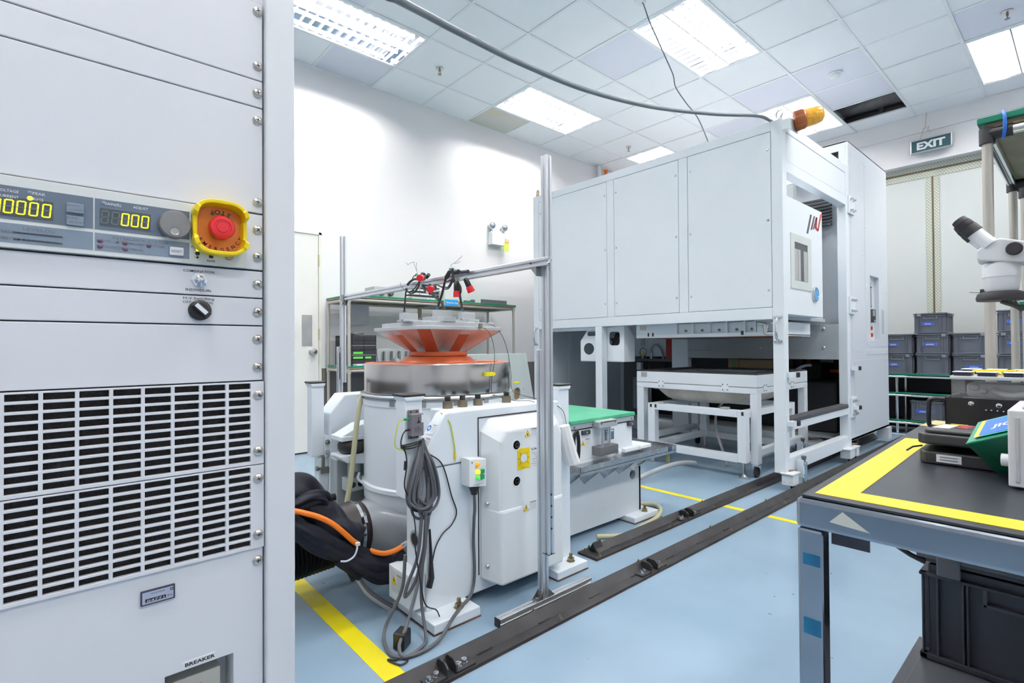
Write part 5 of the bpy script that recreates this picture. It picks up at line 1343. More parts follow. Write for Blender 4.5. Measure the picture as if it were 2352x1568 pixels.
cp_ = MB().lathe((0.965, SY, 0.215), (-1, 0, 0), [(0.104, -0.01), (0.114, 0.0), (0.117, 0.01), (0.114, 0.02), (0.1135, 0.055), (0.110, 0.06), (0.110, 0.115), (0.104, 0.125)], 48)
cpo = spart(cp_, 'rubber_coupling', BROWNRUB, 0, dko)
spart(MB().lathe((0.945, SY, 0.215), (-1, 0, 0), [(0.1145, 0), (0.116, 0.001), (0.116, 0.014), (0.1145, 0.015)], 48).obox((0.937, SY-0.098, 0.27), (0.006, 0, 0), (0, 0.008, 0.012), (0, 0.02, -0.014)), 'hose_clamp', CHROME, 0, dko)
spart(MB().lathe((0.84, SY, 0.215), (-1, 0, 0), [(0.104, 0), (0.104, 0.012), (0.108, 0.016), (0.108, 0.024), (0.104, 0.028)], 40), 'inner_ring', GREYPLATE, 0, dko)
hp = []; L = 46
for k in range(L*2):
    x = 0.83-k*0.0075; r = 0.118 if k % 2 else 0.105
    hp.append((r, 0.83-x))
ho = MB().lathe((0.83, SY, 0.205), (-1, 0, -0.06), hp, 40)
spart(ho, 'flexible_duct', SLEEVE2, 0, dko)
# ================================================================= SLIP TABLE
st = thing('slip_table', 'low white slip table with green pad and steel drip tray, right of the shaker', 'slip table', (2.2, 2.0, 0))
def tpart(mb, name, m, bev=0.003, par=None, label=None): return mb.build(name, m, par or st, bev, label=label)
SLY = 1.75
base = MB().holed(rect(1.80, 2.535, 0.028, 0.39), [circle(2.458, 0.247, 0.026, 0.026, 24)], 'xz', SLY, SLY+0.03)
base.box(1.80, 2.535, 2.28, 2.31, 0.028, 0.39).box(2.515, 2.535, SLY, 2.31, 0.028, 0.39).box(1.80, 2.535, SLY+0.03, 2.31, 0.34, 0.39)
tpart(base, 'base_body', SHAKER)
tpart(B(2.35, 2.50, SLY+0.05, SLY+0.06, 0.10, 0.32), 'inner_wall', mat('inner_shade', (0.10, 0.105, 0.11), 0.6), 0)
ub = tpart(MB().box(1.93, 2.455, SLY, 2.28, 0.39, 0.548).box(2.35, 2.60, SLY-0.03, SLY+0.10, 0.39, 0.41), 'upper_body', SHAKER)
tpart(B(1.935, 2.45, SLY+0.01, 2.26, 0.548, 0.556), 'sliding_seal', BLACK, 0)
tpart(B(1.93, 2.463, SLY-0.008, 2.27, 0.556, 0.583), 'slip_plate', ALUF, 0.002)
tpart(B(1.922, 2.466, SLY-0.014, 2.27, 0.583, 0.603), 'green_pad', GREENPAD, 0.003, label='translucent green pad on top')
for xx in (1.955, 2.10, 2.44): tpart(MB().cyl((xx, SLY-0.011, 0.567), (xx, SLY-0.008, 0.567), 0.006, seg=12), 'plug', GREYINK, 0)
def gusset(x):
    return MB().prism([(SLY, 0.27), (1.64, 0.355), (1.64, 0.372), (SLY, 0.372)], 'yz', x-0.003, x+0.003)
tra = MB()
tra.box(1.80, 2.70, 1.62, SLY, 0.372, 0.376); tra.box(1.86, 2.70, 1.62, 1.623, 0.358, 0.402); tra.box(2.70, 2.703, 1.62, 2.05, 0.358, 0.402); tra.box(2.46, 2.70, SLY, 2.05, 0.372, 0.376)
tra.box(1.86, 1.863, 1.62, SLY, 0.372, 0.402); tra.box(2.46, 2.70, 2.05, 2.053, 0.372, 0.42)
trao = tpart(tra, 'drip_tray', TRAYM, 0.0008)
for x in (1.885, 2.04, 2.20, 2.335, 2.46):
    gq = gusset(x); d_ = 0.0
    gq.add([(x-0.003, SLY-0.002, 0.27), (x-0.003, 1.64, 0.37), (x-0.105, SLY-0.002, 0.37), (x, SLY-0.002, 0.268), (x, 1.64, 0.373), (x-0.102, SLY-0.002, 0.373)], [(0,1,2), (5,4,3), (0,3,4,1), (1,4,5,2), (2,5,3,0)])
    tpart(gq, 'gusset', TRAYM, 0, trao)
tpart(MB().prism([(SLY, 0.30), (1.66, 0.355), (1.66, 0.372), (SLY, 0.372)], 'yz', 2.60, 2.606), 'gusset', TRAYM, 0.0005, trao)
for x in (2.08, 2.235, 2.385): tpart(MB().lathe((x+0.05, SLY, 0.315), (0, -1, 0), [(0.010, 0), (0.010, 0.006), (0, 0.008)], 10), 'bolt', mat('tray_bolt', (0.28, 0.27, 0.27), 0.3, 0.9), 0, trao)
tpart(B(2.62, 2.655, 1.6185, 1.62, 0.372, 0.402), 'blue_tape', mat('dark_blue_tape', (0.03, 0.05, 0.11), 0.5), 0, trao)
tpart(MB().cyl((2.675, 1.66, 0.30), (2.675, 1.66, 0.36), 0.012, seg=14), 'drain_valve', mat('drain_brass', (0.42, 0.36, 0.12), 0.4, 0.5), 0, trao)
cl_ = tpart(MB().box(2.10, 2.255, SLY-0.05, SLY, 0.552, 0.584).box(2.11, 2.25, SLY-0.05, SLY, 0.576, 0.588), 'clamp_bracket', ALUF, 0.002)
for xx in (2.145, 2.205): tpart(MB().cyl((xx, SLY-0.03, 0.455), (xx, SLY-0.03, 0.552), 0.010, seg=16), 'guide_rod', CHROME, 0, cl_)
tpart(MB().box(2.10, 2.255, SLY-0.055, SLY, 0.408, 0.455), 'damper_block', mat('damper_grey', (0.22, 0.215, 0.225), 0.35, 0.6), 0.003, cl_)
for dx in (0.02, 0.135): tpart(MB().cyl((2.10+dx, SLY-0.052, 0.575), (2.10+dx, SLY-0.05, 0.575), 0.006, seg=10), 'screw', GREYINK, 0, cl_)
for x0, z0 in ((2.015, 0.522), (2.405, 0.527)):
    l_ = tpart(B(x0, x0+0.062, SLY-0.014, SLY, z0, z0+0.022), 'latch', mat('latch_dark', (0.07, 0.07, 0.075), 0.4, 0.4), 0.003)
    tpart(MB().cyl((x0+0.03, SLY-0.017, z0+0.011), (x0+0.03, SLY-0.014, z0+0.011), 0.006, seg=12), 'latch_pin', STEEL, 0, l_)
ml = MB().box(2.208, 2.288, SLY-0.0008, SLY, 0.470, 0.527, 0).box(2.214, 2.282, SLY-0.0012, SLY-0.0006, 0.513, 0.522, 1)
for k in range(4): ml.box(2.214, 2.262, SLY-0.0012, SLY-0.0006, 0.478+k*0.009, 0.480+k*0.009, 1)
ml.build('rating_plate', [SLATE, WHITEINK], st)
w_ = warn(2.012, 2.088, 0.460, 0.502, SLY-0.001, 'WARNING', ['Moving table', 'keep hands', 'off while', 'running'], 'hand', ub, None)
for xx in (2.30, 2.49): tpart(MB().lathe((xx, SLY-0.0, 0.402), (0, -1, 0), [(0.016, 0.01), (0.016, 0.03), (0.009, 0.036), (0, 0.037)], 16), 'tray_cap', SHAKER, 0)
fp_ = tpart(B(2.375, 2.605, 1.68, 1.80, 0.004, 0.034), 'foot_plate', SHAKER, 0.003)
tpart(B(2.372, 2.608, 1.677, 1.803, 0.0002, 0.0038), 'shim', RUST, 0, fp_)
tpart(MB().lathe((2.52, 1.715, 0.034), (0, 0, 1), [(0.019, 0), (0.019, 0.003), (0.015, 0.003), (0.015, 0.016), (0.008, 0.016), (0.008, 0.034), (0, 0.035)], 6, 0, False), 'anchor_bolt', BRASSY, 0, fp_)
ck = MB()
for k in range(7):
    a0 = 0.004*k
    ck.tube([(1.925+0.004*k+0.008*math.sin(a), SLY-0.022-0.003*(k % 3), 0.472+(0.076+0.0015*k)*math.sin(a+0.1*k)) if False else (1.945+0.016*math.cos(a)+0.002*k, SLY-0.02-0.0045*(k % 3)-0.003*math.cos(a), 0.475+(0.072+0.002*k)*math.sin(a)) for a in [j*math.pi/14 for j in range(28)]], 0.0024, 6, 0, True)
tag(ck.build('cable_coil', BLKCAB), 'thin black cable hung in a narrow coil on the slip table corner', 'cable')
# yellowed hose on the floor by the slip table
h = smooth_path([(2.05, 1.68, 0.014), (2.17, 1.60, 0.014), (2.35, 1.615, 0.014), (2.52, 1.64, 0.014), (2.66, 1.70, 0.014), (2.72, 1.78, 0.014), (2.66, 1.86, 0.014), (2.57, 1.86, 0.014)], 10)
tag(MB().tube(h, 0.012, 12).build('hose', CLEARH), 'yellowed clear hose looping on the floor around the slip table foot', 'hose')
# grey slanted plate and stand behind the shaker
gp = thing('slanted_bracket', 'tall pale grey bracket plate with slanted edge behind the shaker drum', 'bracket', (2.2, 2.72, 0))
MB().holed([(1.85, 0), (2.66, 0), (2.585, 0.60), (2.513, 0.93), (1.95, 0.93)], [rrect(2.395, 2.455, 0.605, 0.69, 0.028)], 'xz', 2.69, 2.71).build('plate', GREYPLATE, gp, 0.002)
B(2.38, 2.47, 2.705, 2.715, 0.59, 0.70).build('hole_backing', mat('brown_board', (0.22, 0.15, 0.08), 0.7), gp)
B(2.39, 2.44, 2.6885, 2.69, 0.72, 0.735).build('yellow_sticker', YEL, gp)
for z_ in (0.88, 0.68, 0.52): MB().cyl((2.49, 2.688, z_), (2.49, 2.69, z_), 0.006, seg=10).build('screw', STEEL, gp)
B(1.86, 2.64, 2.71, 2.78, 0, 0.05).build('foot', GREYPLATE, gp)
# tan air pump on the floor
pm = thing('air_pump', 'tan air pump with slotted octagonal lid on the floor behind the black hoses', 'air pump', (1.09, 2.86, 0))
def octa(cx, cy, a, c): return [(cx-a+c, cy-a), (cx+a-c, cy-a), (cx+a, cy-a+c), (cx+a, cy+a-c), (cx+a-c, cy+a), (cx-a+c, cy+a), (cx-a, cy+a-c), (cx-a, cy-a+c)]
MB().prism(octa(1.09, 2.86, 0.062, 0.02), 'xy', 0, 0.205).build('body', BEIGE, pm, 0.004)
ld = MB().prism(octa(1.09, 2.86, 0.076, 0.026), 'xy', 0.205, 0.243).build('lid', TAN, pm, 0.006)
sl_ = MB()
for r in (0.014, 0.026, 0.038, 0.048):
    for a0 in (0.3, 3.44):
        pts = [(1.09+r*math.cos(a0+k*0.25), 2.86+r*math.sin(a0+k*0.25), 0.2435) for k in range(10)]; sl_.tube(pts, 0.0024, 5)
sl_.build('slot', mat('slot_brown', (0.09, 0.06, 0.035), 0.7), ld)
MB().tube(smooth_path([(1.10, 2.80, 0.19), (1.11, 2.76, 0.17), (1.13, 2.70, 0.10), (1.18, 2.66, 0.06)], 6), 0.009, 8).build('outlet_hose', BEIGE, pm)

# ================================================================= CARTS UNDER THE CHAMBER
ct = thing('bottom_plate_cart', 'large white wheeled cart with black gasket rim and canvas hopper, under the chamber', 'cart', (4.35, 2.17, 0))
x0, x1, y0, y1 = 3.85, 4.845, 1.642, 2.69
def cpart(mb, name, m, bev=0.003, par=None, label=None): return mb.build(name, m, par or ct, bev, label=label)
up = MB().box(x0, x0+0.06, y0, y1, 0.665, 0.757).box(x1-0.06, x1, y0, y1, 0.665, 0.757).box(x0+0.06, x1-0.06, y0, y0+0.06, 0.665, 0.757).box(x0+0.06, x1-0.06, y1-0.06, y1, 0.665, 0.757)
upo = cpart(up, 'upper_frame', CHAM)
rim = MB().holed(rect(x0+0.006, x1-0.006, y0+0.006, y1-0.006), [rect(x0+0.13, x1-0.13, y0+0.13, y1-0.13)], 'xy', 0.757, 0.769)
cpart(rim, 'gasket', RUBBER, 0.002, upo)
inn = MB().box(x0+0.10, x0+0.11, y0+0.1, y1-0.1, 0.60, 0.752).box(x1-0.11, x1-0.10, y0+0.1, y1-0.1, 0.60, 0.752).box(x0+0.1, x1-0.1, y1-0.11, y1-0.10, 0.60, 0.752).box(x0+0.1, x1-0.1, y0+0.10, y0+0.11, 0.60, 0.752)
cpart(inn, 'basin_wall', CHGREY, 0, upo)
lowf = MB().box(x0, x0+0.06, y0, y1, 0.617, 0.661).box(x1-0.06, x1, y0, y1, 0.617, 0.661).box(x0+0.06, x1-0.06, y0, y0+0.06, 0.617, 0.661).box(x0+0.06, x1-0.06, y1-0.06, y1, 0.617, 0.661)
cpart(lowf, 'lower_frame', CHAM)
for (lx, ly) in ((x0, y0), (x0, y1-0.07), (x1-0.07, y0), (x1-0.07, y1-0.07)):
    l_ = cpart(B(lx, lx+0.07, ly, ly+0.055 if ly == y0 else ly+0.07, 0.10, 0.617), 'leg', CHAM)
    cpart(B(lx+0.005, lx+0.065, ly+0.004, ly+0.052, 0.086, 0.10), 'castor_plate', CHROME, 0.001, l_)
    cpart(MB().cyl((lx+0.045, ly+0.018, 0.038), (lx+0.045, ly+0.038, 0.038), 0.0375, seg=24, m=0).bar((lx+0.04, ly+0.012, 0.09), (lx+0.045, ly+0.012, 0.035), 0.025, 0.003, 1).bar((lx+0.04, ly+0.044, 0.09), (lx+0.045, ly+0.044, 0.035), 0.025, 0.003, 1), 'castor', [RUBBER, CHROME], 0, l_)
for z0 in (0.155,):
    cpart(MB().box(x0+0.07, x1-0.07, y0+0.005, y0+0.055, z0, z0+0.05), 'side_rail', CHAM); cpart(MB().box(x0+0.07, x1-0.07, y1-0.06, y1-0.01, z0, z0+0.05), 'side_rail', CHAM)
    cpart(MB().box(x1-0.06, x1-0.01, y0+0.06, y1-0.06, z0, z0+0.05), 'cross_rail', CHAM)
def joint(y, x=x0):
    j = cpart(B(x-0.003, x, y-0.028, y+0.028, 0.628, 0.688), 'joint_plate', CHAM, 0.001)
    for dy in (-0.018, 0.018):
        for dz in (0.638, 0.678): cpart(MB().lathe((x-0.003, y+dy, dz), (-1, 0, 0), [(0.005, 0), (0.004, 0.003), (0, 0.0035)], 10), 'screw', mat('dark_bolt', (0.25, 0.24, 0.22), 0.35, 0.9), 0, j)
joint(2.445); joint(1.885)
for xx in (3.98, 4.50):
    j = cpart(B(xx-0.028, xx+0.028, y0-0.003, y0, 0.628, 0.688), 'joint_plate', CHAM, 0.001)
    for dx in (-0.018, 0.018):
        for dz in (0.638, 0.678): cpart(MB().lathe((xx+dx, y0-0.003, dz), (0, -1, 0), [(0.005, 0), (0.004, 0.003), (0, 0.0035)], 10), 'screw', mat('dark_bolt', (0.25, 0.24, 0.22), 0.35, 0.9), 0, j)
cpart(B(x0-0.005, x0, 2.585, 2.64, 0.712, 0.752), 'hinge_plate', mat('plate_warm', (0.52, 0.50, 0.47), 0.35, 0.6), 0.001, upo)
hopm = MB(); NN = 14; vs_ = []
lev = [(0.63, 0.462, 0.46), (0.585, 0.452, 0.41), (0.545, 0.435, 0.365), (0.514, 0.40, 0.335), (0.502, 0.22, 0.20)]
cxh, cyh = (x0+x1)/2, (y0+y1)/2
random.seed(3)
n = 48
for z_, hx, hy in lev:
    for i in range(n):
        a = 2*math.pi*i/n; c, s = math.cos(a), math.sin(a); q = (abs(c)**5+abs(s)**5)**(-1/5)
        j = random.uniform(-1, 1)*0.006
        vs_.append((cxh+(hx+j)*q*c, cyh+(hy+j)*q*s, z_+random.uniform(-1, 1)*(0.007 if z_ < 0.57 else 0)))
fs = [(k*n+i, k*n+(i+1) % n, (k+1)*n+(i+1) % n, (k+1)*n+i) for k in range(4) for i in range(n)]
hopm.add(vs_, fs, 0, True); hopm.add([(cxh, cyh, 0.498)], [], 0)
ho = hopm.build('canvas_hopper', CANVAS, ct, label='stained cream canvas hopper')
sd_ = ho.modifiers.new('smooth', 'SUBSURF'); sd_.levels = 1; sd_.render_levels = 1
cpart(MB().tube(smooth_path([(4.30, 2.12, 0.50), (4.18, 2.12, 0.42), (4.12, 2.10, 0.30), (4.06, 2.02, 0.14), (4.02, 1.96, 0.02)], 8), 0.011, 10), 'drain_hose', mat('grey_flex', (0.27, 0.27, 0.29), 0.5), 0)
# inner levelling stand
sd = thing('levelling_stand', 'white square-tube stand on round levelling feet, standing inside the wheeled cart', 'stand', (4.2, 2.12, 0))
a0, a1, b0, b1 = 3.765, 4.70, 1.690, 2.525
def ipart(mb, name, m=CHAM, bev=0.003, par=None): return mb.build(name, m, par or sd, bev)
for (lx, ly) in ((a0, b0), (a0, b1-0.07), (a1-0.07, b0), (a1-0.07, b1-0.07)):
    l_ = ipart(B(lx, lx+0.062, ly, ly+0.066, 0.115, 0.497), 'leg')
    q = MB().cyl((lx+0.035, ly+0.035, 0.02), (lx+0.035, ly+0.035, 0.115), 0.010, seg=14); q.lathe((lx+0.035, ly+0.035, 0.0), (0, 0, 1), [(0.036, 0), (0.036, 0.008), (0.022, 0.016), (0.014, 0.024), (0, 0.024)], 24)
    q.cyl((lx+0.035, ly+0.035, 0.100), (lx+0.035, ly+0.035, 0.115), 0.017, seg=6)
    ipart(q, 'levelling_foot', STEEL, 0, l_)
for ly in (b0, b1-0.062): ipart(B(a0+0.062, a1-0.062, ly, ly+0.06, 0.445, 0.497), 'top_rail'); ipart(B(a0+0.062, a1-0.062, ly, ly+0.06, 0.12, 0.172), 'lower_rail')
for lx in (a0, a1-0.062): ipart(B(lx, lx+0.06, b0+0.066, b1-0.066, 0.445, 0.497), 'top_rail'); ipart(B(lx, lx+0.06, b0+0.066, b1-0.066, 0.112, 0.168), 'lower_rail')
ipart(B(a0+0.0, a0+0.06, 2.37, 2.42, 0.497, 0.512), 'clip', mat('zinc_clip', (0.52, 0.58, 0.56), 0.35, 0.5), 0.002); ipart(B(a0+0.0, a0+0.06, 1.835, 1.885, 0.497, 0.512), 'clip', mat('zinc_clip', (0.52, 0.58, 0.56), 0.35, 0.5), 0.002)
for yy in (2.49, 2.445, 1.715): ipart(B(a0-0.003, a0, yy-0.009, yy+0.009, 0.462, 0.49), 'rubber_stop', BLACK, 0.001)
# grey flexible hose from the stand to the tray
p0 = smooth_path([(3.74, 2.08, 0.06), (3.60, 2.08, 0.085), (3.44, 2.10, 0.09), (3.22, 2.14, 0.06), (3.02, 2.17, 0.018), (2.9, 2.17, 0.014)], 10)
tag(MB().tube(p0, 0.017, 12).build('hose', mat('pale_grey_hose', (0.38, 0.40, 0.42), 0.35)), 'pale grey flexible hose arching over the floor left of the levelling stand', 'hose')
fe = thing('fire_extinguisher', 'red cylinder standing on the floor behind the chamber post', 'fire extinguisher', (5.3, 1.88, 0))
MB().lathe((4.95, 1.58, 0), (0, 0, 1), [(0.045, 0), (0.048, 0.02), (0.048, 0.16), (0.03, 0.19), (0.012, 0.20), (0.012, 0.22), (0, 0.22)], 24).xform(Matrix.Translation((0.35, 0.30, 0))).build('cylinder', REDP, fe)
# shoes / small things on floor left out of reach
# ================================================================= ALUMINIUM FRAME WITH CABLES
def tslot(c0, c1, along, a0, a1, s=0.030):
    """slotted 30 mm profile, centre (c0, c1) in the plane across the given axis"""
    h, sl, dp, lip = s/2, 0.004, 0.009, 0.0025
    base = [(-h, -h), (-sl, -h), (-sl, -h+lip), (-sl*2, -h+lip+0.001), (-sl*0.9, -h+dp), (sl*0.9, -h+dp), (sl*2, -h+lip+0.001), (sl, -h+lip), (sl, -h)]
    poly = []
    for k in range(4):
        a = k*math.pi/2; c, s_ = round(math.cos(a)), round(math.sin(a))
        poly += [(x*c-y*s_, x*s_+y*c) for x, y in base]
    poly = [(c0+x, c1+y) for x, y in poly]
    return MB().prism(poly, {'x': 'yz', 'y': 'xz', 'z': 'xy'}[along], a0, a1)
af = thing('profile_frame', 'slotted aluminium profile frame: floor bar, two tall posts and a beam over the shaker', 'profile frame', (1.38, 1.4, 0))
def apart(mb, name, m=ALU, bev=0.0008, par=None): return mb.build(name, m, par or af, bev, 1)
fb_ = apart(tslot(1.391, 0.015, 'x', 1.155, 1.645), 'floor_bar')
apart(B(1.152, 1.1555, 1.376, 1.406, 0.0, 0.030), 'end_cap', BLACK, 0.001, fb_)
apart(tslot(1.380, 1.391, 'z', 0.030, 0.965), 'lower_post')
apart(tslot(1.380, 1.361, 'z', 0.205, 1.695), 'upper_post')
apart(B(1.364, 1.396, 1.345, 1.377, 0.2035, 0.206), 'end_cap', BLACK, 0, None)
for k in range(4): apart(MB().cyl((1.380, 1.3455, 0.30+k*0.042), (1.380, 1.344, 0.30+k*0.042), 0.004, seg=10), 'slot_nut', BLACK, 0)
def bracket(o, ax, az, w=0.028, L=0.034):
    o, ax, az = Vector(o), Vector(ax), Vector(az); wv = ax.cross(az)*(w/2)
    mb = MB()
    mb.obox(o+ax*(L/2)+az*0.0015, ax*(L/2), wv, az*0.0015); mb.obox(o+az*(L/2)+ax*0.0015, ax*0.0015, wv, az*(L/2))
    for s in (-1, 1):
        p = o+wv*s*0.92; t = wv.normalized()*0.0012
        mb.add([p-t, p+ax*L-t, p+az*L-t, p+t, p+ax*L+t, p+az*L+t], [(0,1,2), (5,4,3), (0,3,4,1), (1,4,5,2), (2,5,3,0)])
    mb.cyl(o+ax*0.018+az*0.003, o+ax*0.018+az*0.009, 0.0065, seg=12); mb.cyl(o+az*0.018+ax*0.003, o+az*0.018+ax*0.009, 0.0065, seg=12)
    return mb
BRK = mat('cast_bracket', (0.33, 0.335, 0.34), 0.4, 0.8)
apart(bracket((1.365, 1.391, 0.030), (-1, 0, 0), (0, 0, 1)), 'corner_bracket', BRK); apart(bracket((1.395, 1.391, 0.030), (1, 0, 0), (0, 0, 1)), 'corner_bracket', BRK)
bmz = 1.289
beam = apart(tslot(1.350, bmz, 'y', 1.318, 3.115), 'cross_beam')
apart(bracket((1.352, 1.361+0.015, bmz-0.015), (0, 1, 0), (0, 0, -1)), 'corner_bracket', BRK)
apart(MB().cyl((1.3345, 1.40, bmz), (1.332, 1.40, bmz), 0.004, seg=10), 'slot_nut', BLACK, 0)
apart(tslot(1.350, 3.131, 'z', 0.76, 1.68), 'upper_post'); apart(tslot(1.340, 3.161, 'z', 0.0, 0.985), 'lower_post')
apart(MB().box(1.33, 1.37, 3.146, 3.150, 0.78, 0.95), 'splice_plate', ALU)
apart(bracket((1.350, 3.116, bmz-0.014), (0, -1, 0), (0, 0, -1)), 'corner_bracket', BRK)
apart(B(1.331, 1.335, 3.085, 3.115, bmz-0.02, bmz+0.02), 'joint_plate', BRK)
apart(tslot(3.161, 0.015, 'x', 1.10, 1.60), 'floor_bar')
# ---- cable sets hanging on the beam
BX = 1.322
def conn(p, d, m_cap=REDP, L=0.055, r=0.0145):
    p, d = Vector(p), Vector(d).normalized()
    body = MB().lathe(p, d, [(r*0.5, -0.012), (r*0.72, -0.006), (r*0.8, 0.0), (r*0.85, L*0.45), (r*0.8, L*0.5), (0, L*0.5)], 20)
    cap = MB().lathe(p+d*(L*0.5), d, [(r*0.95, 0.0), (r*1.02, 0.001), (r*1.14, L*0.40), (r*1.08, L*0.48), (0, L*0.48)], 24)
    return body, cap
def cable_set(label, pxs, drops, caps, tails, group='cable sets tied to the beam', extra=None, grn=None):
    t = thing('connector_cable', label, 'cable', (BX, on_x(*pxs[0], BX).y, 1.10), group)
    def E(u, v, x=BX): return on_x(900+u/8.71, 580+v/8.71, x)
    for i, (pts, r) in enumerate(drops):
        MB().tube(smooth_path([E(*p) for p in pts], 8), r, 8).build('cable', BLKCAB, t)
    for (u, v, ud, vd, x) in caps:
        a = E(u, v, x); d = Vector(ud)
        b_, c_ = conn(a, d); b_.build('connector', BLACK, t); c_.build('red_cap', REDP, t, label='red dust cap')
    tm = MB()
    for pts in tails: tm.tube([E(*p) for p in pts], 0.0009, 5)
    if tails: tm.build('wire_tail', mat('thin_dark_wire', (0.08, 0.07, 0.09), 0.5), t)
    for (u0, v0, u1, v1, r, m, nm) in (extra or ()):
        MB().cyl(E(u0, v0), E(u1, v1), r, seg=14).build(nm, m, t)
    return t
TIEW = mat('white_tape', (0.70, 0.74, 0.80), 0.5)
NAVY = mat('navy_nut', (0.10, 0.14, 0.22), 0.4)
cable_set('black cable with a red cap facing forward, leftmost bundle on the beam', [(605, 520)],
    [([(250, 1180), (262, 980), (275, 850), (290, 740)], 0.0042),
     ([(290, 740), (305, 660), (370, 580), (450, 530), (540, 545), (560, 600)], 0.006),
     ([(290, 745), (350, 790), (430, 740), (490, 670), (540, 590), (550, 520)], 0.003),
     ([(290, 760), (370, 815), (450, 780), (510, 700), (548, 620), (556, 560)], 0.003),
     ([(300, 780), (390, 812), (470, 790), (530, 690), (552, 640), (548, 560)], 0.003),
     ([(290, 735), (230, 720), (185, 665), (165, 600)], 0.0012),
     ([(410, 530), (430, 480), (470, 450)], 0.0022)],
    [(640, 500, (-0.75, -0.55, -0.15), 0, 1.300)],
    [[(525, 490), (500, 370), (470, 300), (440, 215), (450, 190), (390, 195), (360, 220), (320, 240), (290, 205)], [(500, 370), (488, 300), (495, 200)]],
    extra=[(275, 720, 318, 660, 0.008, TIEW, 'tape_wrap'), (245, 1190, 252, 1150, 0.0065, NAVY, 'cable_nut'), (470, 460, 498, 432, 0.005, GRCON, 'green_tip'), (600, 430, 650, 440, 0.008, BLACK, 'plug'), (690, 500, 740, 440, 0.009, BLACK, 'plug'), (620, 410, 640, 450, 0.007, BLACK, 'plug')])
cable_set('black cable with a red cap slung under the beam, second bundle from the left', [(875, 735)],
    [([(1055, 1130), (1000, 1010), (920, 920), (840, 850), (770, 815)], 0.0055), ([(770, 815), (690, 770), (640, 700), (620, 640)], 0.0075), ([(620, 640), (680, 650), (760, 660), (820, 670)], 0.004),
     ([(830, 660), (900, 640), (960, 670), (1010, 690)], 0.004)],
    [(850, 700, (-0.75, -0.5, -0.25), 0, 1.306)], [],
    extra=[(715, 780, 760, 815, 0.009, TIEW, 'tape_wrap'), (760, 660, 840, 690, 0.010, BLACK, 'plug')])
cable_set('black cable with a red cap hanging straight down from the beam', [(1288, 795)],
    [([(920, 1090), (950, 990), (1000, 840), (1040, 680), (1070, 550), (1110, 460), (1170, 370)], 0.0055), ([(1170, 370), (1210, 380), (1225, 480), (1245, 600)], 0.005),
     ([(1060, 690), (1120, 690), (1180, 600), (1220, 480), (1205, 400)], 0.003), ([(1060, 730), (1140, 710), (1210, 590), (1225, 480), (1190, 400)], 0.003), ([(1050, 560), (1110, 575), (1190, 540)], 0.003)],
    [(1290, 640, (0.06, 0.0, -1), 0, 1.312)],
    [[(1175, 300), (1180, 250), (1230, 220), (1290, 180), (1340, 130), (1380, 100), (1405, 60)], [(1250, 215), (1320, 210), (1350, 180), (1375, 185)]],
    extra=[(1175, 345, 1178, 312, 0.0075, GRCON, 'green_plug'), (905, 1110, 925, 1070, 0.0065, NAVY, 'cable_nut'), (1090, 500, 1160, 380, 0.010, BLACK, 'taped_bundle'), (1205, 350, 1225, 320, 0.006, BLACK, 'plug'), (1270, 395, 1340, 380, 0.011, BLACK, 'plug')])
cable_set('black cable with a red cap tilted to the right, rightmost bundle on the beam', [(1545, 640)],
    [([(1410, 1160), (1390, 1020), (1365, 870), (1350, 740), (1325, 600), (1310, 575)], 0.0055), ([(1330, 590), (1380, 690), (1385, 780), (1365, 830)], 0.003), ([(1220, 380), (1270, 350), (1350, 360), (1400, 385)], 0.003), ([(1225, 480), (1260, 560), (1250, 640)], 0.003)],
    [(1490, 560, (0.30, -0.18, -0.75), 0, 1.312)], [],
    extra=[(1405, 1170, 1412, 1130, 0.0065, NAVY, 'cable_nut'), (1400, 385, 1525, 375, 0.008, mat('navy_plug', (0.03, 0.035, 0.06), 0.4), 'plug')])
# ================================================================= PENDANT, MODULE AND LOOSE CABLES ON THE NEAR PEDESTAL
pn = thing('pendant_box', 'white control pendant with orange, yellow and green buttons on the shaker pedestal', 'control box', (1.19, 1.56, 0.45))
MB().prism([(1.135, 0.462), (1.215, 0.452), (1.215, 0.556), (1.135, 0.565)], 'xz', 1.525, 1.578).build('body', FRP, pn, 0.003)
def pbtn(u, v, r, m, nm='push_button', sq=False, lab=None):
    p = on_y(800+u/2.6125, 880+v/2.6125, 1.525)
    if sq: b_ = MB().box(p.x-r, p.x+r, 1.516, 1.525, p.z-r, p.z+r)
    else: b_ = MB().lathe((p.x, 1.525, p.z), (0, -1, 0), [(r*1.15, 0), (r*1.15, 0.003), (r, 0.003), (r, 0.010), (r*0.8, 0.012), (0, 0.012)], 20)
    o = b_.build(nm, m, pn, 0.001 if sq else 0, label=lab)
pbtn(773, 487, 0.0075, LEDO, 'indicator_lamp', lab='orange lamp'); pbtn(774, 531, 0.0075, LEDY, 'push_button', lab='lit yellow button'); pbtn(774, 565, 0.0075, LEDG, lab='lit green button')
pbtn(801, 525, 0.0075, GRCON, 'push_button', True, lab='square green button'); pbtn(801, 559, 0.0075, GRCON, 'push_button', True, lab='square green button')
MB().cyl((1.148, 1.524, 0.55), (1.148, 1.525, 0.55), 0.0025, seg=10).build('sensor_dot', INK, pn)
t = MB()
for s_, u, v, w_ in (('READY', 770, 505, 0.010), ('START', 772, 545, 0.011), ('STOP', 798, 541, 0.010), ('INSERT', 770, 578, 0.011), ('REMOVE', 798, 574, 0.011), ('REMOTE CONTROL BOX', 782, 606, 0.05), ('RBT-3', 780, 612, 0.016)):
    p = on_y(800+u/2.6125, 880+v/2.6125, 1.525); t.text(s_, (p.x, 1.5243, p.z), X, Z, 0.0045, 0, fit=w_)
t.build('lettering', INK, pn)
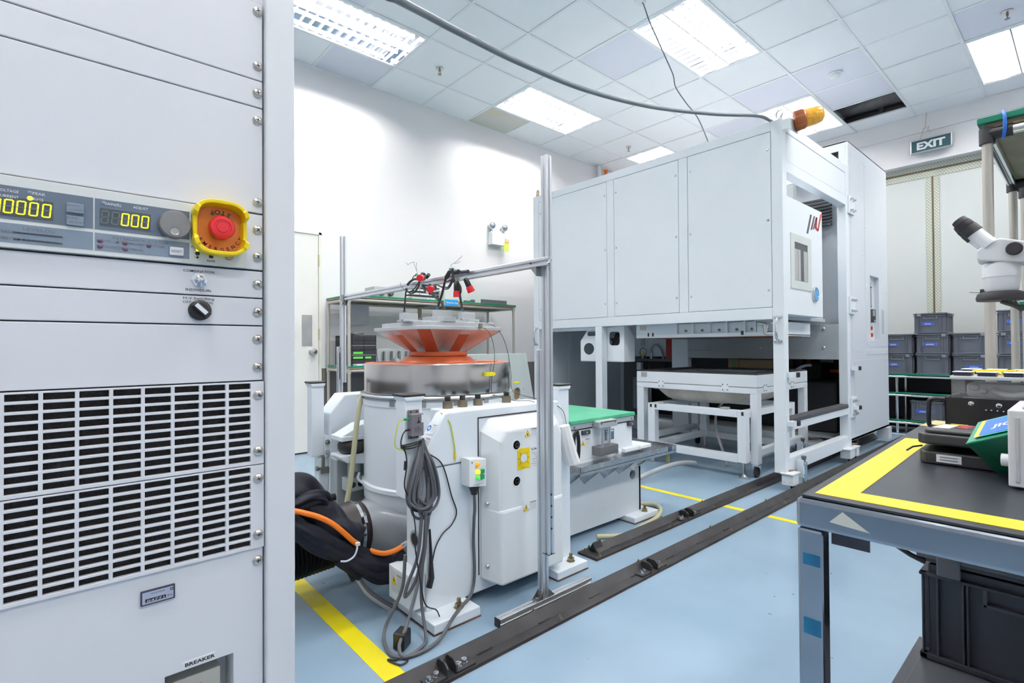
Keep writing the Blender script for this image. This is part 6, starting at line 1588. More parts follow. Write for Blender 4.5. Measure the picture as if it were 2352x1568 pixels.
MB().lathe((1.178, 1.552, 0.457), (0, 0, -1), [(0.024, -0.004), (0.022, 0.006), (0.019, 0.008), (0.019, 0.014), (0.016, 0.016), (0.016, 0.022), (0.013, 0.024), (0.012, 0.034), (0, 0.034)], 20).build('cable_gland', BLACK, pn)
pts = [(1.178, 1.552, 0.425), (1.180, 1.552, 0.37), (1.182, 1.56, 0.32), (1.188, 1.571, 0.24), (1.192, 1.571, 0.14), (1.185, 1.568, 0.08), (1.155, 1.55, 0.05), (1.10, 1.525, 0.043), (1.03, 1.48, 0.043), (0.95, 1.445, 0.012), (0.86, 1.43, 0.008), (0.80, 1.46, 0.008), (0.80, 1.53, 0.008), (0.835, 1.60, 0.03), (0.895, 1.595, 0.14), (0.905, 1.588, 0.26)]
MB().tube(smooth_path(pts, 8), 0.006, 10).build('cable', GREYCAB, pn)
# coil of grey cable hung on the left post
gc = thing('cable_coil', 'thick hanging coil of grey cable on the left post of the near pedestal', 'cable', (0.95, 1.59, 0.5))
random.seed(11)
cm = MB()
for k in range(13):
    top = Vector((0.968+random.uniform(-0.006, 0.006), 1.585-random.uniform(0, 0.02), 0.645))
    wdt = random.uniform(0.020, 0.060); bot = 0.375+random.uniform(0, 0.055); dy = -0.006-0.0028*k
    cx = 0.962+random.uniform(-0.012, 0.012)
    P_ = [top, (cx+wdt*0.5, 1.588+dy, 0.56), (cx+wdt*0.85, 1.586+dy, 0.47), (cx+wdt*0.65, 1.585+dy, bot+0.02), (cx, 1.584+dy, bot), (cx-wdt*0.75, 1.585+dy, bot+0.022), (cx-wdt*0.95, 1.586+dy, 0.47), (cx-wdt*0.5, 1.588+dy, 0.56), top+Vector((0.003, 0, 0.004))]
    cm.tube(smooth_path(P_, 7), 0.0048, 8)
cm.build('cable_loops', GREYCAB, gc)
cd_ = MB()
for pts in ([(0.965, 1.55, 0.40), (0.958, 1.545, 0.28), (0.93, 1.545, 0.17), (0.86, 1.50, 0.07), (0.815, 1.47, 0.03), (0.82, 1.44, 0.008), (0.90, 1.46, 0.008), (0.93, 1.50, 0.02), (0.945, 1.55, 0.12), (0.965, 1.56, 0.30), (0.978, 1.555, 0.50)],
            [(0.955, 1.56, 0.40), (0.935, 1.555, 0.26), (0.905, 1.575, 0.16), (0.90, 1.578, 0.12), (0.94, 1.57, 0.18), (0.98, 1.56, 0.36), (0.984, 1.56, 0.52)]):
    cd_.tube(smooth_path(pts, 8), 0.0058, 8)
cd_.build('cable_tail', GREYCAB, gc)
tb = MB(); 
for k in range(3): tb.tube([(0.948+0.040*math.cos(a), 1.61+0.040*math.sin(a)*1.0, 0.632+0.004*k+0.01*math.cos(a+0.4*k)) for a in [j*math.pi/10 for j in range(20)]], 0.0028, 6, 0, True)
tb.build('tie_cable', BLKCAB, gc)
# grey interface module on the post
md = thing('interface_module', 'small grey interface module screwed to the left post, with green and black plugs', 'electronic module', (0.94, 1.59, 0.66))
MB().box(0.922, 0.966, 1.594, 1.5995, 0.655, 0.756).build('flange', MODULE, md, 0.001)
MB().box(0.922, 0.968, 1.566, 1.594, 0.667, 0.744).build('body', MODULE, md, 0.002)
lb = MB().box(0.9585, 0.9665, 1.5652, 1.566, 0.713, 0.741, 0)
lb.prism([(0.940, 0.712), (0.954, 0.712), (0.947, 0.726)], 'xz', 1.5652, 1.5658, 1); lb.prism([(0.944, 0.727), (0.950, 0.727), (0.947, 0.733)], 'xz', 1.5652, 1.5658, 1)
lb.text('INPUT', (0.938, 1.5654, 0.690), Z, -X, 0.006, 1, fit=0.018); lb.text('POWER', (0.948, 1.5654, 0.690), Z, -X, 0.007, 1, fit=0.026); lb.text('OUT', (0.955, 1.5654, 0.690), Z, -X, 0.005, 1)
lb.build('printed_label', [PAPER, INK], md)
for x, z in ((0.932, 0.749), (0.956, 0.749), (0.932, 0.661), (0.956, 0.661)): MB().cyl((x, 1.591, z), (x, 1.594, z), 0.0028, seg=10).build('screw', INK, md)
MB().cyl((0.922, 1.585, 0.727), (0.900, 1.585, 0.727), 0.0045, seg=12).build('green_plug', GRCON, md)
MB().cyl((0.922, 1.585, 0.690), (0.906, 1.585, 0.688), 0.0036, seg=12).build('black_plug', BLACK, md)
MB().tube(smooth_path([(0.900, 1.585, 0.727), (0.880, 1.58, 0.722), (0.865, 1.575, 0.69), (0.860, 1.575, 0.645), (0.875, 1.575, 0.630), (0.895, 1.578, 0.622), (0.905, 1.58, 0.605)], 8), 0.0019, 6).build('earth_wire', YGCAB, md)
MB().tube(smooth_path([(0.906, 1.585, 0.688), (0.892, 1.58, 0.675), (0.884, 1.577, 0.645), (0.900, 1.575, 0.615), (0.903, 1.572, 0.57), (0.893, 1.57, 0.50), (0.915, 1.565, 0.44), (0.92, 1.545, 0.36), (0.918, 1.545, 0.30), (0.935, 1.54, 0.18), (0.955, 1.54, 0.09), (0.995, 1.535, 0.06), (0.99, 1.505, 0.05)], 8), 0.0024, 6).build('power_wire', BLKCAB, md)
MB().cyl((0.901, 1.575, 0.585), (0.899, 1.575, 0.555), 0.006, seg=10).build('ferrite_bead', BLACK, md)
# loose wires
tag(MB().tube(smooth_path([(1.062, 1.60, 0.735), (1.085, 1.577, 0.70), (1.098, 1.576, 0.65), (1.108, 1.576, 0.60), (1.108, 1.576, 0.585)], 8), 0.0022, 6).build('earth_wire', YGCAB), 'yellow-green earth wire with banana plug hanging over the pedestal edge', 'wire')
tag(MB().lathe((1.108, 1.576, 0.588), (0, 0, -1), [(0.004, 0), (0.0045, 0.02), (0.003, 0.024), (0.0018, 0.026), (0.0018, 0.036), (0, 0.036)], 12).build('banana_plug', YELP), 'yellow banana plug at the end of the earth wire', 'plug')
lw = smooth_path([(0.99, 1.575, 0.60), (1.05, 1.574, 0.55), (1.09, 1.574, 0.43), (1.112, 1.574, 0.365), (1.09, 1.574, 0.325), (1.05, 1.574, 0.30), (1.02, 1.574, 0.26), (1.005, 1.573, 0.21), (0.995, 1.573, 0.17)], 8)
tag(MB().tube(lw, 0.0024, 6).build('sensor_wire', BLKCAB), 'thin black wire bulging across the white pedestal face', 'wire')
tag(MB().tube([(0.994, 1.572, 0.33), (0.996, 1.568, 0.24), (0.996, 1.565, 0.16), (0.985, 1.565, 0.13)], 0.008, 10, rs=[0.004, 0.006, 0.011, 0.012]).build('velcro_strap', BLACK), 'black strap hanging down the left edge of the pedestal', 'strap')
pa = thing('power_adapter', 'black power adapter lying on the floor among grey cable loops', 'power adapter', (0.83, 1.48, 0))
MB().obox((0.845, 1.505, 0.03), Vector((0.022, 0.014, 0)), Vector((-0.010, 0.018, 0)), Vector((0, 0, 0.026))).build('body', BLACK, pa, 0.004)
MB().tube(smooth_path([(0.835, 1.49, 0.02), (0.80, 1.45, 0.006), (0.775, 1.47, 0.005), (0.79, 1.42, 0.005), (0.82, 1.425, 0.005), (0.81, 1.45, 0.005)], 6), 0.0028, 6).build('cord', BLKCAB, pa)
# accelerometer leads down the drum
d1_ = smooth_path([(1.450, 1.826, 1.063), (1.462, 1.80, 1.03), (1.462, 1.775, 0.97), (1.43, 1.735, 0.91), (1.415, 1.733, 0.85), (1.41, 1.730, 0.78), (1.42, 1.70, 0.765), (1.48, 1.66, 0.745), (1.53, 1.60, 0.742), (1.57, 1.573, 0.70)], 8)
tag(MB().tube(d1_, 0.0014, 6).build('sensor_lead', BLKCAB), 'thin black sensor lead looping down the steel drum past the yellow marker', 'wire', 'thin sensor leads')
d2_ = smooth_path([(1.45, 1.90, 1.092), (1.52, 1.86, 1.08), (1.555, 1.83, 1.03), (1.565, 1.80, 0.95), (1.56, 1.775, 0.86), (1.575, 1.785, 0.78), (1.56, 1.70, 0.76), (1.60, 1.62, 0.742), (1.68, 1.573, 0.70), (1.72, 1.575, 0.62)], 8)
tag(MB().tube(d2_, 0.0014, 6).build('sensor_lead', BLKCAB), 'thin black sensor lead arching from the top plate down the right of the drum', 'wire', 'thin sensor leads')
# black sleeve bundle, orange hose, grey wires at the left of the shaker
bs = thing('cable_sleeve', 'fat bundle of black fabric-sleeved cables sweeping from the rack to the shaker', 'cable bundle', (0.9, 1.8, 0))
def SP(u, v, y): return on_y(660+u/5.227, 1040+v/5.227, y)
def wtube(pts, r, name, m, amp=0.006, fl=0.8, n=10):
    pth = smooth_path(pts, n); mb = MB(); seg = 40
    ph = [random.uniform(0, 6) for _ in range(4)]
    mb.tube(pth, r, seg)
    L = len(pth)
    for k in range(L):
        for i in range(seg):
            v = mb.v[k*seg+i]; a = 2*math.pi*i/seg
            d = v-pth[k]
            f_ = 1+amp/r*(math.sin(3*a+ph[0]+k*0.10)+0.8*math.sin(5*a+ph[1]-k*0.13)+0.5*math.sin(2*a+ph[2]+k*0.3)+0.55*abs(math.sin(4.5*a+ph[3]+k*0.05))+0.35*math.sin(11*a+ph[0]-k*0.08)*math.sin(k*0.21+ph[1]))
            mb.v[k*seg+i] = pth[k]+d*f_
    return mb.build(name, m, bs)
wtube([SP(-120, 560, 1.93), SP(60, 500, 1.93), SP(200, 560, 1.93), SP(350, 720, 1.92), SP(500, 880, 1.90), SP(650, 1020, 1.87), SP(800, 1110, 1.85)], 0.070, 'sleeve', SLEEVE, 0.006)
wtube([SP(-100, 470, 1.98), SP(80, 440, 1.98), SP(200, 520, 1.98), SP(330, 650, 1.98), SP(450, 800, 1.96), SP(520, 950, 1.94)], 0.055, 'sleeve', SLEEVE, 0.006)
wtube([SP(-120, 830, 1.84), SP(100, 900, 1.84), SP(300, 1010, 1.83), SP(500, 1120, 1.82), SP(700, 1200, 1.82), SP(900, 1290, 1.80), SP(1080, 1330, 1.79), SP(1270, 1330, 1.78), SP(1420, 1230, 1.76)], 0.036, 'sleeve', SLEEVE, 0.004)
wtube([SP(500, 1140, 1.83), SP(700, 1260, 1.82), SP(900, 1370, 1.80), SP(1080, 1440, 1.79), SP(1260, 1450, 1.77)], 0.030, 'sleeve', SLEEVE, 0.004)
wtube([SP(-80, 700, 1.86), SP(100, 620, 1.86), SP(260, 545, 1.86), SP(370, 530, 1.87), SP(450, 590, 1.89), SP(480, 690, 1.92)], 0.024, 'sleeve', SLEEVE, 0.004)
wtube([SP(620, 1250, 1.81), SP(740, 1350, 1.81), SP(850, 1470, 1.81)], 0.024, 'sleeve', SLEEVE, 0.003)
MB().tube(smooth_path([SP(640, 1300, 1.775), SP(720, 1295, 1.765), SP(800, 1240, 1.765), SP(835, 1160, 1.765), SP(840, 1090, 1.775)], 6), 0.0035, 8).build('zip_tie', TIEW, bs)
B(*(lambda p: (p.x-0.008, p.x+0.008, p.y-0.006, p.y+0.006, p.z-0.006, p.z+0.006))(SP(845, 1092, 1.772))).build('zip_tie_head', TIEW, bs, 0.002)
oh = thing('orange_hose', 'bright orange hose running along the black sleeve bundle into the shaker', 'hose', (0.9, 1.78, 0.2))
MB().tube(smooth_path([SP(-150, 690, 1.82), SP(60, 695, 1.82), SP(200, 720, 1.81), SP(380, 770, 1.80), SP(540, 850, 1.79), SP(680, 960, 1.785), SP(780, 1050, 1.785), SP(850, 1095, 1.79)], 8), 0.0095, 14).build('hose_run', ORCAB, oh)
MB().tube(smooth_path([SP(1000, 1170, 1.80), SP(1080, 1195, 1.775), SP(1170, 1205, 1.765), SP(1280, 1175, 1.755), SP(1390, 1115, 1.745)], 8), 0.0095, 14).build('hose_run', ORCAB, oh)
MB().cyl(SP(1375, 1120, 1.745), SP(1440, 1080, 1.742), 0.0115, seg=14).build('hose_nipple', CHROME, oh)
gw = thing('wire_harness', 'grey cables with coloured wire ends below the black sleeve, under the junction box', 'wire', (0.9, 1.7, 0))
def HP(u, v, y): return on_y(660+u/2.376, 840+v/2.376, y)
for k, (m, r, dv) in enumerate(((GREYCAB, 0.008, 0), (mat('light_grey_cable', (0.36, 0.37, 0.39), 0.5), 0.008, 14), (YGCAB, 0.003, -8), (mat('light_grey_cable', (0.36, 0.37, 0.39), 0.5), 0.006, 24))):
    MB().tube(smooth_path([HP(380, 1150+dv*0.5, 1.80), HP(430, 1215+dv, 1.79), HP(500, 1270+dv, 1.77), HP(570, 1310+dv, 1.75), HP(620, 1325+dv*0.5, 1.73)], 6), r, 8).build('cable', m, gw)
for k, (m, dv) in enumerate(((mat('wire_red', (0.5, 0.04, 0.03), 0.5), 0), (mat('wire_green', (0.05, 0.3, 0.06), 0.5), -14), (mat('wire_yellow', (0.6, 0.45, 0.03), 0.5), -24), (mat('wire_pink', (0.55, 0.25, 0.22), 0.5), 10))):
    MB().tube(smooth_path([HP(575, 1318+dv, 1.745), HP(605, 1312+dv, 1.738), HP(640, 1305+dv*0.6, 1.73)], 5), 0.0035, 6).build('wire_end', m, gw)
# yellowed hose hanging from the drum flange
yh = smooth_path([(1.052, 2.225, 0.762), (1.035, 2.215, 0.73), (1.015, 2.21, 0.63), (1.0, 2.21, 0.50), (0.985, 2.21, 0.38), (0.965, 2.215, 0.26), (0.955, 2.22, 0.20)], 8)
yt = thing('drain_hose', 'pale yellowed drain hose hanging from the drum flange at the left', 'hose', (0.96, 2.22, 0.2))
MB().tube(yh, 0.0115, 12).build('hose_run', CLEARH, yt)
MB().cyl((1.056, 2.226, 0.772), (1.048, 2.222, 0.745), 0.014, seg=12).build('hose_fitting', mat('hose_fitting_brown', (0.20, 0.17, 0.13), 0.4, 0.5), yt)
# ================================================================= PIPE SHELF AT THE BACK WALL
ps = thing('pipe_shelf', 'long pipe shelf with green edged boards against the back wall behind the shaker', 'shelf', (2.9, 4.57, 0))
SX0, SX1, SY0, SY1 = 1.925, 3.86, 4.34, 4.80
PIPE = mat('ivory_pipe', (0.55, 0.52, 0.47), 0.3, 0.4, var=0.04)
def pipe(p0, p1, par, r=0.014, m=PIPE, nm='pipe'): return MB().cyl(p0, p1, r, seg=16).build(nm, m, par)
for x, y in ((SX0, SY0), (SX0, SY1), (SX1, SY0), (SX1, SY1), (2.92, SY1)): pipe((x, y, 0), (x, y, 1.41), ps, nm='post')
for z in (1.405, 0.775):
    pipe((SX0, SY0, z), (SX1, SY0, z), ps, nm='cross_pipe'); pipe((SX0, SY1, z), (SX1, SY1, z), ps, nm='cross_pipe')
    for x in (SX0, 2.92, SX1): pipe((x, SY0, z), (x, SY1, z), ps, nm='side_pipe')
    bd = B(SX0-0.01, SX1+0.02, SY0-0.02, SY1+0.02, z+0.016, z+0.026).build('board', WOOD, ps)
    B(SX0-0.012, SX1+0.022, SY0-0.022, SY1+0.022, z+0.026, z+0.042).build('green_mat', GREENB, bd, 0.002)
    for x in (SX0, SX1):
        for y in (SY0, SY1): MB().cyl((x, y, z-0.025), (x, y, z+0.012), 0.019, seg=14).build('pipe_joint', PIPE, ps)
MB().cyl((2.92, SY1, 1.30), (2.92, SY1, 1.40), 0.022, seg=14).build('pipe_joint', TAN, ps)
lb = MB().box(2.90, 3.080, SY0-0.036, SY0-0.034, 1.397, 1.462, 0).box(2.906, 3.074, SY0-0.0368, SY0-0.0358, 1.397, 1.459, 1)
lb.text('Vibration Jigs', (2.995, SY0-0.0372, 1.420), X, Z, 0.024, 2, bold=0.01, fit=0.145)
lb.build('shelf_label', [YELP, SKYL, PAPER], ps, label='blue label with white lettering')
# on the top board
zt = 1.4475
db = thing('switch_box', 'grey box with two dark knobs on the left of the top pipe shelf', 'box', (2.36, 4.52, zt))
B(2.22, 2.56, 4.45, 4.65, zt, zt+0.105).build('body', mat('box_grey', (0.50, 0.52, 0.52), 0.4), db, 0.003)
for x in (2.29, 2.385):
    k_ = MB().cyl((x, 4.45, zt+0.05), (x, 4.43, zt+0.05), 0.03, seg=18); k_.obox((x, 4.425, zt+0.05), (0.012, 0, 0.02), (0, 0.012, 0), (0.008, 0, -0.006)); k_.build('knob', mat('dark_knob', (0.10, 0.10, 0.095), 0.5), db, 0.002)
jg = thing('test_jig', 'black and steel test jig with rods on the middle of the top pipe shelf', 'test jig', (2.78, 4.52, zt))
j = MB(); j.box(2.60, 2.97, 4.43, 4.62, zt, zt+0.012, 1); j.box(2.62, 2.80, 4.45, 4.60, zt+0.012, zt+0.03, 1)
for x in (2.66, 2.74, 2.86, 2.93): j.cyl((x, 4.5, zt+0.01), (x, 4.5, zt+0.14), 0.006, seg=10, m=2)
j.box(2.60, 2.98, 4.46, 4.56, zt+0.045, zt+0.056, 0); j.box(2.64, 2.98, 4.46, 4.56, zt+0.085, zt+0.095, 0); j.box(2.76, 2.95, 4.46, 4.56, zt+0.125, zt+0.138, 0)
j.box(2.94, 3.0, 4.44, 4.50, zt, zt+0.11, 1)
j.build('frame', [BLACK, ALUF, STEEL], jg)
hp_ = thing('flat_plate', 'dark grey flat steel plate lying at the right end of the top pipe shelf', 'plate', (3.6, 4.48, zt))
B(3.42, 3.80, 4.36, 4.55, zt, zt+0.006).build('base', mat('plate_dark', (0.20, 0.20, 0.205), 0.4, 0.6), hp_); B(3.42, 3.78, 4.362, 4.372, zt+0.006, zt+0.045).build('edge', mat('plate_dark', (0.20, 0.20, 0.205), 0.4, 0.6), hp_)
cl_ = thing('clamp_tool', 'small black clamp lying beside the flat plate on the top pipe shelf', 'clamp', (3.3, 4.42, zt))
MB().obox((3.30, 4.42, zt+0.012), (0.08, 0.02, 0), (-0.004, 0.014, 0), (0, 0, 0.012)).obox((3.36, 4.44, zt+0.02), (0.02, 0, 0), (0, 0.02, 0), (0, 0, 0.02)).build('body', mat('clamp_dark', (0.10, 0.10, 0.11), 0.5), cl_, 0.003)
sh_ = tag(MB().box(2.03, 2.33, 4.795-0.012, 4.795-0.010, 1.205, 1.40).build('hanging_sheet', mat('pale_sheet', (0.62, 0.65, 0.70), 0.7)), 'pale blue-grey sheet hanging under the top board at the rear left of the pipe shelf', 'sheet')
# small-parts drawer cabinet on the lower board
zl = 0.8175
dc = thing('drawer_cabinet', 'black small-parts drawer cabinet with green labels on the lower pipe shelf', 'drawer cabinet', (2.08, 4.62, zl))
cx0, cx1, cy0, cy1, cz1 = 1.985, 2.235, 4.44, 4.78, zl+0.275
MB().box(cx0, cx0+0.008, cy0, cy1, zl, cz1).box(cx1-0.008, cx1, cy0, cy1, zl, cz1).box(cx0, cx1, cy0, cy1, cz1-0.008, cz1).box(cx0, cx1, cy0, cy1, zl, zl+0.008).box(cx0, cx1, cy1-0.01, cy1, zl, cz1).build('case', mat('case_charcoal', (0.035, 0.035, 0.038), 0.55), dc)
rb_ = MB()
for k in range(12): rb_.box(cx0-0.004, cx0, cy0+0.02, cy1-0.02, zl+0.012+k*0.0215, zl+0.024+k*0.0215)
rb_.build('side_rib', mat('case_charcoal', (0.035, 0.035, 0.038), 0.55), dc, 0.002)
rows = 6; rh = 0.26/rows
for r in range(rows):
    nC = 2
    for c in range(nC):
        w_ = (cx1-cx0-0.02)/nC
        xa = cx0+0.01+c*w_
        d_ = B(xa+0.001, xa+w_-0.001, cy0-0.004, cy0+0.1, zl+0.009+r*rh+0.001, zl+0.009+(r+1)*rh-0.003).build('drawer', mat('drawer_black', (0.022, 0.024, 0.03), 0.3), dc, 0.0015)
        if (r, c) in ((1, 0), (1, 1), (2, 0)):
            B(xa+0.012, xa+w_*(0.9 if c == 0 else 0.62), cy0-0.006, cy0-0.004, zl+0.018+r*rh, zl+0.036+r*rh).build('green_label', GREENLAB, d_)
    if r % 2 == 0: B(cx0+0.008, cx1-0.008, cy0-0.005, cy0, zl+0.006+r*rh, zl+0.0095+r*rh).build('divider', mat('divider_grey', (0.45, 0.47, 0.5), 0.4), dc)
cb_ = MB()
for k in range(5):
    pts = [(2.05+random.uniform(0, 0.12), 4.52+random.uniform(0, 0.15), cz1+0.006+random.uniform(0, 0.025)) for _ in range(5)]; cb_.tube(smooth_path(pts, 5), 0.004, 6)
tag(cb_.build('cable_tangle', mat('grey_flex', (0.27, 0.27, 0.29), 0.5)), 'grey cable tangle lying on top of the black drawer cabinet', 'cable')
nb = thing('notebook', 'flat white tray with red edge in front of the drawer cabinet on the lower shelf', 'tray', (2.1, 4.40, zl))
MB().box(2.0, 2.35, 4.345, 4.43, zl, zl+0.014, 0).box(2.05, 2.08, 4.344, 4.346, zl+0.004, zl+0.010, 1).build('body', [PAPER, LOGOR], nb, 0.002)
sf = thing('slotted_fixture', 'machined aluminium fixture with four vertical rods on the lower pipe shelf', 'fixture', (2.27, 4.50, zl))
fx0, fx1, fy = 2.30, 2.62, 4.52
MB().prism([(fx0, zl), (fx1, zl), (fx1+0.02, zl+0.09), (fx1+0.01, zl+0.155), (fx0-0.02, zl+0.150), (fx0-0.02, zl+0.10)], 'xz', fy, fy+0.012).box(fx0, fx1, fy, fy+0.10, zl, zl+0.012).build('plate', ALUF, sf, 0.001)
for k in range(4): MB().cyl((fx0+0.045+k*0.082, fy-0.018, zl+0.005), (fx0+0.045+k*0.082, fy-0.018, zl+0.125), 0.011, seg=14).build('rod', mat('rod_steel', (0.40, 0.39, 0.37), 0.25, 1.0), sf)
MB().prism([(fx0+0.14, zl+0.012), (fx0+0.24, zl+0.012), (fx0+0.16, zl+0.075)], 'xz', fy-0.04, fy-0.03).build('gusset', ALUF, sf)
tw_ = thing('wire_coil', 'dark coil of wire lying on the right of the lower pipe shelf', 'wire', (3.46, 4.5, zl))
cm = MB()
for k in range(8): cm.tube([(3.46+(0.10-0.004*k)*math.cos(a), 4.5+(0.08-0.003*k)*math.sin(a), zl+0.03+0.005*k+0.006*math.sin(3*a+k)) for a in [j*math.pi/14 for j in range(28)]], 0.0028, 5, 0, True)
cm.build('loops', BLKCAB, tw_); B(3.32, 3.62, 4.40, 4.62, zl, zl+0.022).build('tray', GREYPLATE, tw_, 0.002)
# emergency light on the back wall
el = thing('emergency_light', 'twin-spot white emergency light on the back wall with an orange and lime tag', 'emergency light', (4.02, 4.86, 2.29))
MB().prism([(4.859, 2.215), (4.775, 2.215), (4.775, 2.345), (4.795, 2.372), (4.859, 2.372)], 'yz', 3.915, 4.125).build('body', FRP, el, 0.004)
MB().box(3.95, 4.09, 4.80, 4.85, 2.372, 2.395).build('bridge', FRP, el, 0.006)
for x, z in ((3.955, 2.453), (4.150, 2.452)):
    l_ = MB().lathe((x, 4.845, z), (-0.25, -1, -0.1), [(0.024, 0), (0.04, 0.006), (0.046, 0.03), (0.046, 0.044), (0.042, 0.046)], 28).build('spot_housing', FRP, el)
    c = Vector((x, 4.845, z)); ax = Vector((-0.25, -1, -0.1)).normalized()
    MB().lathe(c+ax*0.043, ax, [(0.040, 0.003), (0.037, 0.0), (0.030, 0.004), (0.0, 0.006)], 28).build('lens', GLASSL, l_)
    MB().cyl((x*0.6+4.02*0.4, 4.84, 2.39), (x, 4.845, z-0.02), 0.010, seg=10).build('arm', FRP, l_)
tg = MB().box(4.105, 4.175, 4.768, 4.770, 2.245, 2.345, 0)
tg.box(4.107, 4.173, 4.7665, 4.768, 2.245, 2.272, 1).box(4.112, 4.128, 4.7665, 4.768, 2.276, 2.288, 1).box(4.112, 4.130, 4.7665, 4.768, 2.292, 2.302, 1).box(4.135, 4.142, 4.7665, 4.768, 2.276, 2.30, 3).box(4.160, 4.166, 4.7665, 4.768, 2.276, 2.300, 2)
tg.box(4.095, 4.135, 4.766, 4.770, 2.145, 2.243, 4).box(4.138, 4.170, 4.766, 4.770, 2.145, 2.243, 4)
tg.build('inspection_tag', [PAPER, mat('tag_orange', (0.85, 0.35, 0.02), 0.5), mat('tag_red', (0.55, 0.1, 0.03), 0.5), mat('tag_green', (0.3, 0.6, 0.2), 0.5), LIME], el)
# conduit pipes near the ceiling above the chamber
tag(MB().cyl((4.62, 4.82, 2.3), (4.62, 4.82, 3.63), 0.03, seg=18).xform(Matrix.Translation(on_y(1376, 400, 4.80)-Vector((4.62, 4.82, on_y(1376, 400, 4.80).z)))).build('conduit', WHITE), 'white vertical pipe in the far corner just above the chamber', 'pipe')
p = on_y(1392, 394, 4.80)
cz = thing('orange_sprinkler_pipe', 'small orange pipe end beside the white pipe in the far corner', 'pipe', (p.x, 4.8, 2.5))
MB().cyl((p.x, 4.80, 2.4), (p.x, 4.80, p.z), 0.022, seg=14).cyl((p.x, 4.80, p.z), (p.x, 4.80, p.z+0.02), 0.032, seg=14).build('pipe_end', ORCAB, cz)
# ================================================================= EXIT SIGN
ex_ = thing('exit_sign', 'dark green EXIT sign with white letters hanging on the right wall', 'exit sign', (7.44, 1.2, 3.19))
E0, E1, EZ0, EZ1 = 1.03, 1.378, 3.192, 3.322
ex_b = MB().box(7.43, 7.455, E0, E1, EZ0, EZ1)
ex_b.build('panel', SIGNG, ex_, 0.001)
t = MB().text('EXIT', (7.4285, (E0+E1)/2, EZ0+0.026), -Y, Z, 0.112, 0, bold=0.045, fit=0.255); t.build('lettering', PAPER, ex_)
fr = MB().box(7.425, 7.46, E0-0.012, E1+0.012, EZ0-0.014, EZ0).box(7.425, 7.46, E0-0.012, E1+0.012, EZ1, EZ1+0.014).box(7.425, 7.46, E0-0.012, E0, EZ0, EZ1).box(7.425, 7.46, E1, E1+0.012, EZ0, EZ1)
fr.build('frame', STEEL, ex_, 0.003)
MB().tube([(7.44, 1.30, EZ1+0.014), (7.44, 1.27, 3.45), (7.44, 1.25, 3.48), (7.43, 1.24, 3.62)], 0.0025, 6).tube(smooth_path([(7.44, 1.275, 3.44), (7.43, 1.22, 3.46), (7.43, 1.23, 3.42), (7.44, 1.20, 3.40)], 5), 0.0025, 6).build('hanging_wire', TAN, ex_)
# ================================================================= CRATE RACK AT THE SLIDING DOORS
cr = thing('pipe_rack', 'low pipe rack with green boards along the sliding doors, carrying grey crates', 'rack', (7.2, 0.7, 0))
RX0_, RX1_ = 6.98, 7.42
for y in (1.85, 1.46, 0.30, -0.35):
    for x in (RX0_+0.02, RX1_-0.02): MB().cyl((x, y, 0), (x, y, 0.64), 0.014, seg=14).build('post', CHROME, cr)
for z in (0.645, 0.44, 0.14):
    b_ = B(RX0_, RX1_, -0.4, 1.9, z-0.012, z).build('board', BLACK, cr)
    B(RX0_-0.002, RX0_+0.012, -0.4, 1.9, z-0.004, z+0.012).build('green_edge', GREENB, b_, 0.003)
    MB().cyl((RX0_+0.004, -0.4, z-0.022), (RX0_+0.004, 1.9, z-0.022), 0.012, seg=12).build('front_pipe', CHROME, cr)
B(RX1_, RX1_+0.01, -0.4, 1.9, 0.02, 0.63).build('back_sheet', mat('black_sheet', (0.02, 0.02, 0.022), 0.6), cr)
def make_crate():
    """grey stacking crate 400 x 300 x 220, label side toward -x, origin at its base centre"""
    t = thing('storage_crate', '', 'crate', (0, 0, 0))
    L, W, Hc = 0.39, 0.288, 0.216
    b = MB(); x0 = -L/2; y0 = -W/2; ins = 0.012
    b.box(x0+ins, -x0-ins, y0+ins, y0+ins+0.004, 0.004, Hc-0.02).box(x0+ins, -x0-ins, -y0-ins-0.004, -y0-ins, 0.004, Hc-0.02)
    b.box(x0+ins, x0+ins+0.004, y0+ins, -y0-ins, 0.004, Hc-0.02).box(-x0-ins-0.004, -x0-ins, y0+ins, -y0-ins, 0.004, Hc-0.02)
    b.box(x0+ins, -x0-ins, y0+ins, -y0-ins, 0.0, 0.006)
    b.box(x0+0.004, -x0-0.004, y0+0.004, -y0-0.004, 0.0, 0.012)
    for z0, z1 in ((Hc-0.034, Hc-0.028), (Hc-0.018, Hc-0.012)):
        b.box(x0, -x0, y0, y0+ins, z0, z1); b.box(x0, -x0, -y0-ins, -y0, z0, z1); b.box(x0, x0+ins, y0, -y0, z0, z1); b.box(-x0-ins, -x0, y0, -y0, z0, z1)
    for k in (-0.36, -0.28, 0.28, 0.36): b.box(x0+0.003, x0+ins, W*k-0.003, W*k+0.003, 0.012, Hc-0.03)
    for k in (-0.40, -0.25, 0.0, 0.25, 0.40): b.box(L*k-0.003, L*k+0.003, y0+0.003, y0+ins, 0.012, Hc-0.03); b.box(L*k-0.003, L*k+0.003, -y0-ins, -y0-0.003, 0.012, Hc-0.03)
    b.build('body', CRATE, t, 0.0015)
    h_ = MB().box(x0+0.001, x0+ins, -0.055, 0.055, Hc-0.062, Hc-0.057).box(x0+0.001, x0+ins, -0.057, -0.052, Hc-0.062, Hc-0.034).box(x0+0.001, x0+ins, 0.052, 0.057, Hc-0.062, Hc-0.034)
    h_.build('handle_rim', CRATE_L, t, 0.001)
    MB().box(x0-0.001, -x0+0.001, y0-0.001, -y0+0.001, Hc-0.012, Hc-0.004).box(x0+0.012, -x0-0.012, y0+0.012, -y0-0.012, Hc-0.004, Hc).build('lid', CRATE, t, 0.0015)
    return t
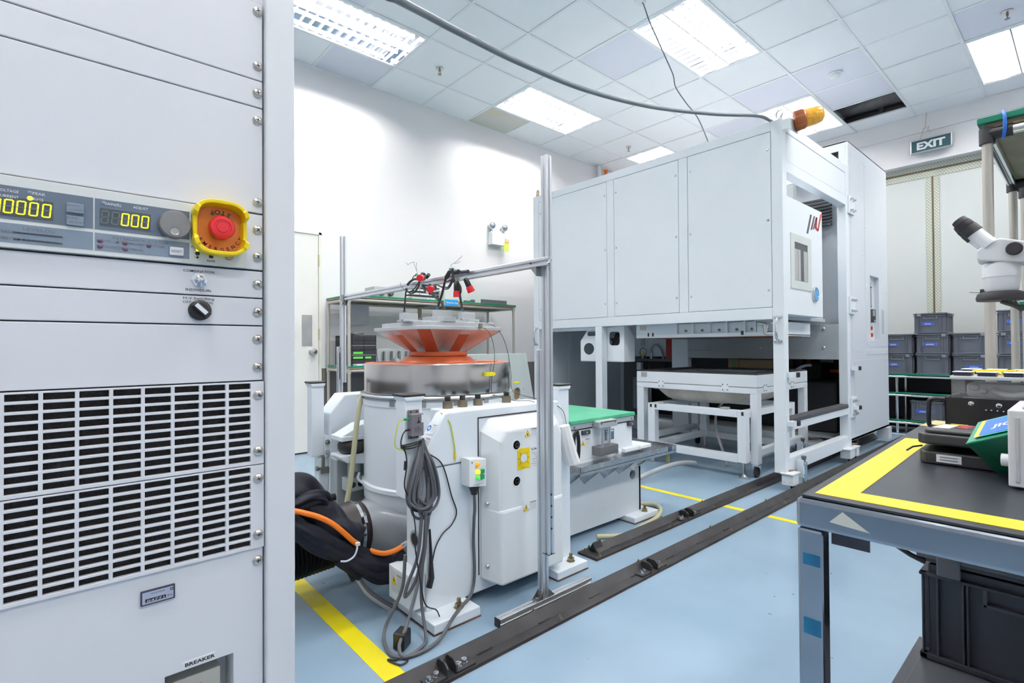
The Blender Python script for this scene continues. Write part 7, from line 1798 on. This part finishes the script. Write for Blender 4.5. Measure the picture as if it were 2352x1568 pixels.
def crate_label(t, dy, dz, w_=0.092, h_=0.028):
    x0 = -0.195+0.0028
    l = MB().box(x0-0.001, x0, dy-w_/2-0.004, dy+w_/2+0.004, dz-h_/2-0.003, dz+h_/2+0.003, 0).box(x0-0.0018, x0-0.0008, dy-w_/2, dy+w_/2, dz-h_/2, dz+h_/2, 1)
    l.box(x0-0.0024, x0-0.0016, dy-w_*0.28, dy+w_*0.28, dz+0.001, dz+0.0045, 2).box(x0-0.0024, x0-0.0016, dy-w_*0.36, dy+w_*0.36, dz-0.007, dz-0.0035, 2)
    o = MB(); o.__dict__ = l.__dict__
    loc = t.location.copy(); t.location = (0, 0, 0)
    r = l.build('label', [mat('rainbow_edge', (0.30, 0.20, 0.62), 0.5), BLUEL, PAPER], t, label='small blue label')
    t.location = loc; return r
def crate_latch(t, side):
    loc = t.location.copy(); t.location = (0, 0, 0)
    B(-0.199, -0.192, side*0.095-0.017, side*0.095+0.017, 0.182, 0.212).build('latch', CRATE_L, t, 0.002); t.location = loc
cproto = make_crate(); used = [False]
def crate(x, y, z, label, lab=None, latch=0, grp='grey crates on the far rack'):
    if not used[0]: t = cproto; used[0] = True
    else:
        t = CBASE.copy(); COL.objects.link(t)
        for c_ in CPARTS: q = c_.copy(); COL.objects.link(q); q.parent = t
    t.location = (x, y, z); t['label'] = label; t['group'] = grp
    if lab: crate_label(t, *lab)
    if latch: crate_latch(t, latch)
    return t
CPARTS = list(cproto.children); CBASE = cproto
rx = 7.19; z1_, z2_, z3_ = 0.658, 0.878, 1.098
cols = [1.455, 1.148, 0.842, 0.500]
crate(rx, cols[0], z1_, 'grey crate with blue label, lowest at the far left, half hidden by the cabinet', (0.03, 0.10), -1)
crate(rx, cols[0], z2_, 'grey crate with blue label, upper one beside the white cabinet', (0.035, 0.10))
crate(rx, cols[1], z1_, 'plain grey crate without label, bottom of the three-high stack', None, -1)
crate(rx, cols[1], z2_, 'grey crate with long blue label, in the middle of the three-high stack', (0.02, 0.10, 0.11), -1)
crate(rx, cols[1]+0.015, z3_, 'grey crate standing alone on top of the crate rows, in front of the door gap', (0.02, 0.10), 1)
crate(rx, cols[2], z1_, 'grey crate with bright blue label just left of the ivory rack post, lower row', (-0.025, 0.085, 0.11), -1)
crate(rx, cols[2], z2_, 'plain grey crate just left of the ivory rack post, upper row', None, -1)
crate(rx, cols[3], z1_, 'plain grey crate seen between the two rack posts, lowest of its stack')
crate(rx, cols[3], z2_, 'grey crate with blue label seen between the two rack posts, middle of its stack', (0.02, 0.11), 1)
crate(rx, cols[3], z3_, 'grey crate with blue label seen between the two rack posts, topmost of its stack', (0.02, 0.10))
crate(7.20, 1.205, 0.153, 'grey crate with blue label on the bottom board of the pipe rack', (0.02, 0.10, 0.13), 0)
# ================================================================= WORKBENCH
TZ = 0.75
wk = thing('workbench', 'stainless steel workbench with dark mat edged in yellow tape, at the lower right', 'workbench', (0.84, 0.295, 0))
wk_start = len(COL.objects)
TX0_, TX1_, TYL, TYR = 0.835, 1.962, 0.302, -0.62
ang = math.radians(1.7)
MT = Matrix.Translation((TX0_, TYL, 0)) @ Matrix.Rotation(ang, 4, 'Z') @ Matrix.Translation((-TX0_, -TYL, 0))
def wpart(mb, name, m, bev=0.002, par=None, label=None): mb.xform(MT); return mb.build(name, m, par or wk, bev, label=label)
CHT = mat('table_chrome', (0.35, 0.38, 0.43), 0.13, 1.0, var=0.12, scale=5)
wpart(B(TX0_, TX0_+0.040, TYR, TYL, TZ-0.047, TZ-0.004), 'apron', CHT, 0.006)
wpart(B(TX1_-0.04, TX1_, TYR, TYL, TZ-0.047, TZ-0.004), 'apron', CHT, 0.006)
wpart(B(TX0_+0.04, TX1_-0.04, TYL-0.038, TYL, TZ-0.047, TZ-0.004), 'apron', CHT, 0.006); wpart(B(TX0_+0.04, TX1_-0.04, TYR, TYR+0.038, TZ-0.047, TZ-0.004), 'apron', CHT, 0.006)
for x in (TX0_, TX1_-0.034):
    for y in (TYL-0.036, TYR): wpart(B(x, x+0.034, y, y+0.034, 0.0, TZ-0.047), 'leg', CHT, 0.004)
wpart(B(TX0_+0.034, TX1_-0.034, TYL-0.03, TYL-0.004, 0.10, 0.125), 'lower_rail', CHT, 0.003)
mt_ = wpart(B(TX0_+0.010, TX1_, TYR, TYL-0.006, TZ-0.0035, TZ), 'table_mat', MATT, 0.0008)
tp_ = MB().box(TX0_+0.030, TX0_+0.078, TYR, TYL-0.018, TZ+0.0001, TZ+0.0006).box(TX0_+0.078, TX0_+0.70, TYL-0.066, TYL-0.018, TZ+0.0001, TZ+0.0006)
wpart(tp_, 'edge_tape', YEL2, 0, mt_)
wpart(MB().add([(TX1_-0.16, TYL-0.004, TZ+0.0004), (TX1_-0.16, TYL-0.05, TZ+0.0004), (TX1_-0.02, TYL-0.06, TZ+0.0004), (TX1_-0.01, TYL-0.02, TZ+0.0004)], [(0, 1, 2, 3)]), 'worn_tape', mat('faded_tape', (0.72, 0.56, 0.22), 0.5, var=0.15, scale=40), 0, mt_)
lab = MB().add([(TX0_-0.0004, TYL-0.045, TZ-0.030), (TX0_-0.0004, TYL-0.095, TZ-0.034), (TX0_-0.0004, TYL-0.062, TZ-0.012)], [(0, 1, 2)])
wpart(lab, 'torn_sticker', mat('torn_paper', (0.66, 0.68, 0.60), 0.6), 0)
for z0_, z1__ in ((0.650, 0.667), (0.548, 0.572)): wpart(MB().box(TX0_-0.0006, TX0_, TYL-0.033, TYL-0.010, z0_, z1__), 'blue_reflection', mat('blue_reflection', (0.02, 0.17, 0.33), 0.3, 0.3, var=0.3, scale=20), 0)  # blue reflections on the steel leg, painted as flat patches
wpart(MB().box(TX0_+0.028, TX0_+0.030, TYL-0.088, TYL-0.040, 0.680, 0.703), 'asset_plate', mat('asset_plate', (0.05, 0.05, 0.07), 0.4), 0)
wpart(MB().tube([(TX0_+0.05, TYL-0.10, 0.70), (TX0_+0.055, TYL-0.13, 0.682), (TX0_+0.06, TYL-0.145, 0.675)], 0.0035, 8), 'hook', BLACK, 0)
# crates under the bench
def big_crate(z0, z1, xa, ya, name_label, tilt=0.0):
    t = thing('storage_crate', name_label, 'crate', (xa+0.2, ya-0.2, z0), 'dark crates under the workbench')
    L, W = 0.40, 0.56; y0, y1 = ya-W, ya; x1 = xa+L; Hc = z1-z0; i_ = 0.014
    b = MB()
    b.box(xa+i_, x1-i_, y1-i_-0.004, y1-i_, z0, z1-0.03).box(xa+i_, x1-i_, y0+i_, y0+i_+0.004, z0, z1-0.03).box(xa+i_, xa+i_+0.004, y0+i_, y1-i_, z0, z1-0.03).box(x1-i_-0.004, x1-i_, y0+i_, y1-i_, z0, z1-0.03).box(xa+i_, x1-i_, y0+i_, y1-i_, z0, z0+0.006)
    for a, c in ((z1-0.052, z1-0.046), (z1-0.022, z1-0.014), (z0, z0+0.012)):
        b.box(xa, x1, y1-i_, y1, a, c).box(xa, x1, y0, y0+i_, a, c).box(xa, xa+i_, y0, y1, a, c).box(x1-i_, x1, y0, y1, a, c)
    for yy in (y1-0.004, y1-0.028, y1-0.068, y1-0.075, y0+0.07, y0+0.004): b.box(xa+0.002, xa+i_, yy-0.004, yy, z0+0.01, z1-0.046)
    for xx in (xa+0.03, xa+0.12, xa+0.28, xa+0.37): b.box(xx-0.003, xx+0.003, y1-i_, y1-0.002, z0+0.01, z1-0.046)
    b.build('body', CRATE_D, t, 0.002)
    h_ = MB().box(xa+0.001, xa+i_, y0+0.14, y1-0.10, z1-0.085, z1-0.079).box(xa+0.001, xa+i_, y1-0.106, y1-0.10, z1-0.085, z1-0.046)
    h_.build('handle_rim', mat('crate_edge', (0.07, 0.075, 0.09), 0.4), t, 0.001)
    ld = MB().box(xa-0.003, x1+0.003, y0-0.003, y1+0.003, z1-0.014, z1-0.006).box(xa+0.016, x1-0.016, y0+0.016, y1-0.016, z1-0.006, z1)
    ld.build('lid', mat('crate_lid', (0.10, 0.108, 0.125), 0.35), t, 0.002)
    B(xa-0.006, xa+0.004, y1-0.068, y1-0.030, z1-0.045, z1-0.006).build('latch', mat('latch_grey', (0.115, 0.12, 0.14), 0.4), t, 0.003)
    return t
big_crate(0.325, 0.548, 1.352, 0.250, 'dark grey lidded crate under the workbench, upper of the two')
big_crate(0.0, 0.323, 1.06, 0.268, 'dark grey lidded crate on the floor under the workbench, only its lid showing')
# things on the bench ------------------------------------------------
tc = thing('instrument_case', 'black hinged instrument case with red striped label, ajar on the workbench', 'case', (1.33, 0.16, TZ))
CB = mat('case_black', (0.028, 0.029, 0.033), 0.45, var=0.1)
bs_ = MB().prism(rrect(1.235, 1.445, 0.075, 0.227, 0.018), 'xy', TZ+0.001, TZ+0.024)
bso = bs_.build('base', CB, tc, 0.003)
ll = MB().box(1.2342, 1.235, 0.163, 0.199, TZ+0.006, TZ+0.020, 0)
for k in range(2): ll.box(1.2336, 1.2343, 0.168, 0.194, TZ+0.010+k*0.005, TZ+0.0115+k*0.005, 1)
ll.build('base_label', [PAPER, GREYINK], bso)
tilt = Matrix.Translation((1.445, 0, TZ+0.026)) @ Matrix.Rotation(math.radians(3.2), 4, 'Y') @ Matrix.Translation((-1.445, 0, -TZ-0.026))
ldm = MB().prism(rrect(1.228, 1.445, 0.072, 0.228, 0.020), 'xy', TZ+0.026, TZ+0.046).prism(rrect(1.236, 1.440, 0.080, 0.220, 0.022), 'xy', TZ+0.046, TZ+0.054)
lid = ldm.xform(tilt).build('lid', CB, tc, 0.004, 3)
st_ = MB(); zt_ = TZ+0.0545
st_.box(1.285, 1.40, 0.188, 0.212, zt_-0.0005, zt_+0.0003, 0); st_.box(1.315, 1.42, 0.093, 0.184, zt_-0.0005, zt_+0.0002, 1)
st_.box(1.315, 1.42, 0.166, 0.182, zt_+0.0001, zt_+0.0006, 2); st_.box(1.315, 1.42, 0.095, 0.111, zt_+0.0001, zt_+0.0006, 2); st_.box(1.42, 1.435, 0.178, 0.205, zt_-0.0005, zt_+0.0003, 3)
for k in range(2): st_.box(1.340+0.03*k, 1.352+0.03*k, 0.125, 0.155, zt_+0.0001, zt_+0.0006, 4)
st_.xform(tilt).build('lid_label', [PAPER, BLACK, mat('label_red', (0.42, 0.01, 0.03), 0.4), YELP, GREYINK], lid)
MB().tube([(1.27, 0.226, TZ+0.028), (1.255, 0.238, TZ+0.026), (1.245, 0.246, TZ+0.019)], 0.0017, 6).build('latch_tab', CB, tc)
cdn = thing('folded_sign_card', 'green folded sign card with blue rainbow-edged label, leaning on the black case', 'sign card', (1.2, 0.12, 0.81))
c0 = mat('green_card', (0.0, 0.22, 0.12), 0.3); 
a, b_, c_, d = Vector((1.150, 0.146, 0.8075)), Vector((1.255, 0.142, 0.8335)), Vector((1.262, 0.060, 0.868)), Vector((1.155, 0.060, 0.843))
n_ = (b_-a).cross(d-a).normalized(); n_ = n_ if n_.z > 0 else -n_
def sheet4(P, m, nm, th=0.002): 
    nn_ = (P[1]-P[0]).cross(P[3]-P[0]).normalized()
    return MB().add([p for p in P]+[p+nn_*th for p in P], [(0,1,2,3), (7,6,5,4), (0,4,5,1), (1,5,6,2), (2,6,7,3), (3,7,4,0)]).build(nm, m, cdn)
up_ = sheet4([a, b_, c_, d], c0, 'upper_sheet')
e_ = Vector((1.215, 0.114, 0.7525)); f_ = Vector((1.21, 0.062, 0.7525))
sheet4([a, d, f_, e_], mat('green_card_shaded', (0.0, 0.11, 0.06), 0.35), 'lower_sheet')  # same green card, its shade put into a darker colour
def UV(s, t_, h=0.0026): return a+(d-a)*s+(b_-a)*t_+n_*h
lbm = MB()
lbm.add([UV(0.10, 0.12), UV(0.86, 0.12), UV(0.86, 0.90), UV(0.10, 0.90)], [(0, 1, 2, 3)], 0)
lbm.add([UV(0.10, 0.12, 0.003), UV(0.20, 0.12, 0.003), UV(0.20, 0.90, 0.003), UV(0.10, 0.90, 0.003)], [(0, 1, 2, 3)], 1)
lbm.add([UV(0.78, 0.12, 0.003), UV(0.86, 0.12, 0.003), UV(0.86, 0.90, 0.003), UV(0.78, 0.90, 0.003)], [(0, 1, 2, 3)], 1)
lbm.add([UV(0.17, 0.16, 0.0033), UV(0.80, 0.16, 0.0033), UV(0.80, 0.86, 0.0033), UV(0.17, 0.86, 0.0033)], [(0, 1, 2, 3)], 2)
lbm.text('JIG', UV(0.47, 0.40, 0.0037), d-a, b_-a, 0.022, 3, bold=0.03)
lbm.build('sign_label', [mat('label_teal', (0.05, 0.45, 0.40), 0.5), mat('label_amber', (0.75, 0.50, 0.08), 0.5), BLUEL, PAPER], up_, label='blue label with rainbow border')
bb_ = thing('relay_box', 'black steel box with clear acrylic top and tube handle, on the workbench', 'control box', (1.8, 0.2, TZ))
KB = mat('box_black', (0.012, 0.012, 0.016), 0.35, var=0.1)
b0y, b1y = 0.040, 0.258
bx_ = MB().box(1.72, 1.723, b0y, b1y, TZ+0.001, TZ+0.090).box(1.72, 1.925, b1y-0.003, b1y, TZ+0.001, TZ+0.090).box(1.72, 1.925, b0y, b0y+0.003, TZ+0.001, TZ+0.09).box(1.922, 1.925, b0y, b1y, TZ+0.001, TZ+0.09).box(1.72, 1.925, b0y, b1y, TZ+0.001, TZ+0.004).box(1.735, 1.92, b0y, b1y-0.012, TZ+0.075, TZ+0.078)
bxo = bx_.build('case', KB, bb_, 0.001)
for yy, zz, r in ((0.207, TZ+0.0765, 0.0058), (0.156, TZ+0.0752, 0.0058), (0.179, TZ+0.0625, 0.003), (0.169, TZ+0.0622, 0.003), (0.1585, TZ+0.0618, 0.003), (0.148, TZ+0.0614, 0.003)):
    MB().lathe((1.72, yy, zz), (-1, 0, 0), [(r, 0), (r, 0.002), (r*0.6, 0.004), (0, 0.0042)], 16).build('screw', CHROME, bxo)
MB().tube(smooth_path([(1.735, b1y, TZ+0.083), (1.735, b1y+0.024, TZ+0.083), (1.735, b1y+0.034, TZ+0.076), (1.735, b1y+0.036, TZ+0.055), (1.735, b1y+0.036, TZ+0.02), (1.735, b1y+0.030, TZ+0.010), (1.735, b1y, TZ+0.008)], 8), 0.0052, 12).build('tube_handle', KB, bb_)
ac_ = MB().box(1.715, 1.93, 0.02, 0.247, TZ+0.138, TZ+0.145)
ac_.build('acrylic_top', mat('acrylic_edge_white', (0.78, 0.80, 0.82), 0.3), bb_, 0.001)
MB().box(1.727, 1.73, 0.05, 0.246, TZ+0.090, TZ+0.138).box(1.727, 1.92, 0.2435, 0.246, TZ+0.090, TZ+0.138).build('acrylic_wall', ACRYL, bb_)
dr_ = MB().prism(rrect(0.06, 0.222, TZ+0.088, TZ+0.127, 0.012), 'yz', 1.775, 1.84)
dr_.cyl((1.775, 0.205, TZ+0.115), (1.765, 0.205, TZ+0.115), 0.009, seg=18); dr_.cyl((1.775, 0.188, TZ+0.105), (1.763, 0.188, TZ+0.105), 0.007, seg=16)
dr_.build('drive_unit', mat('drive_grey', (0.40, 0.40, 0.43), 0.3, 0.6), bb_, 0.003)
MB().tube(smooth_path([(1.772, 0.168, TZ+0.108), (1.755, 0.160, TZ+0.104), (1.745, 0.140, TZ+0.098), (1.74, 0.115, TZ+0.102), (1.74, 0.085, TZ+0.113), (1.74, 0.04, TZ+0.122)], 8), 0.0085, 14).build('grey_hose', mat('hose_grey', (0.42, 0.45, 0.48), 0.35), bb_)
rzs = TZ+0.1455
RELN = ['leftmost in the front row', 'second in the front row', 'third in the front row', 'fourth in the front row, at the photo edge']
for k, yy in enumerate((0.224, 0.178, 0.130, 0.080)):
    t = thing('relay', 'white-topped black relay on the acrylic box, '+RELN[k], 'relay', (1.745, yy, rzs), 'white-topped relays on the acrylic box')
    B(1.722, 1.768, yy-0.017, yy+0.017, rzs, rzs+0.009).build('base', mat('relay_navy', (0.02, 0.022, 0.05), 0.4), t, 0.001); B(1.720, 1.770, yy-0.019, yy+0.019, rzs+0.009, rzs+0.0105).build('cap', PAPER, t, 0.0005)
for k, yy in enumerate((0.222, 0.172, 0.120, 0.07)):
    t = thing('relay', 'white-topped black relay on the acrylic box, '+RELN[k].replace('front', 'back'), 'relay', (1.86, yy, rzs), 'white-topped relays on the acrylic box')
    B(1.84, 1.89, yy-0.017, yy+0.017, rzs, rzs+0.012).build('base', mat('relay_navy', (0.02, 0.022, 0.05), 0.4), t, 0.001); B(1.838, 1.892, yy-0.019, yy+0.019, rzs+0.012, rzs+0.0135).build('cap', PAPER, t, 0.0005)
yw = thing('yellow_wiring', 'yellow wires tangled between the white-topped relays', 'wire', (1.8, 0.15, rzs))
random.seed(5)
for k in range(9):
    y_ = 0.205-0.018*k
    MB().tube(smooth_path([(1.77, y_+random.uniform(-0.01, 0.01), rzs+0.004), (1.79, y_+random.uniform(-0.01, 0.01), rzs+0.010), (1.81, y_-0.015, rzs+0.012), (1.835, y_+random.uniform(-0.02, 0.01), rzs+0.006)], 5), 0.0022, 6).build('wire', YELP, yw)
iv = thing('white_instrument', 'white ribbed instrument with sloped hood at the right edge of the workbench', 'instrument', (1.2, 0.0, TZ))
WI = mat('instrument_white', (0.72, 0.74, 0.78), 0.45)
ib_ = MB().box(1.11, 1.30, -0.16, 0.0915, TZ+0.004, TZ+0.123); ib_.box(1.13, 1.15, 0.05, 0.07, TZ+0.001, TZ+0.006).box(1.26, 1.28, 0.05, 0.07, TZ+0.001, TZ+0.006)
ibo = ib_.build('body', WI, iv, 0.006, 3)
rbm = MB()
for k in range(9): rbm.box(1.1075, 1.1105, 0.078-k*0.012, 0.083-k*0.012, TZ+0.012, TZ+0.112)
rbm.build('rib', mat('instrument_grey', (0.50, 0.53, 0.58), 0.45), ibo, 0.001)
MB().prism([(0.080, TZ+0.123), (0.062, TZ+0.155), (0.03, TZ+0.158), (-0.1, TZ+0.158), (-0.1, TZ+0.123)], 'yz', 1.14, 1.26).build('hood', WI, ibo, 0.004)
B(1.118, 1.130, 0.055, 0.074, TZ+0.1235, TZ+0.126).build('blue_sticker', SKYB, ibo)
MB().cyl((1.150, 0.0915, TZ+0.038), (1.150, 0.103, TZ+0.038), 0.010, seg=18).build('side_knob', WI, ibo, 0.001)
# microscope on its boom
ms = thing('stereo_microscope', 'white stereo microscope head with black eyepiece and ring light over the workbench', 'microscope', (1.42, 0.1, 0.75))
nms = Vector((ray(2285, 700).x, ray(2285, 700).y, 0)).normalized()
MDIST = 1.43
def MP(a_, b2, dz=0.0):
    d_ = ray(2040+a_/6.033, 460+b2/6.033); return CAM+d_*(MDIST/d_.dot(nms))+nms*dz
def mprism(poly, d0, d1, nm, m, bev=0.004, par=None):
    n__ = len(poly); mb = MB()
    vs2 = [MP(*p)+nms*d0 for p in poly]+[MP(*p)+nms*d1 for p in poly]
    mb.add(vs2, [tuple(range(n__)), tuple(n__+i for i in reversed(range(n__)))]+[(i, (i+1) % n__, n__+(i+1) % n__, n__+i) for i in range(n__)])
    return mb.build(nm, m, par or ms, bev, 3)
hd = mprism([(1232, 730), (1290, 672), (1490, 562), (1560, 548), (1900, 590), (2050, 620), (2050, 880), (1270, 862), (1228, 830)], -0.030, 0.045, 'head', MICRO, 0.006)
MB().lathe(MP(1740, 700, -0.030), -nms, [(0.0125, 0), (0.0125, 0.010), (0.0110, 0.012), (0, 0.0125)], 28).build('zoom_knob', MICROD, hd)
cx_ = 1570
hgt = (MP(cx_, 868)-MP(cx_, 1262)).z
MB().lathe(MP(cx_, 1262), (0, 0, 1), [(0.0245, 0), (0.0262, 0.004), (0.0285, hgt*0.50), (0.0295, hgt*0.50), (0.0285, hgt*0.9), (0.0265, hgt)], 40).build('objective_pod', MICRO, ms)
rlo = MB().lathe(MP(cx_, 1390), (0, 0, 1), [(0.026, 0), (0.0375, 0.0), (0.039, 0.006), (0.0365, 0.0145), (0.028, 0.0185), (0.024, 0.0185)], 40).build('ring_light', MICROD, ms)
MB().tube([MP(1290, 1280), MP(1200, 1274), MP(1125, 1272)], 0.0012, 6).build('stage_lever', STEEL, rlo)
B(*(lambda p: (p.x-0.004, p.x+0.004, p.y-0.004, p.y+0.004, p.z-0.005, p.z+0.004))(MP(1310, 1258))).build('lever_block', MICROD, rlo, 0.001)
def eyep(dz):
    p_base, p_mid, p_tip = MP(1375, 612)+nms*dz, MP(1190, 472)+nms*dz, MP(955, 285)+nms*dz
    ax_ = (p_tip-p_base).normalized(); Lm = (p_mid-p_base).length; Lt = (p_tip-p_base).length
    o = MB().lathe(p_base, ax_, [(0.0148, -0.006), (0.0148, 0.002), (0.0142, 0.003), (0.0140, Lm)], 32).build('eyepiece_tube', MICRO, ms)
    D_ = Lt-Lm
    MB().lathe(p_base+ax_*(Lm-0.002), ax_, [(0.0142, 0), (0.0162, 0.001), (0.0158, D_*0.40), (0.0146, D_*0.42), (0.0152, D_*0.45), (0.0148, D_*0.68), (0.0136, D_*0.70), (0.0142, D_*0.73), (0.0122, D_*0.97), (0.009, D_), (0.007, D_-0.003), (0, D_-0.003)], 32).build('eyepiece', MICROD, o)
eyep(-0.020); eyep(0.036)
MB().cyl(MP(2030, 760), MP(2480, 760), 0.013, seg=20).build('boom_arm', STEEL, ms)
pcol = MP(2480, 760); MB().cyl((pcol.x, pcol.y, TZ), (pcol.x, pcol.y, pcol.z+0.1), 0.014, seg=20).cyl((pcol.x, pcol.y, TZ+0.0005), (pcol.x, pcol.y, TZ+0.02), 0.06, seg=32).build('stand_column', STEEL, ms)
wr = MB()
for k in range(4): wr.tube(smooth_path([MP(1560+60*k, 1400), MP(1680+40*k, 1440+10*k), MP(1850, 1470+12*k), MP(2050, 1420+10*k)], 6), 0.004, 6)
wr.build('light_cable', mat('dark_olive_cable', (0.06, 0.07, 0.06), 0.5), rlo)
# ================================================================= TALL PIPE RACK BEHIND THE BENCH
def tall_rack(x0, x1, y0, y1, ztop, label, shelves, name='pipe_rack'):
    t = thing(name, label, 'rack', ((x0+x1)/2, (y0+y1)/2, 0), 'tall pipe racks behind the workbench')
    for x in (x0, x1):
        for y in (y0, y1):
            MB().cyl((x, y, 0), (x, y, ztop-0.06), 0.0125, seg=18).build('post', PIPE, t)
            MB().cyl((x, y, ztop-0.075), (x, y, ztop-0.03), 0.0185, seg=18).build('corner_joint', BLACK, t)
    for z in [ztop]+shelves:
        for y in (y0, y1): MB().cyl((x0+0.012, y, z-0.047), (x1-0.012, y, z-0.047), 0.014, seg=16).build('side_pipe', CHROME, t)
        for x in (x0, x1):
            MB().cyl((x, y0, z-0.047), (x, y1, z-0.047), 0.014, seg=16).build('front_pipe', CHROME, t)
            for s_, yy in ((-1, y0), (1, y1)): MB().cyl((x, yy, z-0.047), (x, yy+s_*0.055, z-0.047), 0.018, seg=16).build('pipe_joint', BLACK, t)
        bd = B(x0-0.006, x1+0.006, min(y0, y1)-0.006, max(y0, y1)+0.006, z-0.033, z-0.018)
        bo = bd.build('board', WOOD, t)
        yy0, yy1 = min(y0, y1)-0.018, max(y0, y1)+0.018
        B(x0-0.020, x1+0.020, yy0-0.002, yy1+0.002, z-0.018, z).build('green_mat', GREENB, bo, 0.002)
    return t
r1 = tall_rack(2.03, 2.74, 0.200, -0.60, 1.632, 'tall pipe rack with green-topped board behind the microscope', [0.30])
MB().tube([(2.030+0.026*math.cos(a), 0.166+0.006*math.cos(a), 1.604+0.036*math.sin(a)) for a in [k*math.pi/10 for k in range(20)]], 0.0045, 8, 0, True).build('blue_tie', mat('blue_tie', (0.02, 0.16, 0.62), 0.4), r1)
tall_rack(3.0, 3.5, 0.185, -0.60, 1.655, 'second tall pipe rack half hidden at the right edge, with lower green shelf', [1.15])
# ================================================================= OVERHEAD CABLES
pts = [Vector((0.10, 1.45, 2.062)), Vector((0.28, 1.38, 2.062)), Vector((0.42, 1.27, 2.02))]
for (u, v), d in zip(((860, -30), (915, 0), (985, 37), (1060, 77), (1200, 147), (1350, 208), (1500, 246), (1640, 262), (1740, 266), (1790, 264)), (1.25, 1.30, 1.45, 1.60, 1.95, 2.35, 2.80, 3.15, 3.38, 3.48)):
    pts.append(at_d(u, v, d))
pts[-1] = Vector((3.70, 1.46, 2.525))
tag(MB().tube(smooth_path(pts, 10), 0.0105, 12).build('overhead_cable', mat('overhead_grey', (0.135, 0.16, 0.19), 0.45)), 'thick grey cable sagging across the room to the chamber corner', 'cable')
a_ = on_z(1470, 2, 3.63)
pts = [a_, on_z(1478, 10, 3.60)]
for (u, v), d in zip(((1492, 50), (1512, 95), (1530, 135), (1546, 172), (1552, 200), (1575, 235), (1605, 275), (1636, 320)), (3.95, 3.98, 4.0, 4.02, 4.04, 4.06, 4.07, 4.08)): pts.append(at_d(u, v, d))
e = pts[-1].copy(); pts[-1] = Vector((max(e.x, 3.75), e.y, 2.506))
hw_ = thing('hanging_wire', 'thin dark wire hanging from the ceiling box down to the chamber roof', 'wire', (a_.x, a_.y, 2.5))
MB().tube(smooth_path(pts, 8), 0.0045, 8).build('wire', mat('overhead_grey', (0.135, 0.16, 0.19), 0.45), hw_)
B(a_.x-0.04, a_.x+0.04, a_.y-0.03, a_.y+0.03, 3.615, 3.632).build('ceiling_box', FRP, hw_, 0.003)
